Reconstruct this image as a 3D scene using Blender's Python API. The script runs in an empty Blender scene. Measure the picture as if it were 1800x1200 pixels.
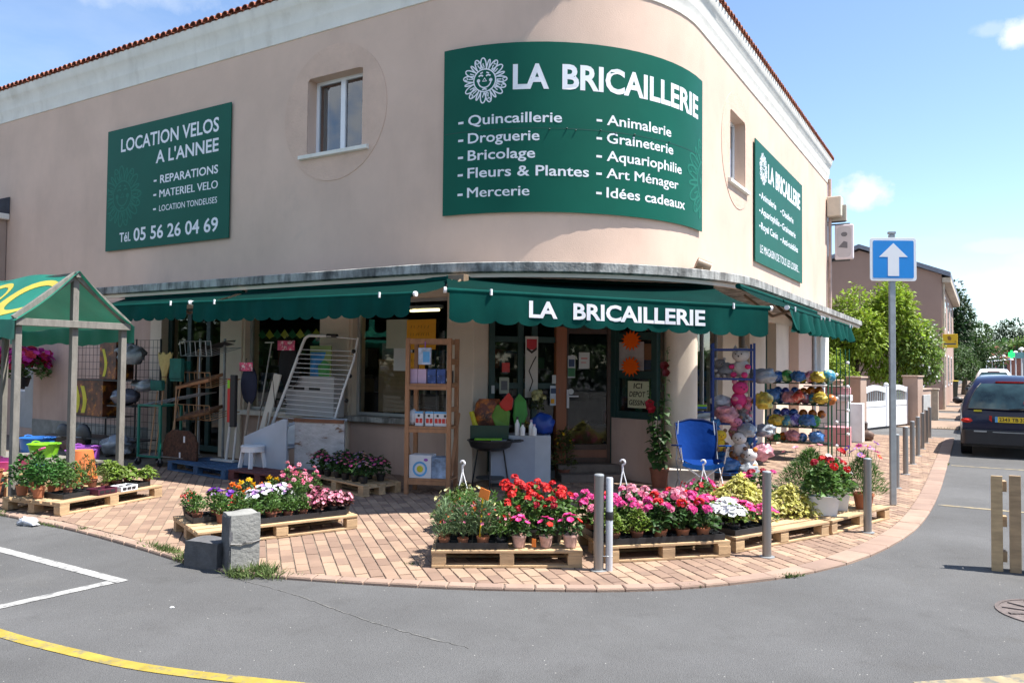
import bpy, math, random
from mathutils import Vector, Matrix, noise
random.seed(7)
sc = bpy.context.scene
COL = sc.collection
PI = math.pi
R = math.radians

# ------------------------------------------------------------------ camera
H = 1.70
cam_d = bpy.data.cameras.new('camera')
cam = bpy.data.objects.new('camera', cam_d)
COL.objects.link(cam)
yaw, pitch, roll = R(31), R(1.75), R(0.55)
fw = Vector((-math.sin(yaw)*math.cos(pitch), math.cos(yaw)*math.cos(pitch), math.sin(pitch)))
r0 = Vector((math.cos(yaw), math.sin(yaw), 0))
u0 = r0.cross(fw)
rt = r0*math.cos(roll)+u0*math.sin(roll)
up = -r0*math.sin(roll)+u0*math.cos(roll)
m3 = Matrix((rt, up, -fw)).transposed()
cam.matrix_world = Matrix.Translation((0, 0, H)) @ m3.to_4x4()
cam_d.sensor_width = 36
cam_d.lens = 36*1377/1800
cam_d.clip_start = 0.05
cam_d.clip_end = 2000
sc.camera = cam

# ------------------------------------------------------------------ sky, sun, exposure
SUN_AZ, SUN_EL = 20, 63          # azimuth measured from +X towards +Y
world = bpy.data.worlds.new('World')
sc.world = world
world.use_nodes = True
nt = world.node_tree
nt.nodes.clear()
N = nt.nodes.new
out = N('ShaderNodeOutputWorld')
bg = N('ShaderNodeBackground')
bg.inputs['Strength'].default_value = 0.089
sky = N('ShaderNodeTexSky')
sky.sky_type = 'NISHITA'
sky.sun_disc = False
sky.sun_elevation = R(SUN_EL)
sky.sun_rotation = R(90-SUN_AZ)
sky.air_density = 0.9
sky.dust_density = 0.25
sky.ozone_density = 2.0
sky.altitude = 0
tc = N('ShaderNodeTexCoord')
def wmath(op, a, b=None, c=None, clamp=False):
    n = N('ShaderNodeMath'); n.operation = op; n.use_clamp = clamp
    for i, x in enumerate((a, b, c)):
        if x is None: continue
        if isinstance(x, (int, float)): n.inputs[i].default_value = x
        else: nt.links.new(x, n.inputs[i])
    return n.outputs[0]
sep = N('ShaderNodeSeparateXYZ')
nt.links.new(tc.outputs['Generated'], sep.inputs[0])
zc = wmath('MAXIMUM', sep.outputs['Z'], 0.0)
den = wmath('ADD', zc, 0.16)
cx = wmath('DIVIDE', sep.outputs['X'], den)
cy = wmath('DIVIDE', sep.outputs['Y'], den)
comb = N('ShaderNodeCombineXYZ')
nt.links.new(cx, comb.inputs[0]); nt.links.new(cy, comb.inputs[1])
nz = N('ShaderNodeTexNoise'); nz.inputs['Scale'].default_value = 0.9; nz.inputs['Detail'].default_value = 9
nz.inputs['Roughness'].default_value = 0.58; nz.inputs['Distortion'].default_value = 0.25
mp = N('ShaderNodeMapping'); mp.inputs['Location'].default_value = (3.1, 1.7, 0)
nt.links.new(comb.outputs[0], mp.inputs[0]); nt.links.new(mp.outputs[0], nz.inputs['Vector'])
cl = wmath('MULTIPLY', wmath('SUBTRACT', nz.outputs['Fac'], 0.55), 5.0, clamp=True)
cl = wmath('MULTIPLY', cl, 0.28)
# cumulus puffs by direction; those behind the camera are enlarged to fill the shade
nz2 = N('ShaderNodeTexNoise'); nz2.inputs['Scale'].default_value = 14; nz2.inputs['Detail'].default_value = 7
nz2.inputs['Roughness'].default_value = 0.62
nt.links.new(tc.outputs['Generated'], nz2.inputs['Vector'])
PUFFS = [(-0.111, 0.974, 0.199, 0.032, 1.0, 0.95), (0.034, 0.939, 0.342, 0.026, 1.0, 0.95), (0.075, 0.988, 0.118, 0.030, 2.6, 0.45),
         (0.018, 0.990, 0.133, 0.020, 3.0, 0.4), (0.03, 0.993, 0.095, 0.045, 4.0, 0.4), (-0.22, 0.87, 0.435, 0.016, 1.6, 0.4), (0.012, 0.937, 0.35, 0.016, 1.6, 0.3),
         (-0.80, 0.42, 0.43, 0.10, 2.5, 0.3), (0.34, 0.92, 0.20, 0.09, 2.2, 0.7), (0.6, 0.75, 0.25, 0.13, 2.2, 0.8),
         (0.85, -0.4, 0.35, 0.26, 1.6, 0.85), (0.2, -0.90, 0.40, 0.30, 1.6, 0.9), (-0.7, -0.60, 0.42, 0.30, 1.6, 0.9), (-0.25, -0.80, 0.60, 0.26, 1.4, 0.85)]
acc = cl
for (px, py, pz, rad, flat, op) in PUFFS:
    v = Vector((px, py, pz)).normalized()
    s = N('ShaderNodeVectorMath'); s.operation = 'SUBTRACT'
    nt.links.new(tc.outputs['Generated'], s.inputs[0]); s.inputs[1].default_value = v
    s2 = N('ShaderNodeVectorMath'); s2.operation = 'MULTIPLY'
    nt.links.new(s.outputs[0], s2.inputs[0]); s2.inputs[1].default_value = (1/flat**.5, 1/flat**.5, flat**.5*1.35)
    ln = N('ShaderNodeVectorMath'); ln.operation = 'LENGTH'
    nt.links.new(s2.outputs[0], ln.inputs[0])
    d = wmath('DIVIDE', ln.outputs['Value'], rad)
    k = wmath('SUBTRACT', 1.15, d)
    k = wmath('ADD', k, wmath('MULTIPLY', wmath('SUBTRACT', nz2.outputs['Fac'], 0.5), 2.4))
    k = wmath('MULTIPLY', k, 2.2, clamp=True)
    k = wmath('MULTIPLY', k, op)
    acc = wmath('MAXIMUM', acc, k)
mix = N('ShaderNodeMixRGB')
nt.links.new(acc, mix.inputs['Fac'])
skyb = N('ShaderNodeMixRGB'); skyb.blend_type = 'MULTIPLY'; skyb.inputs['Fac'].default_value = 1
nt.links.new(sky.outputs[0], skyb.inputs[1]); skyb.inputs[2].default_value = (1.0, 1.0, 1.0, 1)
nt.links.new(skyb.outputs[0], mix.inputs[1])
mix.inputs[2].default_value = (4.1, 4.35, 4.7, 1)
nt.links.new(mix.outputs[0], bg.inputs['Color'])
nt.links.new(bg.outputs[0], out.inputs[0])

sun_d = bpy.data.lights.new('sun', 'SUN')
sun_d.energy = 3.9
sun_d.angle = R(0.55)
sun_d.color = (1.0, 0.95, 0.88)
sun = bpy.data.objects.new('sun', sun_d)
COL.objects.link(sun)
sdir = Vector((math.cos(R(SUN_EL))*math.cos(R(SUN_AZ)), math.cos(R(SUN_EL))*math.sin(R(SUN_AZ)), math.sin(R(SUN_EL))))
sun.rotation_euler = sdir.to_track_quat('Z', 'Y').to_euler()
sun.location = (20, 5, 30)
sc.view_settings.view_transform = 'Standard'
sc.view_settings.look = 'None'
sc.view_settings.exposure = 1.55
sc.view_settings.gamma = 1
sc.view_settings.use_curve_mapping = False
sc.cycles.max_bounces = 8
sc.cycles.transparent_max_bounces = 16

# ------------------------------------------------------------------ materials
MATS = {}
def mat(name, col, rough=0.7, var=0.12, scale=6.0, bump=0.0, bscale=40.0, metal=0.0, spec=0.5, island=0.0, stain=None, trans=0.0, coat=0.0, emit=None, sheen=0.0, streak=None):
    """procedural material: base colour broken up by two noises, optional per-island tone, stains and relief"""
    if name in MATS: return MATS[name]
    m = bpy.data.materials.new(name); m.use_nodes = True
    t = m.node_tree; t.nodes.clear(); n = t.nodes.new; L = t.links.new
    o = n('ShaderNodeOutputMaterial'); b = n('ShaderNodeBsdfPrincipled')
    b.inputs['Roughness'].default_value = rough; b.inputs['Metallic'].default_value = metal
    b.inputs['Specular IOR Level'].default_value = spec
    b.inputs['Coat Weight'].default_value = coat
    tcx = n('ShaderNodeTexCoord')
    if streak:
        mpg = n('ShaderNodeMapping'); mpg.inputs['Scale'].default_value = streak; L(tcx.outputs['Object'], mpg.inputs[0]); vec = mpg.outputs[0]
    else: vec = tcx.outputs['Object']
    a = n('ShaderNodeTexNoise'); a.inputs['Scale'].default_value = scale; a.inputs['Detail'].default_value = 6; a.inputs['Roughness'].default_value = 0.6
    L(vec, a.inputs['Vector'])
    mx = n('ShaderNodeMixRGB')
    c1 = [max(0, c*(1-var*1.6)) for c in col]; c2 = [min(1, c*(1+var*1.4)) for c in col]
    mx.inputs[1].default_value = (*c1, 1); mx.inputs[2].default_value = (*c2, 1)
    rg = n('ShaderNodeMapRange'); rg.inputs[1].default_value = 0.3; rg.inputs[2].default_value = 0.7
    L(a.outputs['Fac'], rg.inputs[0]); L(rg.outputs[0], mx.inputs['Fac'])
    c = mx.outputs[0]
    if island:
        g = n('ShaderNodeNewGeometry'); hv = n('ShaderNodeHueSaturation')
        mr = n('ShaderNodeMapRange'); mr.inputs[3].default_value = 1-island; mr.inputs[4].default_value = 1+island
        L(g.outputs['Random Per Island'], mr.inputs[0]); L(mr.outputs[0], hv.inputs['Value'])
        mh = n('ShaderNodeMath'); mh.operation = 'MULTIPLY_ADD'; mh.inputs[1].default_value = 0.05*island; mh.inputs[2].default_value = 0.5-0.025*island
        L(g.outputs['Random Per Island'], mh.inputs[0]); L(mh.outputs[0], hv.inputs['Hue'])
        L(c, hv.inputs['Color']); c = hv.outputs[0]
    if stain:
        scol, sscale, lo, hi, amt = stain
        s = n('ShaderNodeTexNoise'); s.inputs['Scale'].default_value = sscale; s.inputs['Detail'].default_value = 8; s.inputs['Roughness'].default_value = 0.65
        L(vec, s.inputs['Vector'])
        r2 = n('ShaderNodeMapRange'); r2.inputs[1].default_value = lo; r2.inputs[2].default_value = hi; r2.inputs[4].default_value = amt
        L(s.outputs['Fac'], r2.inputs[0])
        m2 = n('ShaderNodeMixRGB'); L(r2.outputs[0], m2.inputs['Fac']); L(c, m2.inputs[1]); m2.inputs[2].default_value = (*scol, 1); c = m2.outputs[0]
    L(c, b.inputs['Base Color'])
    if bump:
        bn = n('ShaderNodeTexNoise'); bn.inputs['Scale'].default_value = bscale; bn.inputs['Detail'].default_value = 5
        L(vec, bn.inputs['Vector'])
        bp = n('ShaderNodeBump'); bp.inputs['Strength'].default_value = bump; bp.inputs['Distance'].default_value = 0.01
        L(bn.outputs['Fac'], bp.inputs['Height']); L(bp.outputs[0], b.inputs['Normal'])
    if emit:
        b.inputs['Emission Color'].default_value = (*emit[0], 1); b.inputs['Emission Strength'].default_value = emit[1]
    if trans:
        tr = n('ShaderNodeBsdfTranslucent'); L(c, tr.inputs['Color'])
        ms = n('ShaderNodeMixShader'); ms.inputs[0].default_value = trans
        L(b.outputs[0], ms.inputs[1]); L(tr.outputs[0], ms.inputs[2]); L(ms.outputs[0], o.inputs[0])
    else: L(b.outputs[0], o.inputs[0])
    MATS[name] = m
    return m
def add_streaks(m, amt, sx=2.5, sz=.22, lo=.5, hi=.8, col=(.5, .46, .42)):
    t = m.node_tree; L = t.links.new; b = [q for q in t.nodes if q.type == 'BSDF_PRINCIPLED'][0]; src = b.inputs['Base Color'].links[0].from_socket
    tcx = [q for q in t.nodes if q.type == 'TEX_COORD'][0]; mpg = t.nodes.new('ShaderNodeMapping'); mpg.inputs['Scale'].default_value = (sx, sx, sz); L(tcx.outputs['Object'], mpg.inputs[0])
    a = t.nodes.new('ShaderNodeTexNoise'); a.inputs['Scale'].default_value = 1; a.inputs['Detail'].default_value = 8; a.inputs['Roughness'].default_value = .65; L(mpg.outputs[0], a.inputs['Vector'])
    r = t.nodes.new('ShaderNodeMapRange'); r.inputs[1].default_value = lo; r.inputs[2].default_value = hi; r.inputs[4].default_value = amt; L(a.outputs['Fac'], r.inputs[0])
    x = t.nodes.new('ShaderNodeMixRGB'); x.blend_type = 'MULTIPLY'; L(r.outputs[0], x.inputs[0]); L(src, x.inputs[1]); x.inputs[2].default_value = (*col, 1); L(x.outputs[0], b.inputs['Base Color'])
def glass(name, tint=(0.9, 0.95, 0.93), rough=0.02, base=0.05):
    if name in MATS: return MATS[name]
    m = bpy.data.materials.new(name); m.use_nodes = True
    t = m.node_tree; t.nodes.clear(); n = t.nodes.new; L = t.links.new
    o = n('ShaderNodeOutputMaterial'); tr = n('ShaderNodeBsdfTransparent'); tr.inputs[0].default_value = (*tint, 1)
    g = n('ShaderNodeBsdfGlossy'); g.inputs['Roughness'].default_value = rough; g.inputs['Color'].default_value = (1, 1, 1, 1)
    lw = n('ShaderNodeFresnel'); lw.inputs['IOR'].default_value = 1.55
    ad = n('ShaderNodeMath'); ad.operation = 'ADD'; ad.inputs[1].default_value = base; ad.use_clamp = True; L(lw.outputs[0], ad.inputs[0])
    ms = n('ShaderNodeMixShader'); L(ad.outputs[0], ms.inputs[0]); L(tr.outputs[0], ms.inputs[1]); L(g.outputs[0], ms.inputs[2]); L(ms.outputs[0], o.inputs[0])
    MATS[name] = m
    return m

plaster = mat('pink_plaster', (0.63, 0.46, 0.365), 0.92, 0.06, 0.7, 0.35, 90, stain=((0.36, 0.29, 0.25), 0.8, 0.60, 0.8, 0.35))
plaster_rough = mat('rough_pink_render', (0.615, 0.44, 0.345), 0.95, 0.05, 3, 1.0, 24)
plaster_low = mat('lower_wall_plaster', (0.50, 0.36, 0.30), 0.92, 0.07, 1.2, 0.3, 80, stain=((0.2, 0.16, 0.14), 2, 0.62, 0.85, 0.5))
cream = mat('cream_pillar_paint', (0.68, 0.58, 0.47), 0.8, 0.05, 2, 0.15, 60, stain=((0.4, 0.33, 0.26), 2, 0.6, 0.85, 0.3))
whitep = mat('white_cornice_paint', (0.74, 0.72, 0.66), 0.8, 0.04, 2, 0.2, 50, stain=((0.42, 0.38, 0.28), 1.4, 0.58, 0.75, 0.35))
pvc = mat('white_window_frame', (0.78, 0.79, 0.82), 0.4, 0.03, 3)
concrete = mat('weathered_canopy_concrete', (0.40, 0.40, 0.38), 0.92, 0.2, 3, 0.7, 30, stain=((0.10, 0.10, 0.10), 3.5, 0.52, 0.68, 0.75))
concrete_b = mat('concrete_block_grey', (0.24, 0.24, 0.225), 0.95, 0.18, 5, 0.8, 40, stain=((0.12, 0.12, 0.11), 6, 0.55, 0.75, 0.5))
tilem = mat('terracotta_tile', (0.36, 0.12, 0.07), 0.85, 0.25, 5, 0.4, 30, island=0.25, stain=((0.14, 0.11, 0.08), 9, 0.5, 0.7, 0.5))
asphalt = mat('worn_grey_asphalt', (0.103, 0.1035, 0.104), 0.93, 0.10, 0.5, 1.0, 130, stain=((0.05, 0.05, 0.052), 0.35, 0.5, 0.72, 0.35))
greenp = mat('dark_green_frame_paint', (0.012, 0.045, 0.04), 0.5, 0.1, 4)
signg = mat('dark_green_sign_panel', (0.005, 0.095, 0.064), 0.45, 0.05, 1.2, spec=.12)
signg2 = mat('faded_logo_green', (0.013, 0.15, 0.10), 0.45, 0.05, 1.2, spec=.12)
letw = mat('white_lettering', (0.74, 0.76, 0.80), 0.5, 0.03, 4)
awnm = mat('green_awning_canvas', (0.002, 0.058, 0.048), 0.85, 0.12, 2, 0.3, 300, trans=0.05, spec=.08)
cover_m = mat('shaded_awning_cover', (0.0008, 0.020, 0.017), 0.9, 0.12, 2, 0.2, 200, spec=.05)  # awning canvas darkened: the shade below the cover is put into the colour
brass = mat('brown_metal', (0.2, 0.14, 0.09), 0.5, 0.2)
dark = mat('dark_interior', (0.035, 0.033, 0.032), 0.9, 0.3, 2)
win_glass = glass('shop_window_glass', base=.0)
up_glass = glass('upper_window_glass', tint=(.6, .65, .7), base=.12)
brownwood = mat('brown_door_wood', (0.16, 0.065, 0.035), 0.5, 0.2, 5, streak=(1, 1, 0.1))
white = mat('white_plastic', (0.75, 0.76, 0.78), 0.4, 0.03, 4)
black = mat('black_plastic', (0.02, 0.02, 0.022), 0.45, 0.2, 8)
steel = mat('brushed_steel', (0.28, 0.275, 0.27), 0.42, 0.12, 3, metal=0.75, streak=(1, 1, 0.05))
galv = mat('galvanised_metal', (0.36, 0.38, 0.39), 0.5, 0.1, 12, metal=0.6)

add_streaks(plaster, .22, 1.1, .35, .5, .8); add_streaks(plaster_low, .5); add_streaks(concrete, .9, 7, 1.5, .42, .62, (.30, .30, .30)); add_streaks(whitep, .35, 3, .6)
add_streaks(asphalt, .8, .45, .45, .40, .66, (.74, .73, .72)); add_streaks(asphalt, .55, 2.6, 2.6, .56, .72, (.66, .65, .64)); add_streaks(asphalt, .6, 1.3, 1.3, .60, .74, (1.28, 1.26, 1.22)); add_streaks(tarp, .5) if 'tarp' in globals() else None; add_streaks(awnm, .5, 5, .5, .4, .7, (.55, .6, .6))
# ------------------------------------------------------------------ mesh helpers
WM = {}
def link(o):
    COL.objects.link(o); return o
def thing(name, label, cat, loc=(0, 0, 0), rz=0, group=None, kind=None):
    o = bpy.data.objects.new(name, None); o.empty_display_size = 0.1; link(o)
    o.location = loc; o.rotation_euler = (0, 0, rz)
    WM[o.name] = Matrix.Translation(loc) @ Matrix.Rotation(rz, 4, 'Z')
    if kind: o['kind'] = kind
    if label: o['label'] = label
    if cat: o['category'] = cat
    if group: o['group'] = group
    return o
def tag(o, label=None, cat=None, group=None, kind=None):
    if label: o['label'] = label
    if cat: o['category'] = cat
    if group: o['group'] = group
    if kind: o['kind'] = kind
    return o
class MB:
    def __init__(s): s.v = []; s.f = []
    def add(s, vs, fs):
        k = len(s.v); s.v += [tuple(p) for p in vs]; s.f += [tuple(i+k for i in f) for f in fs]; return s
    def box(s, c, sz, rz=0, M=None):
        x, y, z = (q/2 for q in sz); P = [Vector((a*x, b*y, d*z)) for a in (-1, 1) for b in (-1, 1) for d in (-1, 1)]
        if M is not None: P = [M @ p for p in P]
        elif rz: 
            q = Matrix.Rotation(rz, 3, 'Z'); P = [q @ p for p in P]
        c = Vector(c); P = [p+c for p in P]
        return s.add(P, [(0, 1, 3, 2), (4, 6, 7, 5), (0, 4, 5, 1), (2, 3, 7, 6), (0, 2, 6, 4), (1, 5, 7, 3)])
    def bx(s, x0, x1, y0, y1, z0, z1):
        return s.box(((x0+x1)/2, (y0+y1)/2, (z0+z1)/2), (x1-x0, y1-y0, z1-z0))
    def bar(s, a, b, w, h=None, upv=(0, 0, 1)):
        a, b = Vector(a), Vector(b); h = h or w; d = (b-a); l = d.length
        if l < 1e-6: return s
        d.normalize(); u = Vector(upv)
        if abs(d.dot(u)) > .98: u = Vector((1, 0, 0))
        r = d.cross(u).normalized(); u = r.cross(d)
        M = Matrix((r, d, u)).transposed()
        return s.box((a+b)/2, (w, l, h), M=M)
    def tube(s, pts, r, n=8, r1=None, cap=True):
        pts = [Vector(p) for p in pts]; k = len(s.v); m = len(pts); prev = None
        for i, p in enumerate(pts):
            t = (pts[min(i+1, m-1)]-pts[max(i-1, 0)]).normalized()
            if prev is None:
                a = Vector((0, 0, 1)) if abs(t.z) < .9 else Vector((1, 0, 0)); u = t.cross(a).normalized()
            else: u = (prev-t*prev.dot(t)).normalized()
            prev = u; w = t.cross(u); rr = r if r1 is None else r+(r1-r)*i/(m-1)
            for j in range(n):
                a = 2*PI*j/n; s.v.append(tuple(p+u*math.cos(a)*rr+w*math.sin(a)*rr))
        for i in range(m-1):
            for j in range(n): s.f.append((k+i*n+j, k+i*n+(j+1) % n, k+(i+1)*n+(j+1) % n, k+(i+1)*n+j))
        if cap: s.f.append(tuple(k+j for j in range(n))[::-1]); s.f.append(tuple(k+(m-1)*n+j for j in range(n)))
        return s
    def lathe(s, c, prof, n=16, sx=1, sy=1, M=None):
        k = len(s.v); c = Vector(c)
        for (r, z) in prof:
            for j in range(n):
                a = 2*PI*j/n; p = Vector((r*math.cos(a)*sx, r*math.sin(a)*sy, z))
                if M is not None: p = M @ p
                s.v.append(tuple(p+c))
        m = len(prof)
        for i in range(m-1):
            for j in range(n): s.f.append((k+i*n+j, k+i*n+(j+1) % n, k+(i+1)*n+(j+1) % n, k+(i+1)*n+j))
        if prof[0][0] > 1e-5: s.f.append(tuple(k+j for j in range(n))[::-1])
        if prof[-1][0] > 1e-5: s.f.append(tuple(k+(m-1)*n+j for j in range(n)))
        return s
    def ball(s, c, r, n=12, m=8, sz=(1, 1, 1), M=None):
        prof = [(max(1e-6, math.sin(PI*i/m))*r, -math.cos(PI*i/m)*r*sz[2]) for i in range(m+1)]
        return s.lathe(c, prof, n, sz[0], sz[1], M)
    def prism(s, poly, z0, z1):
        n = len(poly); k = len(s.v)
        s.v += [(p[0], p[1], z0) for p in poly]+[(p[0], p[1], z1) for p in poly]
        s.f.append(tuple(k+i for i in range(n))[::-1]); s.f.append(tuple(k+n+i for i in range(n)))
        for i in range(n): s.f.append((k+i, k+(i+1) % n, k+n+(i+1) % n, k+n+i))
        return s
    def grid(s, rows):
        k = len(s.v); m = len(rows); n = len(rows[0])
        for r in rows: s.v += [tuple(p) for p in r]
        for i in range(m-1):
            for j in range(n-1): s.f.append((k+i*n+j, k+i*n+j+1, k+(i+1)*n+j+1, k+(i+1)*n+j))
        return s
    def mesh(s, name, mt, smooth=False, M=None):
        me = bpy.data.meshes.new(name); me.from_pydata(s.v, [], s.f)
        if M is not None: me.transform(M)
        for q in (mt if isinstance(mt, (list, tuple)) else [mt]): me.materials.append(q)
        if smooth:
            me.polygons.foreach_set('use_smooth', [True]*len(me.polygons)); me.set_sharp_from_angle(angle=R(smooth if smooth > 1 else 40))
        me.update(); return me
    def build(s, name, mt, parent=None, smooth=False, bev=0, kind=None, M=None, wb=False, label=None):
        """wb: the vertices are world coordinates, bring them into the parent's frame"""
        if wb and parent is not None: M = WM[parent.name].inverted()
        o = bpy.data.objects.new(name, s.mesh(name, mt, smooth, M)); link(o)
        WM[o.name] = Matrix.Identity(4)
        if parent is not None: o.parent = parent; WM[o.name] = WM[parent.name]
        if bev:
            b = o.modifiers.new('bevel', 'BEVEL'); b.width = bev; b.segments = 2; b.limit_method = 'ANGLE'
        if kind: o['kind'] = kind
        if label: o['label'] = label
        return o
def inst(name, me, parent=None, loc=(0, 0, 0), rot=(0, 0, 0), scale=1):
    o = bpy.data.objects.new(name, me); link(o); o.location = loc; o.rotation_euler = rot
    o.scale = (scale,)*3 if isinstance(scale, (int, float)) else scale
    if parent is not None: o.parent = parent
    WM[o.name] = (WM.get(parent.name, Matrix.Identity(4)) if parent else Matrix.Identity(4)) @ Matrix.Translation(loc)
    return o
def copy_tree(o, parent=None):
    c = o.copy(); link(c); c.parent = parent
    WM[c.name] = WM.get(o.name, Matrix.Identity(4))
    for ch in list(o.children): copy_tree(ch, c)
    return c

# text -> flat mesh (Blender's built-in font), cached
TXT = {}
def text_mesh(st, bold=0.02, spacing=1.0):
    key = (st, bold, spacing)
    if key in TXT: return TXT[key]
    cu = bpy.data.curves.new('text', 'FONT'); cu.body = st; cu.size = 1; cu.offset = bold; cu.space_character = spacing; cu.resolution_u = 3
    o = bpy.data.objects.new('text', cu); COL.objects.link(o)
    dg = bpy.context.evaluated_depsgraph_get(); dg.update()
    me = o.evaluated_get(dg).to_mesh()
    vs = [v.co.copy() for v in me.vertices]; fs = [tuple(p.vertices) for p in me.polygons]
    o.evaluated_get(dg).to_mesh_clear()
    bpy.data.objects.remove(o)
    x0 = min(v.x for v in vs); x1 = max(v.x for v in vs); y0 = min(v.y for v in vs); y1 = max(v.y for v in vs)
    TXT[key] = (vs, fs, x0, x1, y0, y1)
    return TXT[key]
def put_text(mb, st, u0, u1, v0, v1, fn, bold=0.02, spacing=1.0, base=None):
    """fit text in the box u0..u1, v0..v1 (v0 = lowest point) of a surface fn(u, v) -> point"""
    vs, fs, x0, x1, y0, y1 = text_mesh(st, bold, spacing)
    mb.add([fn(u0+(v.x-x0)/(x1-x0)*(u1-u0), v0+(v.y-y0)/(y1-y0)*(v1-v0)) for v in vs], fs)

def sun_logo(mb, cu, cv, r, fn, w, scu=1.0):
    """a smiling sun drawn in lines: round face and looped petals"""
    cnt_ = [0]
    def line(pts, ww=None, closed=False):
        ww = ww or w; n = len(pts); vs = []; fs = []
        for i, p in enumerate(pts):
            a = pts[(i-1) % n] if closed or i else pts[i]; b = pts[(i+1) % n] if closed or i < n-1 else pts[i]
            t = Vector((b[0]-a[0], b[1]-a[1])); t = t.normalized() if t.length else Vector((1, 0)); q = Vector((-t.y, t.x))*ww/2
            vs += [(p[0]+q.x, p[1]+q.y), (p[0]-q.x, p[1]-q.y)]
        for i in range(n if closed else n-1):
            j = (i+1) % n; fs.append((2*i, 2*i+1, 2*j+1, 2*j))
        cnt_[0] += 1; mb.add([fn(cu+x*scu, cv+y, cnt_[0]*.00003) for x, y in vs], fs)
    circ = lambda cx, cy, rr, n=24: [(cx+rr*math.cos(2*PI*i/n), cy+rr*math.sin(2*PI*i/n)) for i in range(n)]
    line(circ(0, 0, r*.50, 32), closed=True)
    rr = random.Random(3)
    n = 19
    for i in range(n):
        a = 2*PI*i/n; big = i % 3 != 1; l = r*(1.0 if big else .93); tw = r*(.13 if big else .07); pts = []
        for k in range(11):
            q = k/10*PI; rad = r*.52+(l-r*.52)*math.sin(q)**.6; off = -math.cos(q)*tw*(1 if big else .8)
            pts.append((rad*math.cos(a)-off*math.sin(a), rad*math.sin(a)+off*math.cos(a)))
        line(pts)
        if big:
            pts = [((r*.55+k*r*.035)*math.cos(a)+.02*r*math.sin(k), (r*.55+k*r*.035)*math.sin(a)) for k in range(7)]; line(pts, w*.8)
        if i % 3 == 0:
            c = (l-r*.13); line([(c*math.cos(a)+r*.06*math.cos(a+q), c*math.sin(a)+r*.06*math.sin(a+q)) for q in (0.5, 1.5, 2.5, 3.5, 4.5)], w*.8)
    for sx in (-1, 1):
        line([(sx*r*.17+r*.1*math.cos(q), r*.16+r*.07*math.sin(q)) for q in (.3, 1, 1.6, 2.2, 2.9)], w*1.2)
        line([(sx*r*.14-r*.06, r*.33-sx*-.02*r), (sx*r*.14+r*.06, r*.33-sx*.03*r)], w*1.1)
        mb.add([fn(cu+(sx*r*.28+r*.08*math.cos(q*PI/5))*scu, cv+r*.0+r*.08*math.sin(q*PI/5)) for q in range(10)], [tuple(range(10))])
    line([(r*.09, -.04*r), (0, r*.10), (-r*.09, -.04*r)], closed=True)
    line([(r*.29*math.cos(q), -r*.02+r*.30*math.sin(q)) for q in [PI+PI*k/12 for k in range(13)]])
    line([(r*.1*math.cos(q), -r*.44+r*.06*math.sin(q)) for q in (.3, 1, 1.6, 2.2, 2.9)], w*1.2)

# ------------------------------------------------------------------ building path (plan of the outer wall face)
X0, YW, XW, RAD, YE = -19.3, 9.5, -3.98, 3.0, 25.1
CX, CY = XW-RAD, YW+RAD
U1 = CX-X0; U2 = U1+RAD*PI/2; U3 = U2+(YE-CY)
def bp(u, off=0.0):
    """plan point at path length u, off metres outside the wall, and the outward normal"""
    if u <= U1: return (X0+u, YW-off), (0, -1)
    if u >= U2: return (XW+off, CY+(u-U2)), (1, 0)
    a = -PI/2+(u-U1)/RAD
    return (CX+(RAD+off)*math.cos(a), CY+(RAD+off)*math.sin(a)), (math.cos(a), math.sin(a))
def P3(u, off, z):
    (x, y), _ = bp(u, off); return (x, y, z)
def ul(x): return x-X0
def ur(y): return U2+(y-CY)
def urange(a, b, step=0.25, fixed=()):
    s = {a, b}; 
    for q in fixed:
        if a < q < b: s.add(q)
    for q in (U1, U2):
        if a < q < b: s.add(q)
    k = U1
    while k < U2:
        if a < k < b: s.add(round(k, 6))
        k += RAD*PI/2/20
    q = sorted(s); out = [q[0]]
    for v in q[1:]:
        if v-out[-1] > 1e-4: out.append(v)
    return out
def sweep(mb, prof, a, b, closed=False, caps=True):
    us = urange(a, b); rows = [[P3(u, o_, z) for (o_, z) in (prof+[prof[0]] if closed else prof)] for u in us]
    mb.grid(rows)
    if caps: mb.add(rows[0][:len(prof)], [tuple(range(len(prof)))[::-1]]); mb.add(rows[-1][:len(prof)], [tuple(range(len(prof)))])

# ================================================================== GROUND
def line_poly(pts, w, z=0.0, th=0.0, mb=None):
    """flat painted line along pts"""
    mb = mb or MB(); n = len(pts); rows = []
    for i, p in enumerate(pts):
        a = Vector(pts[max(i-1, 0)]); b = Vector(pts[min(i+1, n-1)]); t = (b-a).normalized(); q = Vector((-t.y, t.x))*w/2
        rows.append([(p[0]+q.x, p[1]+q.y, z), (p[0]-q.x, p[1]-q.y, z)])
    mb.grid(rows); return mb
def smooth_line(P, k=6):
    out = []
    for i in range(len(P)-1):
        p0, p1, p2, p3 = (Vector(P[max(i-1, 0)]), Vector(P[i]), Vector(P[i+1]), Vector(P[min(i+2, len(P)-1)]))
        for j in range(k):
            t = j/k; out.append(tuple(0.5*((2*p1)+(p2-p0)*t+(2*p0-5*p1+4*p2-p3)*t*t+(3*p1-p0-3*p2+p3)*t**3)))
    out.append(tuple(P[-1])); return out
ZR = -0.025
g = MB(); S = 600
xs = [-600, -60, -20, -8, 0, 8, 30, 600]; ys = [-600, -40, -6, 0, 6, 14, 40, 120, 600]
g.grid([[(x, y, ZR) for x in xs] for y in ys])
g.v = [(v[0], v[1], v[2]) for v in g.v]; g.f = [f[::-1] for f in g.f]
road = tag(g.build('road', asphalt), kind='structure')
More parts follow.
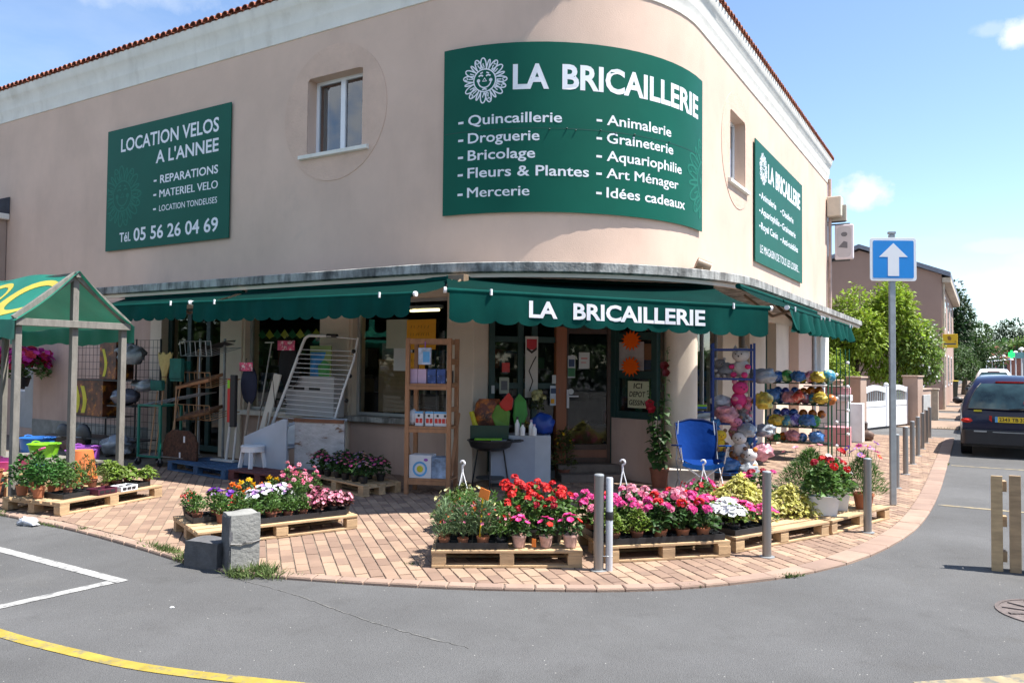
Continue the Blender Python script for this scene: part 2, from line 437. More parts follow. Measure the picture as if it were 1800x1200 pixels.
# asphalt: give it aggregate specks, patches and repairs
def asphalt_nodes(m):
    t = m.node_tree; L = t.links.new; b = [q for q in t.nodes if q.type == 'BSDF_PRINCIPLED'][0]
    src = b.inputs['Base Color'].links[0].from_socket; tcx = [q for q in t.nodes if q.type == 'TEX_COORD'][0]
    fine = t.nodes.new('ShaderNodeTexNoise'); fine.inputs['Scale'].default_value = 210; fine.inputs['Detail'].default_value = 3; L(tcx.outputs['Object'], fine.inputs['Vector'])
    r = t.nodes.new('ShaderNodeMapRange'); r.inputs[1].default_value = .3; r.inputs[2].default_value = .7; r.inputs[3].default_value = .72; r.inputs[4].default_value = 1.3; L(fine.outputs['Fac'], r.inputs[0])
    mm = t.nodes.new('ShaderNodeMixRGB'); mm.blend_type = 'MULTIPLY'; mm.inputs[0].default_value = 1; L(src, mm.inputs[1]); L(r.outputs[0], mm.inputs[2])
    vo = t.nodes.new('ShaderNodeTexVoronoi'); vo.inputs['Scale'].default_value = 28; L(tcx.outputs['Object'], vo.inputs['Vector'])
    r2 = t.nodes.new('ShaderNodeMapRange'); r2.inputs[1].default_value = .13; r2.inputs[2].default_value = .07; L(vo.outputs['Distance'], r2.inputs[0])
    sepc = t.nodes.new('ShaderNodeSeparateColor'); L(vo.outputs['Color'], sepc.inputs[0])
    gt = t.nodes.new('ShaderNodeMath'); gt.operation = 'GREATER_THAN'; gt.inputs[1].default_value = .93; L(sepc.outputs[0], gt.inputs[0])
    ml = t.nodes.new('ShaderNodeMath'); ml.operation = 'MULTIPLY'; L(r2.outputs[0], ml.inputs[0]); L(gt.outputs[0], ml.inputs[1])
    m2 = t.nodes.new('ShaderNodeMixRGB'); L(ml.outputs[0], m2.inputs[0]); L(mm.outputs[0], m2.inputs[1]); m2.inputs[2].default_value = (.42, .41, .38, 1)
    L(m2.outputs[0], b.inputs['Base Color'])
asphalt_nodes(asphalt)

KERB = smooth_line([(-30, 4.63), (-20, 4.62), (-13, 4.6), (-9.36, 4.60), (-7.95, 4.58), (-6.76, 4.48), (-5.73, 4.36), (-5.1, 4.40), (-4.35, 4.64), (-3.69, 4.90), (-3.09, 5.20), (-2.36, 5.65), (-1.84, 6.14), (-1.33, 6.85), (-0.93, 7.80), (-0.66, 9.20), (-0.56, 10.65), (-0.53, 12.7), (-0.55, 15.7), (-0.60, 21.4), (-0.62, 22.6)], 6)
def offs(pts, d):
    out = []
    for i, p in enumerate(pts):
        a = Vector(pts[max(i-1, 0)]); b = Vector(pts[min(i+1, len(pts)-1)]); t = (b-a).normalized(); q = Vector((-t.y, t.x)); dd = d(p) if callable(d) else d; out.append((p[0]+q.x*dd, p[1]+q.y*dd))
    return out
kw = lambda p: .115+.105*min(1, max(0, (p[0]+1.7)/.8))
KI = offs(KERB, kw)
pave = tag(None or bpy.data.objects.new('pavement', None), kind='structure'); bpy.data.objects.remove(pave)
mortar = mat('paving_joint_sand', (0.17, 0.135, 0.105), 0.95, 0.2, 8, 0.5, 60)
pm = MB(); poly = [(p[0], p[1]) for p in offs(KERB, 0.03)]+[(-3.0, 22.6), (-3.0, 40), (-12, 40), (-30, 20)]
pm.prism(poly, -0.06, -0.009)
pave = tag(pm.build('pavement', mortar), kind='structure')
paver_m = mat('clay_paver', (0.265, 0.178, 0.126), 0.9, 0.10, 3, 0.3, 120, island=0.27, stain=((0.13, 0.095, 0.08), 2.2, 0.55, 0.8, 0.4))
kerb_m = mat('pink_edging_stone', (0.28, 0.195, 0.15), 0.9, 0.10, 3, 0.3, 90, island=0.14, stain=((0.15, 0.115, 0.09), 3, 0.58, 0.8, 0.4))
# pavers in running bond, long side along the -41 degree direction, clipped by the edging
A = R(-41); D1 = Vector((math.cos(A), math.sin(A))); D2 = Vector((-D1.y, D1.x))
BL, BW, J = 0.224, 0.112, 0.010
KIc = [p for p in KI if p[0] > -9.5]
def clip(poly):
    for i in range(len(KIc)-1):
        a, b = Vector(KIc[i]), Vector(KIc[i+1]); t = (b-a); nq = Vector((-t.y, t.x)).normalized()
        c = sum((Vector(p) for p in poly), Vector((0, 0)))/len(poly)
        if (c-a).length > 0.9: continue
        out_ = []
        for k in range(len(poly)):
            p, q = Vector(poly[k]), Vector(poly[(k+1) % len(poly)]); dp = (p-a).dot(nq)-.006; dq = (q-a).dot(nq)-.006
            if dp >= 0: out_.append(tuple(p))
            if dp*dq < 0: out_.append(tuple(p+(q-p)*(dp/(dp-dq))))
        poly = out_
        if len(poly) < 3: return None
    return poly
def inside(x, y):
    if y > 22.4 or x < -11.6: return False
    if x < -9.0: return y > 4.8
    # signed test against the nearest inner edge point
    best = min(range(len(KIc)-1), key=lambda i: (KIc[i][0]-x)**2+(KIc[i][1]-y)**2)
    a, b = Vector(KIc[best]), Vector(KIc[best+1]); t = b-a
    return (Vector((x, y))-a).dot(Vector((-t.y, t.x)).normalized()) > -0.12
rp = random.Random(11)
pavers = []
for i in range(-95, 130):
    for j in range(-110, 190):
        c = D1*((i+(0.5 if j % 2 else 0))*BL)+D2*(j*BW)
        x, y = c.x-4, c.y+8
        if not (-11.6 < x < -0.4 and 4.4 < y < 22.4): continue
        if y > 9.9 and x < -4.3: 
            if y > 11.2 or x < -6.2: continue
        if x < -6.4 and y > 9.6: continue
        if not inside(x, y): continue
        l, w = (BL-.017)/2, (BW-.009)/2
        q = [tuple(Vector((x, y))+D1*(sx*l)+D2*(sy*w)) for sx, sy in ((-1, -1), (1, -1), (1, 1), (-1, 1))]
        q = clip(q)
        if q is None: continue
        pavers.append((math.hypot(x, y), q))
pavers.sort(key=lambda t: t[0])
def paver_geo(mb, q, rr):
    z = rr.uniform(-.0025, .0025); tx, ty = rr.uniform(-.01, .01), rr.uniform(-.01, .01)
    c = Vector((sum(p[0] for p in q)/len(q), sum(p[1] for p in q)/len(q))); n = len(q); k = len(mb.v)
    hz = lambda p: z+(p[0]-c.x)*tx+(p[1]-c.y)*ty
    mb.v += [(p[0], p[1], -.03) for p in q]+[(p[0], p[1], hz(p)-.004) for p in q]
    ins = [Vector(p)+(c-Vector(p))*min(.12, .005/max((c-Vector(p)).length, .01)*1.3) for p in q]
    mb.v += [(p.x, p.y, hz(p)) for p in ins]
    for r_ in (0, 1):
        for i in range(n): mb.f.append((k+r_*n+i, k+r_*n+(i+1) % n, k+(r_+1)*n+(i+1) % n, k+(r_+1)*n+i))
    mb.f.append(tuple(k+2*n+i for i in range(n)))
rest = MB()
# single pavers show their own shade through a per-object copy of the island tone
def obj_tone(m, amt):
    m2 = m.copy(); t = m2.node_tree
    oi = t.nodes.new('ShaderNodeObjectInfo')
    for n_ in t.nodes:
        if n_.type == 'NEW_GEOMETRY':
            for l in list(n_.outputs['Random Per Island'].links): t.links.new(oi.outputs['Random'], l.to_socket)
    return m2
paver_one = obj_tone(paver_m, 0.2); paver_one.name = 'clay_paver_single'
for k, (d, q) in enumerate(pavers):
    if k < 290:
        b = MB(); paver_geo(b, q, rp); b.build('paver', paver_one, pave)
    else: paver_geo(rest, q, rp)
rest.build('paving', paver_m, pave, kind='stuff')
# edging stones
ks = MB(); run = 0; seg = []
Ko = KERB; kerb = thing('kerb', None, None, kind='structure')
dense = smooth_line(Ko, 5); L_ = 0; last = 0; acc_ = [dense[0]]; nk = 0
kin = offs(dense, kw)
cut = [0]; 
for i in range(1, len(dense)):
    L_ += math.dist(dense[i], dense[i-1])
    if L_ >= (.21 if dense[i][0] < -1.6 else .45): cut.append(i); L_ = 0
far = MB()
for a, b in zip(cut, cut[1:]):
    c = dense[(a+b)//2]
    if c[0] < -12: continue
    def ip(q, k): return q[k]
    o1, o2 = Vector(dense[a]), Vector(dense[b]); i1, i2 = Vector(kin[a]), Vector(kin[b]); sh = .012
    t = (o2-o1).normalized()*.005
    q = [o1+t, o2-t, i2-t, i1+t]; z = rp.uniform(-.003, .003)+.004
    mb = MB() if c[1] < 9.5 and c[0] > -5.4 else far
    k = len(mb.v); cc = sum(q, Vector((0, 0)))/4
    mb.v += [(p.x, p.y, -.07) for p in q]+[(p.x, p.y, z-.012 if n < 2 else z-.004) for n, p in enumerate(q)]+[(p.x+(cc.x-p.x)*.10, p.y+(cc.y-p.y)*.10, z) for p in q]
    for r_ in (0, 1):
        for n in range(4): mb.f.append((k+r_*4+n, k+r_*4+(n+1) % 4, k+(r_+1)*4+(n+1) % 4, k+(r_+1)*4+n))
    mb.f.append((k+8, k+9, k+10, k+11))
    if mb is not far: mb.build('edging_stone', obj_tone(kerb_m, .1) if nk == 0 else bpy.data.materials[kname], kerb); 
    if nk == 0 and mb is not far: kname = bpy.data.objects[-1].data.materials[0].name if False else [m_.name for m_ in bpy.data.materials if m_.name.startswith('pink_edging_stone.')][0]
    if mb is not far: nk += 1
far.build('edging', kerb_m, kerb, kind='stuff')
# far pavement along the street
fp = MB(); fp.prism([(-0.62, 22.65), (-0.62, 25.8), (-3.0, 25.8), (-3.0, 22.65)], -.055, -.02)
tag(fp.build('driveway', asphalt), kind='structure')
pinkc = mat('pink_street_pavement', (0.25, 0.18, 0.135), 0.92, 0.12, 2, 0.4, 60, stain=((0.2, 0.16, 0.13), 1.2, 0.55, 0.8, 0.5))
fp = MB(); y = 25.85
while y < 140:
    fp.bx(-2.3, -0.62, y, y+3.9, -.055, 0.0); y += 5.6
    fp.bx(-2.3, -0.62, y-1.68, y-.02, -.055, -.03)
tag(fp.build('far_pavement', pinkc), kind='structure')

# painted lines
paint_w = mat('worn_white_road_paint', (0.34, 0.34, 0.33), 0.8, 0.1, 8, stain=((0.12, 0.12, 0.12), 14, 0.5, 0.64, 0.85))
paint_y = mat('worn_yellow_road_paint', (0.31, 0.235, 0.035), 0.8, 0.15, 8, stain=((0.13, 0.125, 0.10), 14, 0.5, 0.66, 0.85))
paint_f = mat('faded_yellow_paint', (0.27, 0.22, 0.13), 0.8, 0.2, 8, stain=((0.12, 0.12, 0.11), 9, 0.5, 0.6, 0.9))
mb = MB(); line_poly([(-11.85, 3.822), (-7.703, 3.782), (-5.797, 3.752)], .10, ZR+.004, mb=mb); line_poly([(-5.856, 3.693), (-5.915, 2.903), (-6.024, 1.185)], .10, ZR+.0045, mb=mb)
tag(mb.build('white_line', paint_w), kind='structure')
tag(line_poly(smooth_line([(-8.098, 2.814), (-6.518, 2.647), (-5.372, 2.637), (-4.641, 2.696), (-4.049, 2.785), (-3.298, 3.012), (-2.666, 3.259), (-1.778, 3.752)]), .09, ZR+.004).build('yellow_line', paint_y), kind='structure')
mb = MB()
for yy in (11.43, 16.25, 21.2): line_poly([(-.50, yy), (.4, yy-.02), (1.55, yy+.03)], .09, ZR+.004, mb=mb)
line_poly([(-.3, 4.85), (.1, 5.2), (.6, 5.7), (1.2, 6.2)], .13, ZR+.004, mb=mb)
tag(mb.build('faded_parking_line', paint_f), kind='structure')
mb = MB(); rows = []; rc = random.Random(2)
for k in range(60): q = k/59; x = -5.05+2.35*q; y = 4.28-.28*q+.03*math.sin(q*7)+rc.uniform(-.008, .008); w_ = rc.uniform(.001, .009); rows.append([(x, y+w_, ZR+.003), (x, y-w_, ZR+.003)])
mb.grid(rows); tag(mb.build('asphalt_seam', mat('pale_grit', (.125, .123, .118), .95, .3, 20, .6, 60)), kind='structure')
# manhole
mh = thing('manhole_cover', 'round cast iron manhole cover in the asphalt near the right edge', 'manhole cover', (0.42, 6.78, ZR))
iron = mat('rusty_cast_iron', (0.12, 0.098, 0.092), 0.85, 0.25, 12, 0.6, 60)
b = MB(); b.lathe((0, 0, 0), [(.36, 0), (.36, .008), (.335, .010), (.335, .004), (.0001, .004)], 32); b.build('rim', iron, mh)
b = MB(); 
for k in range(12):
    a = k*PI/6; b.bar((.11*math.cos(a), .11*math.sin(a), .008), (.31*math.cos(a), .31*math.sin(a), .008), .035, .010)
b.lathe((0, 0, .004), [(.1, 0), (.1, .008), (.0001, .008)], 16); b.build('cover', iron, mh)

# ================================================================== CORNER SHOP
shop = thing('corner_shop', 'two-storey pink corner shop with rounded corner, white cornice and green signs', 'building', (-8, 12, 0))
def part(mb, name, mt, smooth=False, bev=0, label=None, parent=None, kind=None):
    return mb.build(name, mt, parent or shop, smooth=smooth, bev=bev, wb=True, label=label, kind=kind)
# upper wall with the two window openings
WL = (ul(-9.80), ul(-8.57), 5.22, 6.52); WR = (ur(14.38), ur(15.45), 5.17, 6.50)
us = urange(-3.6, U3, fixed=[WL[0], WL[1], WR[0], WR[1]]); zs = sorted({2.95, 7.34, WL[2], WL[3], WR[2], WR[3]})
mb = MB(); k0 = 0
mb.v = [P3(u, 0, z) for z in zs for u in us]
nu = len(us)
for i in range(len(zs)-1):
    for j in range(nu-1):
        uc, zc_ = (us[j]+us[j+1])/2, (zs[i]+zs[i+1])/2
        if any(w[0] < uc < w[1] and w[2] < zc_ < w[3] for w in (WL, WR)): continue
        mb.f.append((i*nu+j, i*nu+j+1, (i+1)*nu+j+1, (i+1)*nu+j))
for w in (WL, WR):
    a = [P3(w[0], 0, w[2]), P3(w[1], 0, w[2]), P3(w[1], 0, w[3]), P3(w[0], 0, w[3])]; c = [P3(w[0], -.26, w[2]), P3(w[1], -.26, w[2]), P3(w[1], -.26, w[3]), P3(w[0], -.26, w[3])]
    k = len(mb.v); mb.v += a+c
    for i in range(4): mb.f.append((k+i, k+(i+1) % 4, k+4+(i+1) % 4, k+4+i))
mb.add([(X0-3.6, YW, 0), (X0-3.6, 22, 0), (X0-3.6, 22, 7.34), (X0-3.6, YW, 7.34)], [(0, 1, 2, 3)])
mb.add([(XW, YE, 0), (-15, YE, 0), (-15, YE, 7.34), (XW, YE, 7.34)], [(0, 1, 2, 3)])
part(mb, 'upper_wall', plaster, smooth=30)
# rings of rough render round the windows
def ring(w, cu, cz, rad):
    mb = MB(); n = 72; outr = []; inn = []
    for k in range(n):
        a = 2*PI*k/n; du, dz = math.cos(a), math.sin(a)
        ts = []
        if du > 1e-6: ts.append((w[1]-cu)/du)
        if du < -1e-6: ts.append((w[0]-cu)/du)
        if dz > 1e-6: ts.append((w[3]-cz)/dz)
        if dz < -1e-6: ts.append((w[2]-cz)/dz)
        t = min(ts); inn.append((cu+du*t, cz+dz*t)); outr.append((cu+du*rad, cz+dz*rad))
    mb.v = [P3(u, .008, z) for u, z in inn]+[P3(u, .008, z) for u, z in outr]+[P3(u, -.002, z) for u, z in outr]
    for k in range(n):
        j = (k+1) % n; mb.f += [(k, n+k, n+j, j), (n+k, 2*n+k, 2*n+j, n+j)]
    part(mb, 'render_ring', plaster_rough)
ring(WL, ul(-9.20), 5.87, 1.14); ring(WR, ur(14.92), 5.82, 1.10)
room = mat('pale_room_wall', (0.35, 0.36, 0.36), 0.9, 0.2, 1)
curt = mat('white_net_curtain', (0.55, 0.56, 0.55), 0.9, 0.1, 3, trans=0.4)
def window(w, off, fr=.055, mull=True, sill=True, name='window', frame_m=pvc, back=True, curtain=False):
    m = MB(); d0, d1 = off, off-.06
    def rect(u0, u1, z0, z1, a=d0, b=d1):
        q = [P3(u0, a, z0), P3(u1, a, z0), P3(u1, a, z1), P3(u0, a, z1), P3(u0, b, z0), P3(u1, b, z0), P3(u1, b, z1), P3(u0, b, z1)]
        m.add(q, [(0, 1, 2, 3), (5, 4, 7, 6), (0, 4, 5, 1), (1, 5, 6, 2), (2, 6, 7, 3), (3, 7, 4, 0)])
    u0, u1, z0, z1 = w
    rect(u0, u0+fr, z0, z1); rect(u1-fr, u1, z0, z1); rect(u0+fr, u1-fr, z1-fr, z1, d0-.001); rect(u0+fr, u1-fr, z0, z0+fr, d0-.001)
    uc = (u0+u1)/2
    if mull: rect(uc-fr*.9, uc+fr*.9, z0+fr, z1-fr, d0+.004)
    wo = part(m, name, frame_m, bev=.004)
    halves = [(u0+fr, uc-fr*.9), (uc+fr*.9, u1-fr)] if mull else [(u0+fr, u1-fr)]
    for a, b in halves:
        m = MB(); m.add([P3(a, off-.03, z0+fr), P3(b, off-.03, z0+fr), P3(b, off-.03, z1-fr), P3(a, off-.03, z1-fr)], [(0, 1, 2, 3)])
        part(m, 'pane', up_glass, parent=wo)
    if sill:
        m = MB(); 
        q = [P3(u0-.15, .07, z0-.005), P3(u1+.15, .07, z0-.005), P3(u1+.15, .07, z0-.065), P3(u0-.15, .07, z0-.065), P3(u0-.15, .0, z0+.012), P3(u1+.15, .0, z0+.012), P3(u1+.15, .0, z0-.075), P3(u0-.15, .0, z0-.075)]
        m.add(q, [(0, 1, 2, 3), (5, 4, 7, 6), (0, 4, 5, 1), (1, 5, 6, 2), (2, 6, 7, 3), (3, 7, 4, 0)])
        m.add([P3(u0, .0, z0+.012), P3(u1, .0, z0+.012), P3(u1, off, z0+.02), P3(u0, off, z0+.02)], [(0, 1, 2, 3)])
        part(m, 'window_sill', whitep, parent=wo)
    if back:
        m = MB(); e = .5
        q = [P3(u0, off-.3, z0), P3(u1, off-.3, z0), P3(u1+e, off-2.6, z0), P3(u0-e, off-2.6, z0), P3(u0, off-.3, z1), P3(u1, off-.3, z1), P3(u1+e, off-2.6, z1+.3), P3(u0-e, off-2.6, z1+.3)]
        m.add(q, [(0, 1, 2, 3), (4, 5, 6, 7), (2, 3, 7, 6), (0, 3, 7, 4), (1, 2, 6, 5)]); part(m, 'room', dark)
    if curtain:
        m = MB(); m.grid([[P3(u0+fr+k*.017, off-.12-.015*math.sin(k*2.2), z) for k in range(9)] for z in (z0+.05, z1-.06)]); part(m, 'curtain', curt, parent=wo)
    return wo
window(WL, -.20, curtain=True); window(WR, -.20)
# cornice, gutter board
part(sweep(MB(), [], 0, 1) if False else MB(), 'x', whitep) if False else None
mb = MB(); sweep(mb, [(0, 7.28), (.018, 7.285), (.022, 7.47), (.045, 7.52), (.05, 7.56), (.06, 7.72), (.105, 7.80), (.115, 7.82), (.14, 7.97), (.14, 7.99), (.0, 8.0), (-.3, 8.0)], -3.6, U3)
part(mb, 'cornice', whitep, smooth=30)
mb = MB(); mb.add([(XW-.3, YE, 7.3), (XW+.14, YE, 7.99), (XW, YE, 7.3)], [(0, 1, 2)])
# roof: canal tiles at the eave, rows behind
roofm = mat('roof_underlay_terracotta', (0.22, 0.09, 0.06), 0.9, 0.2, 4)
mb = MB(); uu = urange(-3.6, U3); mb.grid([[P3(u, .13, 8.0) for u in uu], [P3(u, -2.9, 8.75) for u in uu]]); part(mb, 'roof', roofm)
mb = MB(); mb.add([(X0-3.6, YW+2.9, 8.75), (CX, YW+2.9, 8.75), (XW-2.9, CY, 8.75), (XW-2.9, YE, 8.75), (X0-3.6, YE, 9.6)], [(0, 1, 2, 3, 4)]); part(mb, 'roof_back', roofm)
tm = MB(); seg = 6; Lt = .52
for row in (0, 1):
    for k in range(seg+1):
        a = PI*k/seg; r_ = .085-.015*row; tm.v.append((r_*math.cos(a), -row*Lt, r_*.95*math.sin(a)+row*Lt*.24+.03*row))
for k in range(seg): tm.f.append((k, k+1, seg+2+k, seg+1+k))
k0 = len(tm.v)
for k in range(seg+1):
    a = PI*k/seg; tm.v.append((.068*math.cos(a), 0.0, .068*math.sin(a)))
for k in range(seg): tm.f.append((k, k0+k, k0+k+1, k+1))
tile_me = tm.mesh('roof_tile', obj_tone(tilem, .2))
Mi = WM[shop.name].inverted()
u = -3.5; nt_ = 0; pan = MB(); back = MB()
while u < U3:
    (x, y), nrm = bp(u, .18); ang = math.atan2(nrm[1], nrm[0])-PI/2
    o = inst('roof_tile', tile_me, shop); rj = rp.uniform(-.02, .02)
    o.matrix_parent_inverse = Mi; o.location = (x, y, 8.005+rp.uniform(-.006, .006)); o.rotation_euler = (rj, 0, ang+rp.uniform(-.03, .03)); WM[o.name] = WM[shop.name]
    u += .178; nt_ += 1
    (x, y), nrm = bp(u-.089, .16)
    Mx = Matrix.Translation((x, y, 8.0)) @ Matrix.Rotation(ang, 4, 'Z')
    k = len(pan.v); 
    for row in (0, 1):
        for q in range(5):
            a = PI+PI*q/4; pan.v.append(tuple(Mx @ Vector((.07*math.cos(a), -row*.5, .03+.055*math.sin(a)+row*.12))))
    for q in range(4): pan.f.append((k+q, k+q+1, k+6+q, k+5+q))
    for rw in (1, 2, 3, 4):
        Mx = Matrix.Translation((*bp(u-.178, 0.18-rw*.42)[0], 8.0+rw*.105)) @ Matrix.Rotation(ang, 4, 'Z'); k = len(back.v)
        for v in tm.v[:2*seg+2]: back.v.append(tuple(Mx @ Vector(v)))
        for q in range(seg): back.f.append((k+q, k+q+1, k+seg+2+q, k+seg+1+q))
part(pan, 'under_tiles', tilem, kind='stuff'); part(back, 'upper_roof_tiles', tilem, smooth=60, kind='stuff')

# concrete canopy
UA, UB = ul(-14.3), ur(24.6)
mb = MB(); sweep(mb, [(0, 2.93), (.96, 2.93), (1.0, 2.95), (1.0, 3.065), (.985, 3.075), (0, 3.10)], UA, UB)
part(mb, 'canopy', concrete, smooth=30)
mb = MB(); sweep(mb, [(.88, 2.875), (.94, 2.875), (.94, 2.93), (.88, 2.93)], UA, UB, closed=True); part(mb, 'canopy_trim', cream)

# ground floor, left side.  piers, low walls, lintel
def pier(x0, x1, z0=0, z1=2.95, y0=YW-.03, y1=YW+.35, m=cream, name='pier', bev=.012): 
    b = MB(); b.bx(x0, x1, y0, y1, z0, z1); return part(b, name, m, bev=bev)
lw = MB()
lw.bx(X0-3.6, -19.1, YW, YW+.3, 0, 2.95); lw.bx(-19.1, -18.15, YW, YW+.3, 2.55, 2.95); lw.bx(-18.15, -13.94, YW, YW+.3, 0, 2.95); lw.bx(-19.1, -18.15, YW, YW+.3, 0, .2)
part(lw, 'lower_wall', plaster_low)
b = MB(); b.bx(-18.13, -13.6, YW-.02, YW+.02, 0, .42); part(b, 'plinth', concrete_b, bev=.008)
pier(-13.94, -13.59); pier(-11.86, -11.28, y0=YW-.05); pier(-9.39, -8.74, y0=YW-.05); pier(-6.81, -6.33, y0=YW-.05, y1=YW+.45)
for x in (-11.28, -8.74): 
    b = MB(); b.bx(x-.002+.0, x+.05, YW-.02, YW+.2, .86, 2.75); part(b, 'pier_edge', cream)
b = MB(); b.bx(-13.59, -6.33, YW-.01, YW+.3, 2.72, 2.95); part(b, 'lintel', cream, bev=.01)
for x0, x1 in ((-11.28, -9.39), (-8.74, -6.81)):
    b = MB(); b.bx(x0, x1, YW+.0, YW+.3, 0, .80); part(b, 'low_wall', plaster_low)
for x0, x1 in ((-11.28, -9.39), (-8.86, -6.75)):
    b = MB(); b.bx(x0, x1, YW-.14, YW+.24, .79, .875); part(b, 'sill', whitep if x0 < -9 else concrete, bev=.012)
def shopwin(x0, x1, z0, z1, y, fm, name='shop_window', bars=(), fw_=.05):
    m = MB(); m.bx(x0, x0+fw_, y-.03, y+.03, z0, z1); m.bx(x1-fw_, x1, y-.03, y+.03, z0, z1); m.bx(x0+fw_, x1-fw_, y-.028, y+.028, z0, z0+fw_); m.bx(x0+fw_, x1-fw_, y-.028, y+.028, z1-fw_, z1)
    for q in bars: m.bx(q-fw_/2, q+fw_/2, y-.032, y+.032, z0+fw_, z1-fw_)
    wo = part(m, name, fm, bev=.004); edges = [x0+fw_]+[v for q in bars for v in (q-fw_/2, q+fw_/2)]+[x1-fw_]
    for k in range(0, len(edges), 2):
        m = MB(); m.add([(edges[k], y, z0+fw_), (edges[k+1], y, z0+fw_), (edges[k+1], y, z1-fw_), (edges[k], y, z1-fw_)], [(0, 1, 2, 3)]); part(m, 'pane', win_glass, parent=wo)
    return wo
alu = mat('aluminium_frame', (0.42, 0.43, 0.43), 0.45, 0.05, metal=.4)
shopwin(-11.23, -9.39, .88, 2.72, YW+.12, alu); shopwin(-8.69, -6.81, .88, 2.72, YW+.12, alu)
shopwin(-13.59, -11.86, .05, 2.72, YW+.15, greenp, bars=(-12.95, -12.4), fw_=.11)
shopwin(-19.1, -18.5, 1.0, 2.55, YW+.1, pvc)
b = MB(); b.bx(-19.1, -18.5, YW+.02, YW+.1, .2, 1.0); b.bx(-18.5, -18.15, YW+.0, YW+.1, .2, 2.55); part(b, 'shutter_panel', mat('pale_grey_panel', (0.36, 0.38, 0.40), .6, .05), bev=.01)
# corner entrance
def seg_wall(p, q, z0, z1, th, m, name, bev=0.006, parent=None, off=0):
    p, q = Vector((*p, 0)), Vector((*q, 0)); d = (q-p).normalized(); nn = Vector((d.y, -d.x, 0))
    b = MB(); c = (p+q)/2+nn*off; b.bar((c-d*(q-p).length/2)+Vector((0, 0, (z0+z1)/2)), (c+d*(q-p).length/2)+Vector((0, 0, (z0+z1)/2)), th, z1-z0)
    return part(b, name, m, bev=bev, parent=parent)
def lerp(p, q, t): return (p[0]+(q[0]-p[0])*t, p[1]+(q[1]-p[1])*t)
E0, E1, E2, E3 = (-6.33, 9.86), (-5.54, 10.69), (-4.89, 11.20), (-4.0, 10.91)
def glazed(p, q, z0, z1, fm, name, ver=(0, 1), hor=(), fw_=.06, th=.06):
    L = math.dist(p, q); vs = sorted(ver); first = None
    for t in vs:
        a = lerp(p, q, min(max(t-fw_/2/L, 0), 1-fw_/L)); b2 = lerp(p, q, min(max(t+fw_/2/L, fw_/L), 1))
        o = seg_wall(a, b2, z0, z1, th+.006, fm, name if first is None else 'frame_post', parent=first); first = first or o
    for z in [z0, z1-fw_]+list(hor): seg_wall(lerp(p, q, fw_/L), lerp(p, q, 1-fw_/L), z, z+fw_, th, fm, 'rail', parent=first)
    m = MB(); m.add([(*p, z0), (*q, z0), (*q, z1), (*p, z1)], [(0, 1, 2, 3)]); part(m, 'pane', win_glass, parent=first)
    return first
glazed(E0, E1, .12, 2.72, greenp, 'display_window', ver=(0, .43, .62, 1), hor=(1.35, 2.05), fw_=.09)
seg_wall(E0, E1, 0, .12, .12, concrete_b, 'plinth')
seg_wall((-5.60, 10.60), (-5.49, 10.74), 0, 2.3, .10, mat('orange_brown_wood', (.26, .085, .03), .5, .2, 4, streak=(1, 1, .1)), 'door_jamb')
# door leaf
dm = greenp
ddark = mat('dark_brown_door_frame', (.055, .03, .02), .5, .2, 5)
dl = glazed(lerp(E1, E2, .03), lerp(E1, E2, .97), .22, 2.28, ddark, 'door', hor=(.42,), fw_=.085)
seg_wall(lerp(E1, E2, .12), lerp(E1, E2, .88), .24, .44, .05, brownwood, 'door_panel', parent=dl)
seg_wall(E1, E2, 2.28, 2.72, .1, greenp, 'transom')
seg_wall(lerp(E1, E2, -.1), lerp(E1, E2, 1.05), .0, .11, .5, mat('stone_step', (.16, .13, .11), .9, .2, 4), 'doorstep', off=.28); seg_wall(lerp(E1, E2, -.1), lerp(E1, E2, 1.05), .11, .22, .26, MATS['stone_step'], 'doorstep', off=.14)
h = MB(); a = Vector((*lerp(E1, E2, .12), 0)); nn = Vector((.62, -.79, 0)); dd = Vector((.79, .62, 0))
h.bar(a+nn*.05+Vector((0, 0, 1.06)), a+nn*.05+Vector((0, 0, 1.34)), .045, .02); h.tube([a+nn*.05+Vector((0, 0, 1.24)), a+nn*.11+Vector((0, 0, 1.24)), a+nn*.11+dd*.15+Vector((0, 0, 1.24))], .011, 8)
part(h, 'handle', white, parent=dl, smooth=40)
# splayed panel with three panes and a pink base
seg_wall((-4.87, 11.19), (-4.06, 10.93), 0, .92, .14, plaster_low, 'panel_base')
glazed((-4.87, 11.19), (-4.06, 10.93), .92, 2.72, greenp, 'panel_window', ver=(0, 1), hor=(1.52, 2.10), fw_=.11, th=.08)
seg_wall((-4.90, 11.21), (-4.80, 11.17), 0, 2.72, .14, greenp, 'green_post')
cp_ = MB(); Mz = Matrix.Rotation(R(31), 4, 'Z'); prof = []
for k in range(24):
    a = 2*PI*k/24; q = 3.5; ca, sa = math.cos(a), math.sin(a); r_ = .235/((abs(ca)**q+abs(sa)**q)**(1/q)); prof.append((r_*ca, r_*sa))
cp_.prism([(Mz @ Vector((x, y, 0))).xy[:] for x, y in prof], 0, 2.95); cp_.v = [(v[0]-3.83, v[1]+11.20, v[2]) for v in cp_.v]
part(cp_, 'corner_pier', cream, smooth=50)
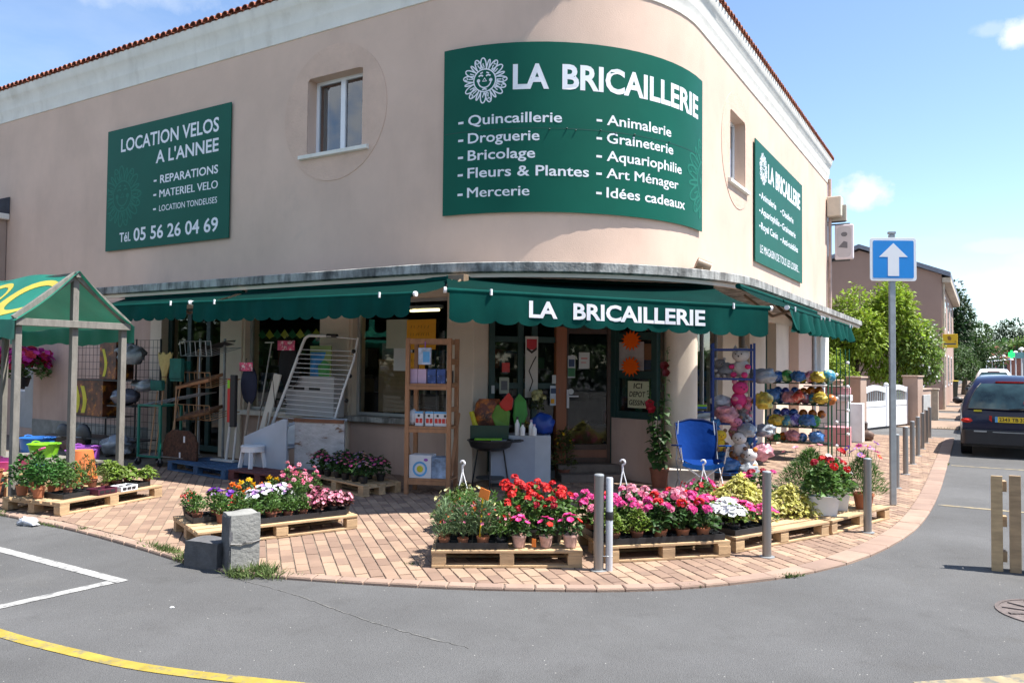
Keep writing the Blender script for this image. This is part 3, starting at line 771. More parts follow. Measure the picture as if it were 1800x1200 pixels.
# right side ground floor
def rbox(y0, y1, z0, z1, m, name, x0=XW-.3, x1=XW, bev=.008, parent=None):
    b = MB(); b.bx(x0, x1, y0, y1, z0, z1); return part(b, name, m, bev=bev, parent=parent)
rbox(11.4, 13.95, 0, .80, plaster_low, 'low_wall'); rbox(11.4, 12.25, .8, 2.7, cream, 'pier', x1=XW-.03)
rbox(11.4, 25.1, 2.7, 2.95, cream, 'lintel', x1=XW+.01)
rbox(13.95, 15.0, 0, 2.7, cream, 'pier', x1=XW+.0); rbox(15.0, 15.75, 0, 1.2, cream, 'low_wall', x1=XW-.01); rbox(15.75, 17.1, 0, 2.7, cream, 'pier', x1=XW+.02)
rbox(18.05, 19.4, 0, 2.7, cream, 'pier', x1=XW+.03); rbox(19.4, 21.3, 0, 2.7, plaster, 'pier', x1=XW+.25); rbox(21.3, 23.7, 0, 1.55, plaster, 'low_wall')
rbox(23.7, 25.08, 0, 2.7, whitep, 'pier', x1=XW+.02); rbox(21.3, 23.7, 1.55, 1.63, whitep, 'sill', x1=XW+.1); rbox(12.2, 14.0, .79, .87, whitep, 'sill', x1=XW+.12)
def rwin(y0, y1, z0, z1, x, fm, fw_=.05, mull=False):
    m = MB(); m.bx(x-.03, x+.03, y0, y0+fw_, z0, z1); m.bx(x-.03, x+.03, y1-fw_, y1, z0, z1); m.bx(x-.028, x+.028, y0+fw_, y1-fw_, z0, z0+fw_); m.bx(x-.028, x+.028, y0+fw_, y1-fw_, z1-fw_, z1)
    if mull: m.bx(x-.031, x+.031, (y0+y1)/2-fw_/2, (y0+y1)/2+fw_/2, z0+fw_, z1-fw_)
    wo = part(m, 'shop_window', fm, bev=.004); m = MB(); m.add([(x, y0, z0), (x, y1, z0), (x, y1, z1), (x, y0, z1)], [(0, 1, 2, 3)]); part(m, 'pane', win_glass, parent=wo)
rwin(12.25, 13.95, .87, 2.7, XW-.12, alu, mull=True); rwin(15.0, 15.75, 1.2, 2.7, XW-.1, alu); rwin(17.1, 18.05, .1, 2.7, XW-.2, greenp, .1); rwin(21.3, 23.7, 1.63, 2.7, XW-.12, pvc, .07, True)
b = MB(); b.tube([(XW+.3, 21.1, 0), (XW+.3, 21.1, 2.9)], .045, 12); part(b, 'downpipe', galv, smooth=40)
b = MB(); b.tube([(XW+.07, 25.02, 3.1), (XW+.07, 25.02, 7.4)], .05, 12); part(b, 'downpipe', mat('pinkish_pipe', (.5, .36, .3), .6), smooth=40)
# interior: floor, back walls, ceiling
b = MB(); fl = [(X0+.3, YW+.3), (-6.4, YW+.45), (-5.6, 10.8), (-4.9, 11.3), (-4.3, 11.4), (-4.3, 24.9), (-9, 24.9), (-9, 16), (X0+.3, 16)]
b.prism(fl, .0, .02); part(b, 'floor', mat('shop_floor_tiles', (.12, .10, .09), .5, .2, 2)); 
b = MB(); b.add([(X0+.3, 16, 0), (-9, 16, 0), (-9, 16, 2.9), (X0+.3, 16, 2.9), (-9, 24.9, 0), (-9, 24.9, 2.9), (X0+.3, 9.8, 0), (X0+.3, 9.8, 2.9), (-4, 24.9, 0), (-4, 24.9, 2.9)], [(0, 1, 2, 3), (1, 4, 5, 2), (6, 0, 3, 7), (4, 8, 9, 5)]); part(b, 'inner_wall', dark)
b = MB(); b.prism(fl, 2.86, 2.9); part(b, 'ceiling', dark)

# ---- signs
def sign_panel(name, label, u0, u1, z0, z1, off=.03):
    t = thing(name, label, 'sign', (*bp((u0+u1)/2, off)[0], z0))
    mb = MB(); us = urange(u0, u1, .2) if u1-u0 < 20 else []
    F = [P3(u, off+.02, z) for z in (z0, z1) for u in us]; B = [P3(u, off, z) for z in (z0, z1) for u in us]; n = len(us)
    mb.v = F+B
    for j in range(n-1):
        mb.f += [(j, j+1, n+j+1, n+j), (2*n+j, 3*n+j, 3*n+j+1, 2*n+j+1), (j, 2*n+j, 2*n+j+1, j+1), (n+j, n+j+1, 3*n+j+1, 3*n+j)]
    mb.f += [(0, n, 3*n, 2*n), (n-1, 3*n-1, 4*n-1, 2*n-1)]
    mb.build('panel', signg, t, smooth=30, wb=True)
    fn = lambda u, v, d=0: P3(u, off+.0212+d, v)
    fn2 = lambda u, v, d=0: P3(u, off+.0205+d, v)
    return t, fn, fn2
CAP = text_mesh('H', .02)[5]
def tl(t, fn, items, m=letw, bold=.014):
    for it in items:
        st, u0, u1, base, cap = it[:5]; bd = it[5] if len(it) > 5 else bold
        hm = 'M' in st; vs, fs, x0, x1, y0, y1 = text_mesh(st, 0 if hm else bd, 1.0); mb = MB(); s = cap/CAP
        for kx in ((-1, -.5, 0, .5, 1) if hm else (0,)): mb.add([fn(u0+(v.x-x0)/(x1-x0)*(u1-u0)+kx*s*(bd+.004), base+v.y*s, (kx+1)*.0002) for v in vs], fs)
        mb.build('lettering', m, t, wb=True)
t, fn, fn2 = sign_panel('wall_sign', 'green wall sign reading LOCATION VELOS A L\'ANNEE with a phone number', ul(-15.47), ul(-11.69), 3.96, 6.44)
q = lambda st, x0, x1, b, c, bd=.018: (st, ul(x0), ul(x1), b, c, bd)
tl(t, fn, [q('LOCATION VELOS', -15.01, -12.01, 5.96, .26), q("A L'ANNEE", -13.86, -12.01, 5.59, .245), q('-', -13.91, -13.82, 5.18, .2), q('REPARATIONS', -13.71, -12.01, 5.18, .155), q('-', -13.91, -13.82, 4.9, .2), q('MATERIEL VELO', -13.72, -12.01, 4.90, .150),
           q('-', -13.91, -13.82, 4.62, .2), q('LOCATION TONDEUSES', -13.72, -12.02, 4.63, .115, .006), q('Tél.', -14.99, -14.62, 4.12, .185), q('05 56 26 04 69', -14.52, -11.98, 4.11, .255)])
mb = MB(); sun_logo(mb, ul(-14.93), 5.05, .62, fn2, .028); 
mb2 = MB(); 
for f in mb.f:
    vs = [mb.v[i] for i in f]
    if all(v[0] > -15.46 for v in vs): mb2.add(vs, [tuple(range(len(f)))])
mb2.build('sun_emblem', signg2, t, wb=True)
t, fn, fn2 = sign_panel('curved_shop_sign', 'large curved green sign reading LA BRICAILLERIE wrapped round the corner', 12.385, 17.10, 3.92, 6.41)
tl(t, fn, [('LA', 13.47, 13.99, 5.73, .35), ('BRICAILLERIE', 14.18, 16.88, 5.73, .35)], bold=.030)
tl(t, fn, [(s_, 12.8, b_, z_, .15) for s_, b_, z_ in (('Quincaillerie', 14.18, 5.23), ('Droguerie', 13.86, 4.965), ('Bricolage', 13.80, 4.71), ('Fleurs & Plantes', 14.58, 4.45), ('Mercerie', 13.72, 4.16))])
tl(t, fn, [(s_, 14.85, b_, z_, .15) for s_, b_, z_ in (('Animalerie', 16.05, 5.24), ('Graineterie', 16.10, 4.975), ('Aquariophilie', 16.32, 4.71), ('Art Ménager', 16.23, 4.455), ('Idées cadeaux', 16.42, 4.17))])
tl(t, fn, [('-', u_, u_+.085, z_-.01, .2) for u_, zz in ((12.64, (5.23, 4.965, 4.71, 4.45, 4.16)), (14.69, (5.24, 4.975, 4.71, 4.455, 4.17))) for z_ in zz])
mb = MB(); sun_logo(mb, 13.05, 5.88, .335, fn, .019); mb.build('sun_emblem', letw, t, wb=True)
mb = MB(); sun_logo(mb, 17.22, 4.74, .72, lambda u, v, d=0: (u, v, d), .035); mb2 = MB()
for f in mb.f:
    vs = [mb.v[i] for i in f]
    if all(v[0] < 17.09 and 3.94 < v[1] < 6.39 for v in vs): mb2.add([fn2(*v) for v in vs], [tuple(range(len(f)))])
mb2.build('faded_sun_emblem', signg2, t, wb=True)
mb = MB()
for u_ in (14.0, 14.25, 14.38, 14.75, 15.3, 15.31, 14.99, 16.0): mb.ball(P3(u_, .058, 5.14+.02*math.sin(u_*30)), .012, 6, 4)
us_ = urange(12.4, 17.08, .2); mb.grid([[P3(u_, .0525, z_) for u_ in us_] for z_ in (5.138, 5.144)])
mb.build('rivet_seam', greenp, t, wb=True)
t, fn, fn2 = sign_panel('side_wall_sign', 'flat green LA BRICAILLERIE sign high on the sunny side wall', ur(16.08)-0, ur(20.9), 3.86, 6.37)
o3 = lambda y: ur(y)
tl(t, fn, [('LA', o3(17.18), o3(17.75), 5.70, .38), ('BRICAILLERIE', o3(17.9), o3(20.62), 5.70, .38)], bold=.030)
tl(t, fn, [(s_, o3(a_), o3(b_), z_, .15) for s_, a_, b_, z_ in (('Animalerie', 16.56, 17.94, 5.22), ('Aquariophilie', 16.56, 18.28, 4.9), ('Royal Canin', 16.56, 18.1, 4.58), ('Oisellerie', 18.56, 19.8, 5.21), ('Graineterie', 18.56, 20.05, 4.89), ('Anti-nuisibles', 18.56, 20.34, 4.57), )])
tl(t, fn, [('-', o3(a_), o3(a_+.1), z_, .2) for a_ in (16.40, 18.38) for z_ in (5.21, 4.89, 4.57)])
tl(t, fn, [('LE MAGASIN DE TOUS LES LOISIRS...', o3(16.48), o3(20.5), 4.09, .17, .0)])
mb = MB(); sun_logo(mb, o3(16.76), 5.88, .33, fn, .022); mb.build('sun_emblem', letw, t, wb=True)

# ---- awnings
clipm = white
def awning(label, a, b, back_a, back_b, zb=2.60, zt=2.86, zv=2.33, sc_w=.27, lift=0.0, text=None, zb2=None, group='green awnings under the canopy', ripple=.012, seed=1):
    """a, b: ends of the front bar (plan); back_a/b: ends at the roller under the canopy"""
    rr = random.Random(seed); zb2 = zb if zb2 is None else zb2
    t = thing('awning', label, 'awning', (*lerp(a, b, .5), 0), group=group)
    A_, B_ = Vector((*a, zb)), Vector((*b, zb2)); Ka, Kb = Vector((*back_a, zt)), Vector((*back_b, zt)); L = (B_-A_).length; d = (B_-A_).normalized(); nn = Vector((d.y, -d.x, 0)).normalized()
    n = max(8, int(L/.12)); rows = []
    for j in range(5):
        s = j/4; rows.append([Ka.lerp(Kb, i/n)*(1-s)+A_.lerp(B_, i/n)*s+Vector((0, 0, -.05*math.sin(PI*s))) for i in range(n+1)])
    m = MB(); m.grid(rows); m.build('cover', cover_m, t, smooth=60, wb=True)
    nsc = max(2, round(L/sc_w)); K = 8; top = []; midr = []; bot = []
    N_ = nsc*K
    for i in range(N_+1):
        p = A_.lerp(B_, i/N_); ph = (i % K)/K; sag = math.sin(PI*((i/K) % 1))**.55 if i % K else 0
        wob = ripple*math.sin(i*.41+seed)+ripple*.7*math.sin(i*.17+2*seed)
        top.append(p+nn*.02+Vector((0, 0, -.01))); h_ = (zb-zv)
        midr.append(p+nn*(.03+wob)+Vector((0, 0, -h_*.55))); bot.append(p+nn*(.03+wob*1.9)+Vector((0, 0, -(h_-.045)-.045*sag)))
    m = MB(); m.grid([top, midr, bot]); m.build('valance', awnm, t, smooth=60, wb=True)
    m = MB(); m.tube([A_-d*.03, B_+d*.03], .028, 12); m.build('front_bar', awnm, t, smooth=40, wb=True)
    m = MB(); m.tube([A_-d*.06, A_-d*.03], .033, 12); m.tube([B_+d*.03, B_+d*.06], .033, 12); m.build('bar_cap', white, t, smooth=40, wb=True)
    m = MB(); m.tube([Ka, Kb], .04, 12); m.build('roller', awnm, t, smooth=40, wb=True)
    for s in (.12, .88):
        p = A_.lerp(B_, s); k_ = Ka.lerp(Kb, s); m = MB(); m.bar(p+nn*.035+Vector((0, 0, .035)), p+nn*.035+Vector((0, 0, -.035)), .03, .02); m.build('clip', white, t, bev=.004, wb=True)
        e = k_.lerp(p, .5)+d*(.28 if s < .5 else -.28)+Vector((0, 0, -.24)); m = MB(); m.bar(k_+Vector((0, 0, -.10)), e, .035, .03); m.bar(e, p+Vector((0, 0, -.01)), .035, .03); m.build('arm', brass, t, wb=True)
    if text:
        st, s0, s1, v0, v1 = text
        for w_, a_, b_ in st:
            vs, fs, x0, x1, y0, y1 = text_mesh(w_, .03, 1.0); m = MB()
            def fz(v):
                s = a_+(v.x-x0)/(x1-x0)*(b_-a_); p = A_.lerp(B_, s); i = s*N_; wob = ripple*math.sin(i*.41+seed)+ripple*.7*math.sin(i*.17+2*seed); z = v0+(v.y-y0)/(y1-y0)*(v1-v0); f_ = min(1, max(0, (-z)/((zb-zv)*.55)))
                return p+nn*(.024+.006*f_+wob*max(f_, .2)+.004)+Vector((0, 0, z))
            m.add([fz(v) for v in vs], fs); m.build('lettering', letw, t, wb=True)
    return t
awning('left green scalloped awning beside the market stall', (-13.4, 7.6), (-10.27, 7.6), (-13.4, 8.62), (-10.27, 8.62), seed=2, zv=2.34)
awning('long plain green awning in the middle of the left wall', (-10.13, 7.6), (-6.0, 7.6), (-10.13, 8.62), (-6.0, 8.62), seed=3, zb=2.59, zb2=2.565, zv=2.30)
Aa, Ab = (-5.09, 7.10), (-2.26, 9.84)
awning('corner awning with white letters LA BRICAILLERIE', Aa, Ab, (-6.15, 8.52), (-3.35, 11.2), zb=2.53, zb2=2.43, zv=2.17, seed=5, sc_w=.26, ripple=.006,
       text=([('LA', .232, .317), ('BRICAILLERIE', .366, .785)], 0, 1, -.262, -.068))
awning('narrow green awning over the ball rack by the sunny wall', (-2.30, 11.2), (-2.30, 13.95), (-2.98, 11.2), (-2.98, 13.95), zb=2.53, zv=2.21, seed=7, ripple=.03)
awning('farthest green awning at the end of the sunny wall', (-2.30, 14.05), (-2.30, 17.25), (-2.98, 14.05), (-2.98, 17.25), zb=2.55, zv=2.23, seed=9, ripple=.03)
# bracket cluster between the two front awnings
b = MB(); b.bar((-6.06, 8.55, 2.84), (-5.98, 8.25, 2.68), .03, .05); b.bar((-5.92, 8.55, 2.84), (-5.86, 8.25, 2.66), .03, .05); b.bx(-6.12, -5.86, 8.5, 8.62, 2.80, 2.9); b.build('awning_bracket', brass, shop, bev=.005, wb=True)

# ================================================================== PALLETS, PLANTS
wood = mat('pale_pallet_wood', (0.44, 0.30, 0.17), 0.85, 0.16, 4, 0.4, 60, island=0.15, streak=(1, 6, 6), stain=((0.22, 0.15, 0.09), 5, .58, .8, .5))
wood_g = mat('grey_weathered_timber', (0.185, 0.175, 0.155), 0.9, 0.16, 6, 0.5, 50, streak=(3, 3, .6), stain=((0.14, 0.13, 0.11), 5, .55, .8, .5))
wood_s = mat('orange_shelf_wood', (0.34, 0.17, 0.085), 0.75, 0.14, 5, 0.3, 50, streak=(2, 2, .7))
blue_w = mat('blue_painted_wood', (0.035, 0.09, 0.18), 0.8, 0.2, 6)
red_w = mat('faded_red_painted_wood', (0.13, 0.04, 0.04), 0.85, 0.2, 6)
wood1 = obj_tone(wood, .2)
def pallet(label, P, ang, L, W, m=None, group='wooden pallets of plants on the pavement'):
    m = m or wood1
    t = thing('pallet', label, 'pallet', (P[0], P[1], .002), R(ang), group)
    rr = random.Random(label)
    def bd(x0, x1, y0, y1, z0, z1, nm, j=.004):
        b = MB(); dx, dy = rr.uniform(-j, j), rr.uniform(-j, j); b.bx(x0+dx, x1+dx, y0+dy, y1+dy, z0, z1); b.build(nm, m, t, bev=.003)
    sy = W/.8
    for y in (0, W/2-.05, W-.1): bd(0, L, y, y+.1, 0, .02, 'bottom_board')
    for x in (0, L/2-.06, L-.12):
        for y in (0, W/2-.05, W-.1): bd(x, x+.12, y+.002, y+.098, .02, .098, 'block')
        bd(x, x+.12, .003, W-.003, .098, .120, 'cross_board')
    n = 5 if W < .9 else 6; gp = .035; wd = (W-gp*(n-1))/n
    for k in range(n): bd(-.004, L+.004, k*(wd+gp), k*(wd+gp)+wd, .120, .143, 'top_board')
    M_ = Matrix.Translation((P[0], P[1], 0)) @ Matrix.Rotation(R(ang), 4, 'Z')
    return lambda u, v: (M_ @ Vector((u, v, .146)))
leafm = lambda n, c, tr=.35: mat(n, c, .55, .15, 6, island=.45, trans=tr)
LF = dict(deep=leafm('deep_green_leaf', (.045, .105, .026)), mid=leafm('mid_green_leaf', (.085, .17, .035)), lime=leafm('lime_green_leaf', (.15, .23, .03)), grey=leafm('grey_green_leaf', (.13, .20, .09)),
          red=leafm('bronze_leaf', (.085, .025, .02)), yellow=leafm('yellow_variegated_leaf', (.50, .47, .13)), olive=leafm('olive_leaf', (.10, .12, .03)), basil=leafm('basil_leaf', (.05, .15, .028)))
pet = lambda n, c: mat(n, c, .6, .08, 8, island=.22, trans=.3)
PT = dict(red=pet('scarlet_petal', (.62, .012, .012)), crim=pet('crimson_petal', (.40, .008, .03)), pink=pet('pink_petal', (.78, .20, .34)), hot=pet('hot_pink_petal', (.68, .05, .27)), mag=pet('magenta_petal', (.58, .04, .32)), white=pet('white_petal', (.78, .78, .80)),
          pale=pet('pale_pink_petal', (.75, .34, .42)), orange=pet('orange_petal', (.72, .15, .01)), yellow=pet('yellow_petal', (.75, .48, .01)), purple=pet('purple_petal', (.13, .025, .30)), mauve=pet('mauve_petal', (.42, .22, .55)), cream=pet('cream_petal', (.70, .66, .32)), dark=pet('dark_red_petal', (.16, .005, .01)), violet=pet('violet_petal', (.07, .01, .13)))
terra = mat('terracotta_pot', (0.42, 0.15, 0.07), .8, .12, 6)
terra_d = mat('brown_plastic_pot', (0.20, 0.07, 0.04), .6, .15, 6)
potw = mat('striped_pot', (0.55, 0.35, 0.30), .6, .2, 20)
ycentre = mat('flower_centre_yellow', (.6, .35, .02), .7)
soil = mat('potting_soil', (.03, .02, .015), .95, .3, 20)
def leaf(mb, p, d, n_, L, W, fold=.25, curl=.25):
    d = d.normalized(); s = d.cross(n_); s = s.normalized() if s.length > 1e-4 else Vector((1, 0, 0)); u = s.cross(d)
    k = len(mb.v); m_ = p+d*L*.5
    mb.v += [tuple(p), tuple(m_+s*W*.5+u*W*fold), tuple(p+d*L-u*L*curl), tuple(m_-s*W*.5+u*W*fold), tuple(m_)]
    mb.f += [(k, k+4, k+1), (k+4, k+2, k+1), (k, k+3, k+4), (k+4, k+3, k+2)]
def petal_disc(mb, c, n_, r, k=5, cup=.25, rr=random):
    n_ = n_.normalized(); a = n_.orthogonal().normalized(); b = n_.cross(a); q = len(mb.v); mb.v.append(tuple(c-n_*r*cup)); m_ = 2*k
    off = rr.uniform(0, 6)
    for i in range(m_):
        t = 2*PI*i/m_+off; rad = r*(1.0 if i % 2 == 0 else .80); mb.v.append(tuple(c+(a*math.cos(t)+b*math.sin(t))*rad+n_*r*rr.uniform(-.05, .12)))
    for i in range(m_): mb.f.append((q, q+1+i, q+1+(i+1) % m_))
def petals_ray(mb, c, n_, r, k=9, rr=random):
    n_ = n_.normalized(); a = n_.orthogonal().normalized(); b = n_.cross(a); off = rr.uniform(0, 6)
    for i in range(k):
        t = 2*PI*i/k+off; d = a*math.cos(t)+b*math.sin(t); leaf(mb, c, d+n_*rr.uniform(0, .2), n_, r, r*.45, .05, .05)
BL_ = {}
def bloom_mesh(kind, col, r):
    key = (kind, col, r)
    if key in BL_: return BL_[key]
    rr = random.Random(str(key)); mb = MB(); Z = Vector((0, 0, 1))
    if kind == 'ball':
        for i in range(22):
            d = Vector((rr.gauss(0, 1), rr.gauss(0, 1), abs(rr.gauss(0, .8))-.15)).normalized(); petal_disc(mb, Vector((d.x*r*.75, d.y*r*.75, d.z*r*.6)), d+Vector((rr.gauss(0, .25), rr.gauss(0, .25), .2)), r*.42, 5, .15, rr)
    elif kind == 'pom':
        for i in range(26):
            d = Vector((rr.gauss(0, 1), rr.gauss(0, 1), abs(rr.gauss(0, .6))-.1)).normalized(); leaf(mb, Vector((0, 0, 0)), d, Z, r, r*.6, .1, .2)
    elif kind == 'disc': petal_disc(mb, Vector((0, 0, 0)), Z, r, 5, .35, rr); petal_disc(mb, Vector((0, 0, .003)), Z, r*.9, 5, .4, rr)
    elif kind == 'daisy': petals_ray(mb, Vector((0, 0, 0)), Z, r, 11, rr)
    ms = [PT[col]]; me = mb.mesh('bloom', ms)
    if kind == 'daisy':
        m2 = MB(); m2.v = list(mb.v); m2.f = list(mb.f); nf = len(m2.f); m2.ball((0, 0, r*.06), r*.28, 7, 4, (1, 1, .5)); me = m2.mesh('bloom', [PT[col], ycentre])
        for i, p in enumerate(me.polygons): p.material_index = 1 if i >= nf else 0
    BL_[key] = me; return me
def plant(label, cat='potted plant', group=None, leafk='mid', n=160, rx=.11, h=.2, L=.05, W=.04, pot=('lathe', .055, .09, 'terra'), bloom=None, nb=6, br=.035, stalk=.03, droop=.2, small=None, seed=0, name='potted_plant', z0=None, upw=.35, stems=True, shape=1.0):
    rr = random.Random(seed*31+len(label)); t = thing(name, label, cat, group=group)
    ph = 0
    if pot:
        kd, pr, ph, pm_ = pot; pmx = dict(terra=terra, brown=terra_d, black=black, white=white, stripe=potw)[pm_]
        b = MB()
        if kd == 'lathe': b.lathe((0, 0, 0), [(pr*.74, 0), (pr*.95, ph*.82), (pr*1.04, ph*.83), (pr*1.04, ph), (pr*.93, ph), (pr*.9, ph*.86), (.0001, ph*.86)], 14)
        else: 
            x, y = pr, pr*.5; M8 = [(-x*.85, -y*.8, 0), (x*.85, -y*.8, 0), (x*.85, y*.8, 0), (-x*.85, y*.8, 0), (-x, -y, ph), (x, -y, ph), (x, y, ph), (-x, y, ph), (-x*.93, -y*.88, ph), (x*.93, -y*.88, ph), (x*.93, y*.88, ph), (-x*.93, y*.88, ph), (-x*.9, -y*.85, ph-.02), (x*.9, -y*.85, ph-.02), (x*.9, y*.85, ph-.02), (-x*.9, y*.85, ph-.02)]
            F8 = [(3, 2, 1, 0)]+[(r_*4+i, r_*4+(i+1) % 4, (r_+1)*4+(i+1) % 4, (r_+1)*4+i) for r_ in (0,) for i in range(4)]+[(4+i, 4+(i+1) % 4, 8+(i+1) % 4, 8+i) for i in range(4)]+[(8+i, 8+(i+1) % 4, 12+(i+1) % 4, 12+i) for i in range(4)]+[(12, 13, 14, 15)]
            b.add(M8, F8)
        b.build('pot', pmx, t, smooth=40)
    fb = MB(); Z = Vector((0, 0, 1)); base = Vector((0, 0, ph*.85)); top = []
    for i in range(n):
        a = rr.uniform(0, 2*PI); q = rr.uniform(0, 1)**.5; hh = rr.uniform(.0, 1); rad = rx*(math.sin(PI*min(.5+hh*.5, .98))**.6 if shape else 1)*q
        p = base+Vector((math.cos(a)*rad, math.sin(a)*rad, .02+hh*h*(1-.25*q*q)))
        d = Vector((math.cos(a)*(.3+q), math.sin(a)*(.3+q), upw+rr.gauss(0, .35)))
        d += Vector((rr.gauss(0, .5), rr.gauss(0, .5), 0)); leaf(fb, p, d, Z+Vector((rr.gauss(0, .5), rr.gauss(0, .5), 0)), L*rr.uniform(.7, 1.2), W*rr.uniform(.7, 1.2), .2, droop)
    if stems:
        for i in range(7):
            a = rr.uniform(0, 6.3); e = Vector((math.cos(a)*rx*.6, math.sin(a)*rx*.6, h*.7)); fb.tube([base, base+e*.5+Vector((0, 0, .01)), base+e], .003, 3, cap=False)
    fb.build('foliage', LF[leafk], t, kind='stuff')
    if bloom:
        kd, cols = bloom; cols = cols if isinstance(cols, (list, tuple)) else [cols]
        for i in range(nb):
            a = 2*PI*(i*.618+rr.uniform(-.06, .06)); q = math.sqrt((i+.5)/nb); p = base+Vector((math.cos(a)*rx*.95*q, math.sin(a)*rx*.95*q, h*(1.0-.42*q*q)+stalk*rr.uniform(.5, 1.5)))
            me = bloom_mesh(kd, rr.choice(cols), br)
            tl_ = q*rr.uniform(.4, 1.0); o = inst('bloom', me, t, p, (0, tl_, a), rr.uniform(.8, 1.15)); 
            if stalk > .02: fb2 = None
        if stalk > .02:
            sb = MB()
            for c in [c for c in t.children if c.name.startswith('bloom')]:
                l = Vector(c.location); sb.tube([Vector((l.x*.7, l.y*.7, l.z*.55)), l-Vector((0, 0, br*.3))], .0025, 3, cap=False)
            sb.build('stalks', LF['mid'], t, kind='stuff')
    if small:
        cols, cnt, r_, kd = small
        for ci, c in enumerate(cols):
            sb = MB()
            for i in range(cnt//len(cols)):
                a = rr.uniform(0, 2*PI); q = rr.uniform(0, 1)**.5; el = rr.uniform(.45, 1.12)
                p = base+Vector((math.cos(a)*rx*q*1.05, math.sin(a)*rx*q*1.05, h*el*(1-.3*q*q)+.012)); d = Vector((math.cos(a)*q, math.sin(a)*q, .7))+Vector((rr.gauss(0, .3), rr.gauss(0, .3), 0))
                if kd == 'ray': petals_ray(sb, p, d, r_*rr.uniform(.8, 1.2), 8, rr)
                else: petal_disc(sb, p, d, r_*rr.uniform(.75, 1.2), 4, .3, rr)
            sb.build('flowers', PT[c], t, kind='stuff')
    return t
def put(t, p, rz=0, sc_=1.0, label=None, used={}):
    """first use moves the source, later ones copy it and its parts"""
    o = t if t.name not in used else copy_tree(t); used[t.name] = 1
    o.location = p; o.rotation_euler = (0, 0, rz); o.scale = (sc_, sc_, sc_)
    if label: o['label'] = label
    return o
ORD = ['first', 'second', 'third', 'fourth', 'fifth', 'sixth', 'seventh', 'eighth', 'ninth', 'tenth', 'eleventh', 'twelfth']
rq = random.Random(5)
def tray(label, p, ang, nx, ny, c=.1, group='black plant trays'):
    t = thing('plant_tray', label, 'plant tray', tuple(p), R(ang), group); b = MB(); L, W = nx*c, ny*c
    b.bx(0, L, 0, W, 0, .004)
    for k in range(nx+1): b.bx(k*c-.004, k*c+.004, 0, W, .004, .055)
    for k in range(ny+1): b.bx(0, L, k*c-.004, k*c+.004, .0041, .0545)
    b.build('tray', black, t); return t

# -- herb pallet, left
f = pallet('pallet of green herbs beside the market stall post', (-8.69, 4.87), 99, 1.42, .93)
herb = [plant('x', 'herb', 'potted herbs on the left pallet', 'basil', 230, .15, .30, .055, .035, seed=1, pot=('lathe', .06, .1, 'terra'), upw=.5),
        plant('x', 'herb', 'potted herbs on the left pallet', 'mid', 220, .15, .24, .045, .03, seed=2, pot=('lathe', .06, .1, 'brown')),
        plant('x', 'herb', 'potted herbs on the left pallet', 'lime', 150, .15, .17, .07, .055, seed=3, pot=('lathe', .06, .09, 'brown'), droop=.4),
        plant('x', 'herb', 'potted herbs on the left pallet', 'olive', 260, .11, .26, .03, .012, seed=4, pot=('lathe', .06, .09, 'brown'), upw=1.0)]
hn = ['dark green basil', 'bushy green mint', 'lime green broad-leaved basil', 'wispy olive green thyme']
spots = [(0, .14, .80, 1.15), (0, .10, .48, 1.15), (0, .36, .86, 1.2), (0, .36, .58, 1.1), (1, .33, .30, .9), (1, .60, .78, 1.1), (1, .60, .45, .8), (3, .82, .30, .75), (3, .92, .62, 1.0), (1, .84, .86, .9), (2, 1.02, .32, .95), (2, 1.22, .36, .9), (2, 1.20, .64, 1.0), (2, 1.36, .20, .8), (2, 1.33, .85, .9), (3, 1.04, .88, 1.1)]
for i, (k, u_, v_, s_) in enumerate(spots): put(herb[k], f(u_, v_)+Vector((0, 0, .01)), rq.uniform(0, 6), s_, f'{hn[k]} pot on the left pallet, {ORD[i % 12] if i < 12 else ["thirteenth", "fourteenth", "fifteenth", "sixteenth"][i-12]} counting from the stall post')
tray('black tray under the herb pots near the stall post', f(.16, .16), 99, 5, 3); tray('black tray at the right end of the herb pallet', f(.92, .10), 99, 4, 3)
def crate(name, label, p, ang, L, W, Hh, m, cat='crate'):
    t = thing(name, label, cat, tuple(p), R(ang)); b = MB(); th = .008
    b.bx(0, L, 0, W, 0, th); b.bx(0, L, 0, th, th, Hh); b.bx(0, L, W-th, W, th, Hh); b.bx(0, th, th, W-th, th, Hh); b.bx(L-th, L, th, W-th, th, Hh); b.build('tray_body', m, t, bev=.004)
    b = MB(); 
    for k in range(3): b.bx(.02+k*(L-.04)/3, .02+(k+.8)*(L-.04)/3, -.004, 0, .02, Hh*.75)
    b.build('recess', black, t); return t
crate('seed_tray', 'empty dark plum plastic tray at the front of the herb pallet', f(.50, .02), 99, .26, .20, .07, mat('plum_plastic', (.08, .012, .03), .5))
crate('seed_tray', 'small white plastic tray with square holes on the herb pallet', f(.80, .0), 99, .24, .18, .065, white)
# -- left flower pallet
f = pallet('pallet of mixed bedding flowers behind the broken concrete post', (-6.17, 4.72), 67, 1.58, .94)
gB = 'bedding plants on the mixed flower pallet'
beg = plant('x', group=gB, leafk='red', n=120, rx=.085, h=.13, L=.04, W=.035, pot=('lathe', .05, .08, 'black'), small=(('pale', 'pink'), 46, .020, 'disc'), seed=5)
grn = plant('x', group=gB, leafk='mid', n=150, rx=.085, h=.15, L=.045, W=.022, pot=('lathe', .05, .08, 'brown'), seed=6, upw=.7)
mar = plant('x', group=gB, leafk='mid', n=110, rx=.08, h=.15, L=.045, W=.02, pot=('lathe', .05, .08, 'brown'), bloom=('pom', ['orange']), nb=5, br=.034, seed=7)
may = plant('x', group=gB, leafk='mid', n=110, rx=.08, h=.19, L=.045, W=.02, pot=('lathe', .05, .08, 'brown'), bloom=('pom', ['yellow']), nb=3, br=.036, seed=8)
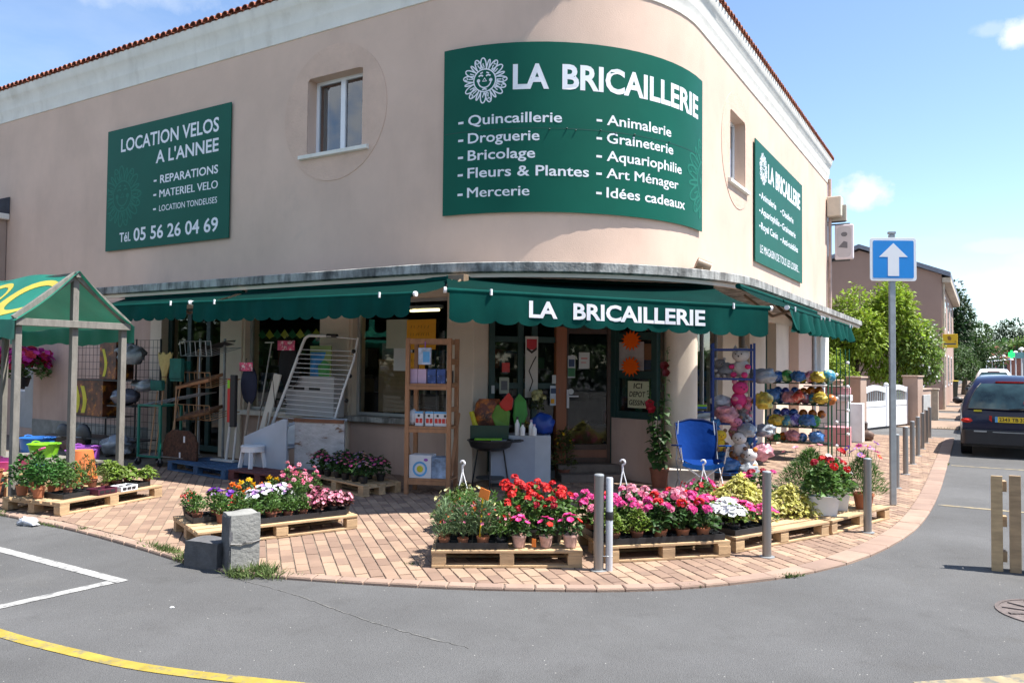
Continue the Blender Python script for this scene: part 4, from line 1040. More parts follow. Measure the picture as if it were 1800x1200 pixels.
whi = plant('x', group=gB, leafk='deep', n=120, rx=.09, h=.17, L=.05, W=.03, pot=('lathe', .05, .08, 'brown'), bloom=('disc', ['white', 'white', 'white', 'mauve']), nb=9, br=.040, seed=9)
pur = plant('x', group=gB, leafk='mid', n=110, rx=.09, h=.15, L=.05, W=.03, pot=('lathe', .05, .08, 'black'), bloom=('disc', ['purple', 'mauve', 'purple']), nb=8, br=.036, seed=10)
sal = plant('x', group=gB, leafk='mid', n=90, rx=.07, h=.15, L=.04, W=.02, pot=('lathe', .05, .08, 'black'), small=(('red',), 34, .014, 'disc'), seed=11)
tal = plant('x', group=gB, leafk='mid', n=150, rx=.09, h=.27, L=.05, W=.018, pot=('lathe', .05, .08, 'black'), bloom=('pom', ['pink', 'pale']), nb=6, br=.03, stalk=.06, seed=12, upw=.9)
rows = [(.13, [(.55, grn), (.72, grn), (.89, grn), (1.04, grn), (1.20, beg), (1.36, beg), (1.50, beg)], 'front'),
        (.32, [(.30, grn), (.48, grn), (.66, whi), (.84, grn), (1.02, tal), (1.20, beg), (1.38, beg), (1.50, beg)], 'second'),
        (.51, [(.12, grn), (.30, grn), (.48, sal), (.66, whi), (.84, whi), (1.02, whi), (1.20, tal), (1.38, beg)], 'third'),
        (.69, [(.12, grn), (.48, pur), (.66, mar), (.84, whi), (1.02, whi), (1.20, tal), (1.38, tal)], 'fourth'),
        (.86, [(.12, sal), (.38, pur), (.58, mar), (.70, may), (.84, mar), (.98, may), (1.14, tal), (1.30, tal)], 'back')]
nmB = {beg.name: 'pink begonias with bronze leaves', grn.name: 'green bedding plant not yet in flower', mar.name: 'orange marigolds', may.name: 'yellow marigolds', whi.name: 'white flowers with a mauve bloom', pur.name: 'purple petunias', sal.name: 'scarlet salvia', tal.name: 'tall pink flowers'}
for v_, L_r, rn in rows:
    for i, (u_, k) in enumerate(L_r):
        put(k, f(u_, v_)+Vector((0, 0, .006)), rq.uniform(0, 6), rq.uniform(.92, 1.12), f'{nmB[k.name]}, {ORD[i]} from left, {rn} row of mixed pallet')
tray('black tray under the front row of the mixed flower pallet', f(.48, .05), 67, 10, 2); tray('black tray in the middle of the mixed flower pallet', f(.06, .42), 67, 7, 3); tray('black tray at the back of the mixed flower pallet', f(.9, .42), 67, 6, 5)
# -- front middle pallet
f = pallet('front pallet of red geraniums and grassy plants left of the twin posts', (-3.97, 5.33), 33, 1.27, .8)
gC = 'flower pots on the front middle pallet'
gra = plant('x', group=gC, leafk='grey', n=260, rx=.10, h=.26, L=.09, W=.012, pot=('lathe', .05, .08, 'terra'), small=(('orange', 'crim', 'pink'), 9, .014, 'disc'), seed=13, upw=1.2)
gra2 = plant('x', group=gC, leafk='mid', n=190, rx=.10, h=.28, L=.07, W=.018, pot=('lathe', .05, .08, 'black'), small=(('red', 'pink', 'cream'), 18, .016, 'disc'), seed=14, upw=1.0)
ger = plant('x', group=gC, leafk='mid', n=90, rx=.13, h=.30, L=.065, W=.065, pot=('lathe', .06, .1, 'black'), bloom=('ball', ['red']), nb=5, br=.050, stalk=.07, seed=15)
ger2 = plant('x', group=gC, leafk='mid', n=90, rx=.12, h=.24, L=.06, W=.06, pot=('lathe', .06, .1, 'black'), bloom=('ball', ['red', 'crim']), nb=4, br=.034, stalk=.05, seed=16)
dia = plant('x', group=gC, leafk='deep', n=150, rx=.09, h=.15, L=.045, W=.03, pot=('lathe', .062, .1, 'stripe'), bloom=('disc', ['crim', 'red', 'hot']), nb=6, br=.034, seed=17)
nmC = {gra.name: 'grassy grey-green plant', gra2.name: 'tall green plant with tiny red flowers', ger.name: 'tall scarlet geraniums', ger2.name: 'red geraniums', dia.name: 'crimson dianthus in a striped pot'}
rowsC = [(.12, [(.10, gra), (.26, gra), (.43, gra), (.58, gra2), (.74, dia), (.97, dia), (1.18, dia)], 'front'),
         (.32, [(.10, gra), (.27, gra2), (.45, gra2), (.66, ger2), (.86, ger2), (1.07, ger2)], 'second'),
         (.55, [(.12, gra2), (.32, gra2), (.52, gra2), (.72, ger), (.93, ger2), (1.15, ger2)], 'third'),
         (.72, [(.20, gra2), (.45, gra2), (.72, ger), (.92, ger), (1.10, ger)], 'back')]
for v_, L_r, rn in rowsC:
    for i, (u_, k) in enumerate(L_r): put(k, f(u_, v_)+Vector((0, 0, .006)), rq.uniform(0, 6), rq.uniform(.92, 1.1), f'{nmC[k.name]}, {ORD[i]} in {rn} row left of twin posts')
tray('black tray at the front left of the pallet left of the twin posts', f(.04, .04), 33, 6, 3); tray('black tray at the back of the pallet left of the twin posts', f(.10, .44), 33, 11, 3)
t = thing('price_stake', 'orange price card on a yellow stake among the grassy plants', 'price tag', tuple(f(.40, .10)))
b = MB(); b.bar((0, 0, .05), (.03, .0, .43), .016, .006); b.build('stake', mat('yellow_plastic', (.62, .42, .01), .5), t)
b = MB(); b.box((.045, 0, .46), (.10, .006, .085), M=Matrix.Rotation(.25, 3, 'Y')); b.build('card', mat('fluorescent_orange_card', (.80, .22, .03), .6), t)
t = thing('price_stake', 'small orange tag between the striped pots', 'price tag', tuple(f(.86, .02)))
b = MB(); b.box((0, 0, .06), (.04, .004, .07)); b.build('card', MATS['fluorescent_orange_card'], t, bev=.004)
def basket(label, p, leafk, small, rx=.28, h=.26, n=900, hook=True, sd=20, L=.05, W=.045, hh=.42):
    t = plant(label, 'hanging basket', 'baskets standing on the ground', leafk, n, rx, h, L, W, pot=('lathe', .15, .13, 'brown'), small=small, seed=sd, name='hanging_basket', upw=.15, droop=.3); put(t, p)
    if hook:
        b = MB(); top = Vector((0, 0, .13+hh)); 
        for a in (.3, 2.4, 4.5): b.tube([(.14*math.cos(a), .14*math.sin(a), .12), top-Vector((0, 0, .02))], .006, 5)
        b.tube([top-Vector((0, 0, .03)), top+Vector((0, 0, .02)), top+Vector((.0, 0, .035))], .010, 6)
        b.tube([top+Vector((-.0+.026*math.sin(q), .0, .055-.026*math.cos(q))) for q in [k*.5 for k in range(10)]], .010, 6); b.build('hook', white, t, smooth=40)
    return t
basket('variegated grey-green hanging basket with yellow flowers and a white hook', (-4.62, 6.72, 0), 'olive', (('cream',), 60, .022, 'disc'), .30, .34, 1100, hh=.5)
# -- pallet right of the twin posts
f = pallet('pallet of pink and red geraniums right of the twin posts', (-2.80, 6.27), 45, 1.19, .8)
gD = 'flower pots on the pallet right of the twin posts'
lim = plant('x', group=gD, leafk='lime', n=230, rx=.12, h=.18, L=.04, W=.032, pot=('lathe', .055, .085, 'brown'), seed=21)
hot = plant('x', group=gD, leafk='mid', n=90, rx=.13, h=.21, L=.06, W=.06, pot=('lathe', .06, .09, 'brown'), bloom=('ball', ['hot', 'mag', 'pink']), nb=4, br=.050, stalk=.05, seed=22)
pnk = plant('x', group=gD, leafk='deep', n=100, rx=.13, h=.22, L=.06, W=.06, pot=('lathe', .06, .09, 'brown'), bloom=('ball', ['pink', 'pale', 'white', 'pale']), nb=5, br=.046, stalk=.05, seed=23)
rdp = plant('x', group=gD, leafk='deep', n=110, rx=.13, h=.20, L=.06, W=.06, pot=('lathe', .06, .09, 'terra'), bloom=('ball', ['red', 'pink', 'hot']), nb=4, br=.044, stalk=.04, seed=24)
nmD = {lim.name: 'lime green foliage', hot.name: 'magenta geraniums', pnk.name: 'pale pink geraniums', rdp.name: 'red and pink geraniums'}
rowsD = [(.12, [(.12, lim), (.34, lim), (.56, rdp), (.78, rdp), (.98, rdp)], 'front'), (.32, [(.14, lim), (.36, hot), (.56, hot), (.78, pnk), (1.02, hot)], 'second'), (.52, [(.05, hot), (.25, hot), (.48, pnk), (.72, rdp), (.94, pnk), (1.10, hot)], 'third'), (.70, [(.05, hot), (.28, rdp), (.50, pnk), (.70, pnk), (.90, rdp), (1.08, rdp)], 'back')]
for v_, L_r, rn in rowsD:
    for i, (u_, k) in enumerate(L_r): put(k, f(u_, v_)+Vector((0, 0, .006)), rq.uniform(0, 6), rq.uniform(.9, 1.1), f'{nmD[k.name]}, {ORD[i]} in {rn} row right of twin posts')
tray('black tray at the front of the pallet right of the twin posts', f(.05, .03), 45, 11, 2); tray('black tray at the back of the pallet right of the twin posts', f(.0, .34), 45, 11, 4)
basket('green hanging basket with purple blooms and a white hook behind the pink geraniums', (-3.22, 7.62, 0), 'mid', (('violet', 'red'), 30, .022, 'disc'), .2, .2, 380, hh=.52, sd=25)
# -- white petunia pallet
f = pallet('pallet with white petunias and bare slats beside the third steel bollard', (-1.95, 7.27), 65, 1.42, .8)
gE = 'petunias on the half-empty pallet'
wp = plant('x', group=gE, leafk='lime', n=110, rx=.13, h=.17, L=.05, W=.035, pot=('lathe', .06, .08, 'black'), bloom=('disc', ['white']), nb=20, br=.046, upw=.3, stalk=.01, seed=26)
mp_ = plant('x', group=gE, leafk='mid', n=110, rx=.13, h=.17, L=.05, W=.035, pot=('lathe', .06, .08, 'black'), bloom=('disc', ['hot', 'hot', 'pink']), nb=15, br=.040, stalk=.01, seed=27)
vp_ = plant('x', group=gE, leafk='mid', n=110, rx=.12, h=.19, L=.05, W=.035, pot=('lathe', .06, .08, 'black'), bloom=('disc', ['violet']), nb=12, br=.038, stalk=.01, seed=28)
for i, (k, u_, v_, lb) in enumerate([(wp, .12, .14, 'white petunias at the front left corner of the half-empty pallet'), (wp, .18, .40, 'white petunias just behind the front corner pot'), (mp_, .38, .22, 'hot pink petunias beside the third bollard'), (mp_, .48, .44, 'hot pink petunias in the middle of the half-empty pallet'), (mp_, .30, .60, 'hot pink petunias at the back of the half-empty pallet'), (vp_, .06, .66, 'dark violet petunias behind the white ones'), (mp_, .55, .12, 'low pink petunias nearest the bare slats'), (wp, .36, .42, 'white petunias between the pink ones')]):
    put(k, f(u_, v_)+Vector((0, 0, .004)), rq.uniform(0, 6), rq.uniform(.9, 1.15), lb)
tray('black tray under the white petunias', f(.02, .03), 65, 5, 5)
# yellow foliage behind it
t = plant('large mound of pale yellow variegated foliage behind the white petunias', 'plant', None, 'yellow', 1500, .40, .42, .06, .05, pot=('lathe', .16, .14, 'brown'), seed=29, upw=.2, droop=.3); put(t, (-2.20, 8.35, 0))
t = plant('second mound of yellow variegated foliage, nearer the white planters', 'plant', None, 'yellow', 800, .30, .32, .06, .05, pot=('lathe', .14, .14, 'brown'), seed=30, upw=.2, droop=.3); put(t, (-1.78, 8.75, 0))
basket('low basket of crimson geraniums with a pale hook behind the yellow foliage', (-2.78, 8.95, 0), 'mid', (('crim', 'hot'), 60, .03, 'disc'), .26, .28, 420, hh=.42, sd=31)
t = plant('crimson geraniums in a brown pot behind the yellow foliage', 'potted plant', None, 'deep', 160, .24, .34, .07, .06, pot=('lathe', .12, .14, 'brown'), bloom=('ball', ['crim', 'hot']), nb=8, br=.05, stalk=.08, seed=32); put(t, (-2.25, 9.35, 0))
# -- last pallet with white planters
f = pallet('pallet carrying two white planters beside the sign pole', (-1.33, 8.62), 72, 1.34, .8)
for i, (u_, v_, lb) in enumerate([(.22, .22, 'white plastic planter of red geraniums nearest the camera'), (.62, .30, 'white plastic planter of red geraniums behind the first')]):
    t = plant(lb, 'planter', 'white planters of geraniums', 'mid', 300, .23, .36, .075, .07, pot=('trough', .155, .20, 'white'), bloom=('ball', ['red', 'red', 'crim']), nb=4, br=.055, stalk=.10, seed=33+i, name='planter'); put(t, f(u_, v_), R(20))
cos_ = plant('feathery green cosmos bush behind the white planters', 'plant', None, 'mid', 3600, .42, .60, .075, .011, pot=('lathe', .12, .16, 'brown'), bloom=('disc', ['white', 'white', 'pale']), nb=6, br=.04, stalk=.10, seed=35, upw=1.0); put(cos_, (-1.75, 9.75, 0))
t = plant('feathery cosmos with pink flowers in the terracotta pot by the sign pole', 'potted plant', None, 'mid', 1500, .24, .46, .07, .010, pot=('lathe', .11, .17, 'terra'), bloom=('daisy', ['mag', 'pink', 'mauve', 'purple', 'red']), nb=12, br=.045, stalk=.16, seed=36, upw=1.1); put(t, f(.95, .12))
t = plant('white and lilac cosmos farther back towards the gate', 'plant', None, 'mid', 700, .30, .34, .06, .007, pot=('lathe', .1, .14, 'brown'), bloom=('daisy', ['white', 'mauve', 'pale']), nb=9, br=.05, stalk=.10, seed=37, upw=1.0); put(t, (-1.72, 10.7, 0))
t = plant('scarlet geranium in a small pot just right of the white planters', 'potted plant', None, 'deep', 110, .15, .26, .07, .06, pot=('lathe', .08, .12, 'terra'), bloom=('ball', ['red']), nb=4, br=.05, stalk=.08, seed=38); put(t, f(1.12, .48))
# -- rear pallet of cinerarias
f = pallet('rear pallet of magenta cinerarias in the shade by the wooden shelf', (-8.17, 8.02), -15, 1.42, .6)
cin = plant('x', group='cinerarias on the rear pallet', leafk='deep', n=90, rx=.13, h=.22, L=.07, W=.06, pot=('lathe', .06, .09, 'black'), bloom=('daisy', ['mag', 'hot', 'mag', 'pink']), nb=14, br=.030, stalk=.01, seed=40)
cin2 = plant('x', group='cinerarias on the rear pallet', leafk='deep', n=90, rx=.13, h=.22, L=.07, W=.06, pot=('lathe', .06, .09, 'black'), bloom=('daisy', ['purple', 'mauve', 'pale']), nb=14, br=.030, stalk=.01, seed=41)
for i, (k, u_, v_) in enumerate([(cin, .14, .14), (cin, .36, .12), (cin2, .58, .15), (cin, .80, .13), (cin, 1.02, .14), (cin2, 1.24, .13), (cin2, .2, .42), (cin, .45, .4), (cin2, .7, .42), (cin, .95, .4), (cin, 1.2, .42)]):
    put(k, f(u_, v_), rq.uniform(0, 6), rq.uniform(.95, 1.15), f'{"purple" if k is cin2 else "magenta"} cineraria, {ORD[i]} pot counted along the {"front" if i < 6 else "back"} of the rear pallet')
pallet('blue painted pallet under the broom rack', (-11.05, 7.86), -7, 1.62, .7, blue_w, 'painted pallets'); pallet('faded red pallet under the white chest', (-9.42, 7.70), -2, 1.25, .8, red_w, 'painted pallets')

# ================================================================== STREET FURNITURE
def bollard(label, x, y, h=.77, r=.04, lean=0, m=steel):
    t = thing('bollard', label, 'bollard', (x, y, 0), 0, 'steel bollards along the kerb')
    b = MB(); b.lathe((0, 0, 0), [(r, -.02), (r, h-.012)], 18); b.build('post', m, t, smooth=40)
    b = MB(); b.lathe((0, 0, 0), [(r+.001, h-.012), (r-.002, h-.004), (r*.75, h), (.0001, h+.003)], 18); b.build('cap', galv, t, smooth=40)
    b = MB(); b.lathe((0, 0, 0), [(r+.03, -.0), (r+.03, .006), (r-.001, .008)], 18); b.build('base_plate', galv, t, smooth=40)
    t.rotation_euler = (0, lean, 0); return t
bollard('steel bollard in front with a pipe strapped to it', -2.76, 6.03, .80, .042)
t = thing('spare_pipe', 'light grey pipe strapped against the front bollard', 'pipe', (-2.685, 6.075, 0))
b = MB(); b.lathe((0, 0, 0), [(.030, 0), (.030, .765), (.026, .772), (.0001, .772)], 14); b.build('tube', mat('pale_grey_pipe', (.52, .54, .58), .4, .06, metal=.3), t, smooth=40)
b = MB(); b.lathe((0, 0, 0), [(.032, .42), (.034, .425), (.034, .485), (.032, .49)], 14); b.build('strap', black, t, smooth=40); b = MB(); b.tube([(-.07, -.06, .12), (.0, -.035, .125), (.033, 0, .12)], .004, 5); b.build('wire', galv, t)
bollard('steel bollard in front of the white petunias', -1.68, 7.29, .77)
bollard('steel bollard beside the white planters', -1.04, 8.96, .77)
for k, yy in enumerate((12.51, 14.22, 15.83, 17.40, 18.97, 20.55, 22.1)): bollard(f'{ORD[k]} steel bollard beyond the sign pole', -1.07-.012*k, yy, .77)
t = thing('one_way_sign', 'blue square sign with a white upward arrow on a grey pole', 'road sign', (-.975, 10.93, 0), R(31))
b = MB(); b.box((0, 0, 1.70), (.075, .045, 3.40)); b.build('pole', galv, t, bev=.008)
b = MB(); b.box((0, .0, 3.42), (.085, .055, .03)); b.build('pole_cap', galv, t)
def rrect(w, h, r, n=6):
    out_ = []
    for cx_, cy_, a0 in ((w/2-r, h/2-r, 0), (-w/2+r, h/2-r, 90), (-w/2+r, -h/2+r, 180), (w/2-r, -h/2+r, 270)):
        for k in range(n+1): a = R(a0+90*k/n); out_.append((cx_+r*math.cos(a), cy_+r*math.sin(a)))
    return out_
MX = Matrix(((1, 0, 0), (0, 0, -1), (0, 1, 0)))  # sign plane: x, z; thickness along -y
def plate(poly, y0, y1, z, x=0):
    b = MB(); b.prism(poly, y0, y1); b.v = [(v[0]+x, -v[2], v[1]+z) for v in b.v]; return b
plate(rrect(.585, .545, .035), .026, .040, 3.08).build('sign_plate', mat('sign_white', (.82, .83, .85), .35, .02), t, bev=.002)
plate(rrect(.515, .475, .02), .0405, .042, 3.08).build('blue_field', mat('sign_blue', (.01, .24, .66), .35, .04), t)
plate([(-.07, -.21), (.07, -.21), (.07, .03), (.18, .03), (0, .205), (-.18, .03), (-.07, .03)], .0425, .044, 3.08).build('arrow', MATS['sign_white'], t)
b = MB(); b.box((0, -.0, 2.95), (.11, .06, .03)); b.box((0, 0, 3.2), (.11, .06, .03)); b.build('bracket', galv, t)
# concrete post, broken L-shape
t = thing('concrete_block', 'broken grey concrete post with a low step, standing on the asphalt edge', 'concrete post', (-5.33, 4.50, -.05), R(68))
def rough_box(mb, x0, x1, y0, y1, z0, z1, nseg=6, amp=.012, sd=1):
    b = MB(); bmx = []
    import itertools
    def face(o, u, v):
        k = len(b.v); o, u, v = Vector(o), Vector(u), Vector(v)
        for i in range(nseg+1):
            for j in range(nseg+1):
                p = o+u*i/nseg+v*j/nseg; n = Vector(noise.noise_vector(p*9+Vector((sd, 0, 0)))); b.v.append(tuple(p+n*amp))
        for i in range(nseg):
            for j in range(nseg): b.f.append((k+i*(nseg+1)+j, k+(i+1)*(nseg+1)+j, k+(i+1)*(nseg+1)+j+1, k+i*(nseg+1)+j+1))
    X, Y, Z = x1-x0, y1-y0, z1-z0
    face((x0, y0, z0), (X, 0, 0), (0, 0, Z)); face((x1, y0, z0), (0, Y, 0), (0, 0, Z)); face((x1, y1, z0), (-X, 0, 0), (0, 0, Z)); face((x0, y1, z0), (0, -Y, 0), (0, 0, Z)); face((x0, y0, z1), (X, 0, 0), (0, Y, 0))
    mb.add(b.v, b.f)
b = MB(); rough_box(b, -.12, .12, -.11, .11, 0, .50); b.build('post', concrete_b, t, smooth=50)
b = MB(); rough_box(b, -.128, -.10, -.108, .108, 0, .475, sd=9, amp=.006); b.build('shaded_stained_side', mat('dark_concrete', (.10, .10, .105), .95, .2, 6, .6, 40, stain=((.3, .3, .3), 3, .66, .75, .4)), t, smooth=50)  # dark slab over the unlit face: its shade painted in, with some staining
b = MB(); rough_box(b, 0, .36, -.12, .10, 0, .25, sd=4); Mr = Matrix.Translation((-.08, .10, 0)) @ Matrix.Rotation(R(118), 4, 'Z') @ Matrix.Scale(-1, 4, (0, 1, 0)); b.v = [tuple(Mr @ Vector(v)) for v in b.v]; b.build('step', MATS['dark_concrete'], t, smooth=50)
b = MB(); b.tube([(-.125, -.119, .27), (-.03, -.121, .262), (.0, -.123, .275), (.06, -.121, .268), (.125, -.115, .28)], .006, 5); b.build('wire', black, t)
# grass tufts at the edge
gm = mat('weed_grass', (.10, .145, .04), .8, .25, 9, island=.4, trans=.3)
def tuft(label, x, y, rx, ry, n, h=.07, ang=0, name='weeds'):
    rr = random.Random(int((x+y)*100)); b = MB(); ca, sa = math.cos(ang), math.sin(ang)
    for i in range(n):
        u_, v_ = rr.gauss(0, .45)*rx, rr.gauss(0, .4)*ry; p = Vector((u_*ca-v_*sa, u_*sa+v_*ca, 0)); hh = h*rr.uniform(.35, 1.1)
        d = Vector((rr.gauss(0, .5), rr.gauss(0, .5), 1)); w_ = rr.uniform(.003, .007) if i % 3 else .014; leaf(b, p, d, Vector((rr.gauss(0, 1), rr.gauss(0, 1), .1)), hh, w_, .1, .3)
    o = b.build(name, gm, None); o.location = (x, y, -.03); tag(o, kind='stuff'); return o
tuft('', -5.02, 4.47, .18, .09, 420, .13); tuft('', -5.15, 4.33, .15, .06, 240, .11); tuft('', -6.35, 4.52, .38, .06, 620, .09, -.1); tuft('', -5.85, 4.40, .2, .05, 300, .09); tuft('', -7.3, 4.58, .22, .04, 200, .05); tuft('', -7.85, 4.63, .1, .04, 110, .06)
tuft('', -8.4, 4.60, .35, .04, 200, .045); tuft('', -9.5, 4.62, .3, .07, 260, .07); tuft('', -4.20, 5.35, .10, .05, 180, .05); tuft('', -1.38, 6.78, .13, .03, 190, .05, .9); tuft('', -2.0, 6.02, .12, .025, 130, .04, .6); tuft('', -1.08, 7.45, .1, .02, 70, .04, 1.1)
tuft('', -4.3, 4.68, .08, .02, 60, .03, .4); tuft('', -3.3, 5.1, .06, .02, 50, .03, .4); tuft('', -4.75, 4.58, .12, .04, 110, .05, .3); tuft('', -.58, 11.4, .03, .10, 70, .04); tuft('', -.56, 16.3, .03, .15, 60, .05)
tuft('', -.75, 26.0, .5, .1, 160, .08); tuft('', -2.1, 27.2, .15, .5, 160, .1)
# litter
rr = random.Random(3)
def lump(mb, c, s, seed=0, amp=.35, n=14, m_=9, fr=2.5):
    b = MB(); b.ball((0, 0, 0), 1, n, m_); out_ = []
    for v in b.v:
        p = Vector(v); k = 1+amp*noise.noise(p*fr+Vector((seed*7.3, 0, 0)))+amp*.4*noise.noise(p*fr*3+Vector((seed, 5, 0))); out_.append((c[0]+p.x*s[0]*k, c[1]+p.y*s[1]*k, c[2]+p.z*s[2]*k))
    mb.add(out_, b.f)
bagm = mat('crumpled_clear_plastic', (.55, .57, .62), .25, .15, 14, .9, 25)
b = MB(); lump(b, (0, 0, .045), (.14, .07, .05), 2, .8); o = b.build('plastic_bag', bagm, smooth=80); o.location = (-8.62, 4.50, -.04); tag(o, 'crumpled white plastic bag lying at the asphalt edge near the herb pallet', 'plastic bag')
for i, (x, y) in enumerate([(-1.35, 4.12), (-4.9, 3.55)]):
    b = MB(); lump(b, (0, 0, .004), (.02, .012, .005), i, .5, 8, 5); o = b.build('litter', white); o.location = (x, y, ZR); tag(o, ['white scrap of litter on the asphalt in front of the kerb', 'tiny white scrap on the asphalt by the white line'][i], 'litter')
# upright slatted wooden barrier at the right edge
t = thing('wooden_barrier', 'upright pallet-like wooden barrier standing on the road at the right edge', 'wooden barrier', (.055, 7.96, ZR), R(8))
for k in range(6):
    b = MB(); b.bx(k*.135, k*.135+.085, 0, .022, 0, .815+.01*(k % 2)); b.build('slat', wood1, t, bev=.003)
    if k % 1 == 0: b = MB(); b.bx(k*.135+.02, k*.135+.10, .122, .144, 0.02, .79); b.build('back_slat', wood1, t, bev=.003)
for z in (.08, .38, .68):
    for x in (.0, .27, .56):
        b = MB(); b.bx(x+.02, x+.12, .0225, .1215, z, z+.09); b.build('block', wood1, t, bev=.003)


# ================================================================== MARKET STALL, LEFT
stall = thing('market_stall', 'grey timber market stall with green tarpaulin roof and yellow painted loops', 'market stall', (-11.4, 5.7, 0))
SX = -9.9
def sp(mb, name, m, smooth=False, bev=0, parent=None, kind=None): return mb.build(name, m, parent or stall, smooth=smooth, bev=bev, wb=True, kind=kind)
for x in (SX, -12.9):
    for y in (4.98, 5.66, 6.32):
        b = MB(); b.bx(x-.038, x+.038, y-.038, y+.038, -.04 if y < 5 else 0, 2.12 if y != 5.66 else 2.74); sp(b, 'post', wood_g, bev=.005)
    b = MB(); b.bx(x-.03+.05*0, x+.03, 4.92, 6.38, 2.121, 2.21); b.v = [(v[0]+.06, v[1], v[2]) for v in b.v]; sp(b, 'cross_beam', wood_g, bev=.005)
    for y in (4.92, 6.38):
        b = MB(); b.bar((x+.03, y, 2.20), (x+.03, 5.65, 2.80), .05, .08); sp(b, 'rafter', wood_g, bev=.004)
b = MB(); b.bar((-9.8, 5.65, 2.79), (-13.0, 5.65, 2.72), .06, .06); sp(b, 'ridge_pole', wood_g)
tarp = mat('green_tarpaulin', (0.016, 0.20, 0.13), 0.45, .12, 1.5, .2, 8, trans=.14)
tarp_y = mat('yellow_tarpaulin_paint', (0.60, 0.50, 0.07), 0.5, .06, 4, trans=.2)
def roof_pt(s, t, side):     # s along the ridge from the front end, t from ridge to eave
    x = SX+.12-s*3.2; y = 5.65+(-.75 if side < 0 else .75)*t; z = 2.84-.02*math.sin(PI*s*.8)-t*.66+t*s*.0-.045*math.sin(PI*t)*(.5+.5*math.sin(s*9))-.02*math.sin(s*14+t*3)
    return Vector((x, y, z))
for side in (-1, 1):
    b = MB(); b.grid([[roof_pt(i/24, j/8, side) for i in range(25)] for j in range(9)]); sp(b, 'roof_sheet', tarp, smooth=60)
    b = MB(); b.grid([[roof_pt(i/24, 1, side)+Vector((.0, side*.012+.012*math.sin(i*1.9), -j*.075-.004*math.sin(i*2.2)*j)) for i in range(25)] for j in range(4)]); sp(b, 'valance', tarp, smooth=60)
b = MB(); b.grid([[Vector((-12.95, 4.92+k*.146, 2.2-j*.09)) for k in range(11)] for j in range(3)]); sp(b, 'back_valance', tarp)
n_up = Vector((0, -.6, .8))
def loop(cs, ct, rs, rt_, w, tilt=0):
    b = MB(); rows = []
    for k in range(29):
        a = 2*PI*k/28; ca, sa = math.cos(a), math.sin(a); ww = w*(1+.5*math.sin(a+1))
        def q(f_): 
            ds, dt = rs*f_*ca, rt_*f_*sa; ds, dt = ds*math.cos(tilt)-dt*.28*math.sin(tilt), dt*math.cos(tilt)+ds/.28*math.sin(tilt)*.3; return roof_pt(cs+ds, ct+dt, -1)+n_up*.006
        rows.append([q(1-ww), q(1), q(1+ww*.3)])
    b.grid(rows); sp(b, 'painted_loop', tarp_y)
loop(.17, .50, .15, .40, .26, -.45); loop(.50, .48, .13, .38, .26, -.4); loop(.80, .5, .10, .34, .22, -.4)
b = MB(); put_text(b, 'la Bricaillerie', -12.3, -10.2, 0, .10, lambda u_, v_: (u_, 4.87, 1.99+v_)); sp(b, 'lettering', letw)
# petunia basket
pb = plant('big magenta petunia basket hanging under the market stall by the window', 'hanging basket', None, 'mid', 420, .30, .34, .06, .045, pot=('lathe', .10, .10, 'black'), bloom=('disc', ['mag', 'mag', 'hot']), nb=60, br=.050, stalk=.005, small=(('mag', 'crim'), 150, .042, 'disc'), seed=50, name='hanging_basket', upw=.0); put(pb, (-17.6, 8.95, 1.15), 0, 1.95)
b = MB(); b.tube([(0, 0, .3), (0, 0, 1.0)], .006, 5); b.build('chain', galv, pb)
plast = lambda n, c, r_=.35: mat(n, c, r_, .04, 3, trans=.0)
pinkp, limep, purp, bluep = plast('pink_plastic', (.66, .09, .34)), plast('lime_plastic', (.22, .55, .02)), plast('purple_plastic', (.28, .08, .40)), plast('blue_plastic', (.03, .16, .50))
def tub(name, label, p, r, h, m, cat='tub', handles=True, rz=0, inv=False, group=None, fl=.78):
    t = thing(name, label, cat, p, rz, group)
    pr = [(r*fl, 0), (r, h-.01), (r*1.07, h-.008), (r*1.07, h), (r*.97, h), (r*fl*.93, .012), (.0001, .012)]
    b = MB()
    if inv: b.lathe((0, 0, 0), [(r*1.05, 0), (r*1.05, h*.2), (r, h*.2), (r*fl, h), (.0001, h)], 20)
    else: b.lathe((0, 0, 0), pr, 20)
    b.build('body', m, t, smooth=50)
    if handles:
        for s in (-1, 1):
            b = MB(); b.tube([(s*r*1.02, -.06, h-.005), (s*(r*1.12), -.05, h+.01), (s*(r*1.14), 0, h+.02), (s*(r*1.12), .05, h+.01), (s*r*1.02, .06, h-.005)], .010, 6); b.build('handle', m, t, smooth=40)
    return t
t = thing('trestle', 'low grey timber trestle board carrying the plastic tubs', 'trestle', (-12.1, 6.6, 0)); b = MB(); b.bx(-1.4, .9, -.3, .3, .20, .235); b.build('board', wood_g, t, bev=.004)
for x in (-1.1, .6): b = MB(); b.bx(x, x+.08, -.25, .25, 0, .20); b.build('leg', wood_g, t)
tub('garden_tub', 'lime green flexible tub with two handles beside the stall post', (-12.35, 6.65, .236), .22, .20, limep, group='coloured plastic tubs'); tub('garden_tub', 'purple flexible tub to the right of the lime green one', (-11.6, 6.78, .236), .20, .14, purp, group='coloured plastic tubs', fl=.85); tub('garden_tub', 'second purple tub partly hidden behind the herbs', (-12.0, 7.1, 0), .2, .38, purp, group='coloured plastic tubs', fl=.85)
tub('garden_tub', 'blue plastic tub at the far left behind the stall post', (-13.2, 7.0, 0), .26, .46, bluep, group='coloured plastic tubs'); tub('garden_tub', 'pink plastic basin at the left edge in front of the post', (-10.75, 5.35, .30), .24, .13, pinkp, group='coloured plastic tubs', fl=.85)
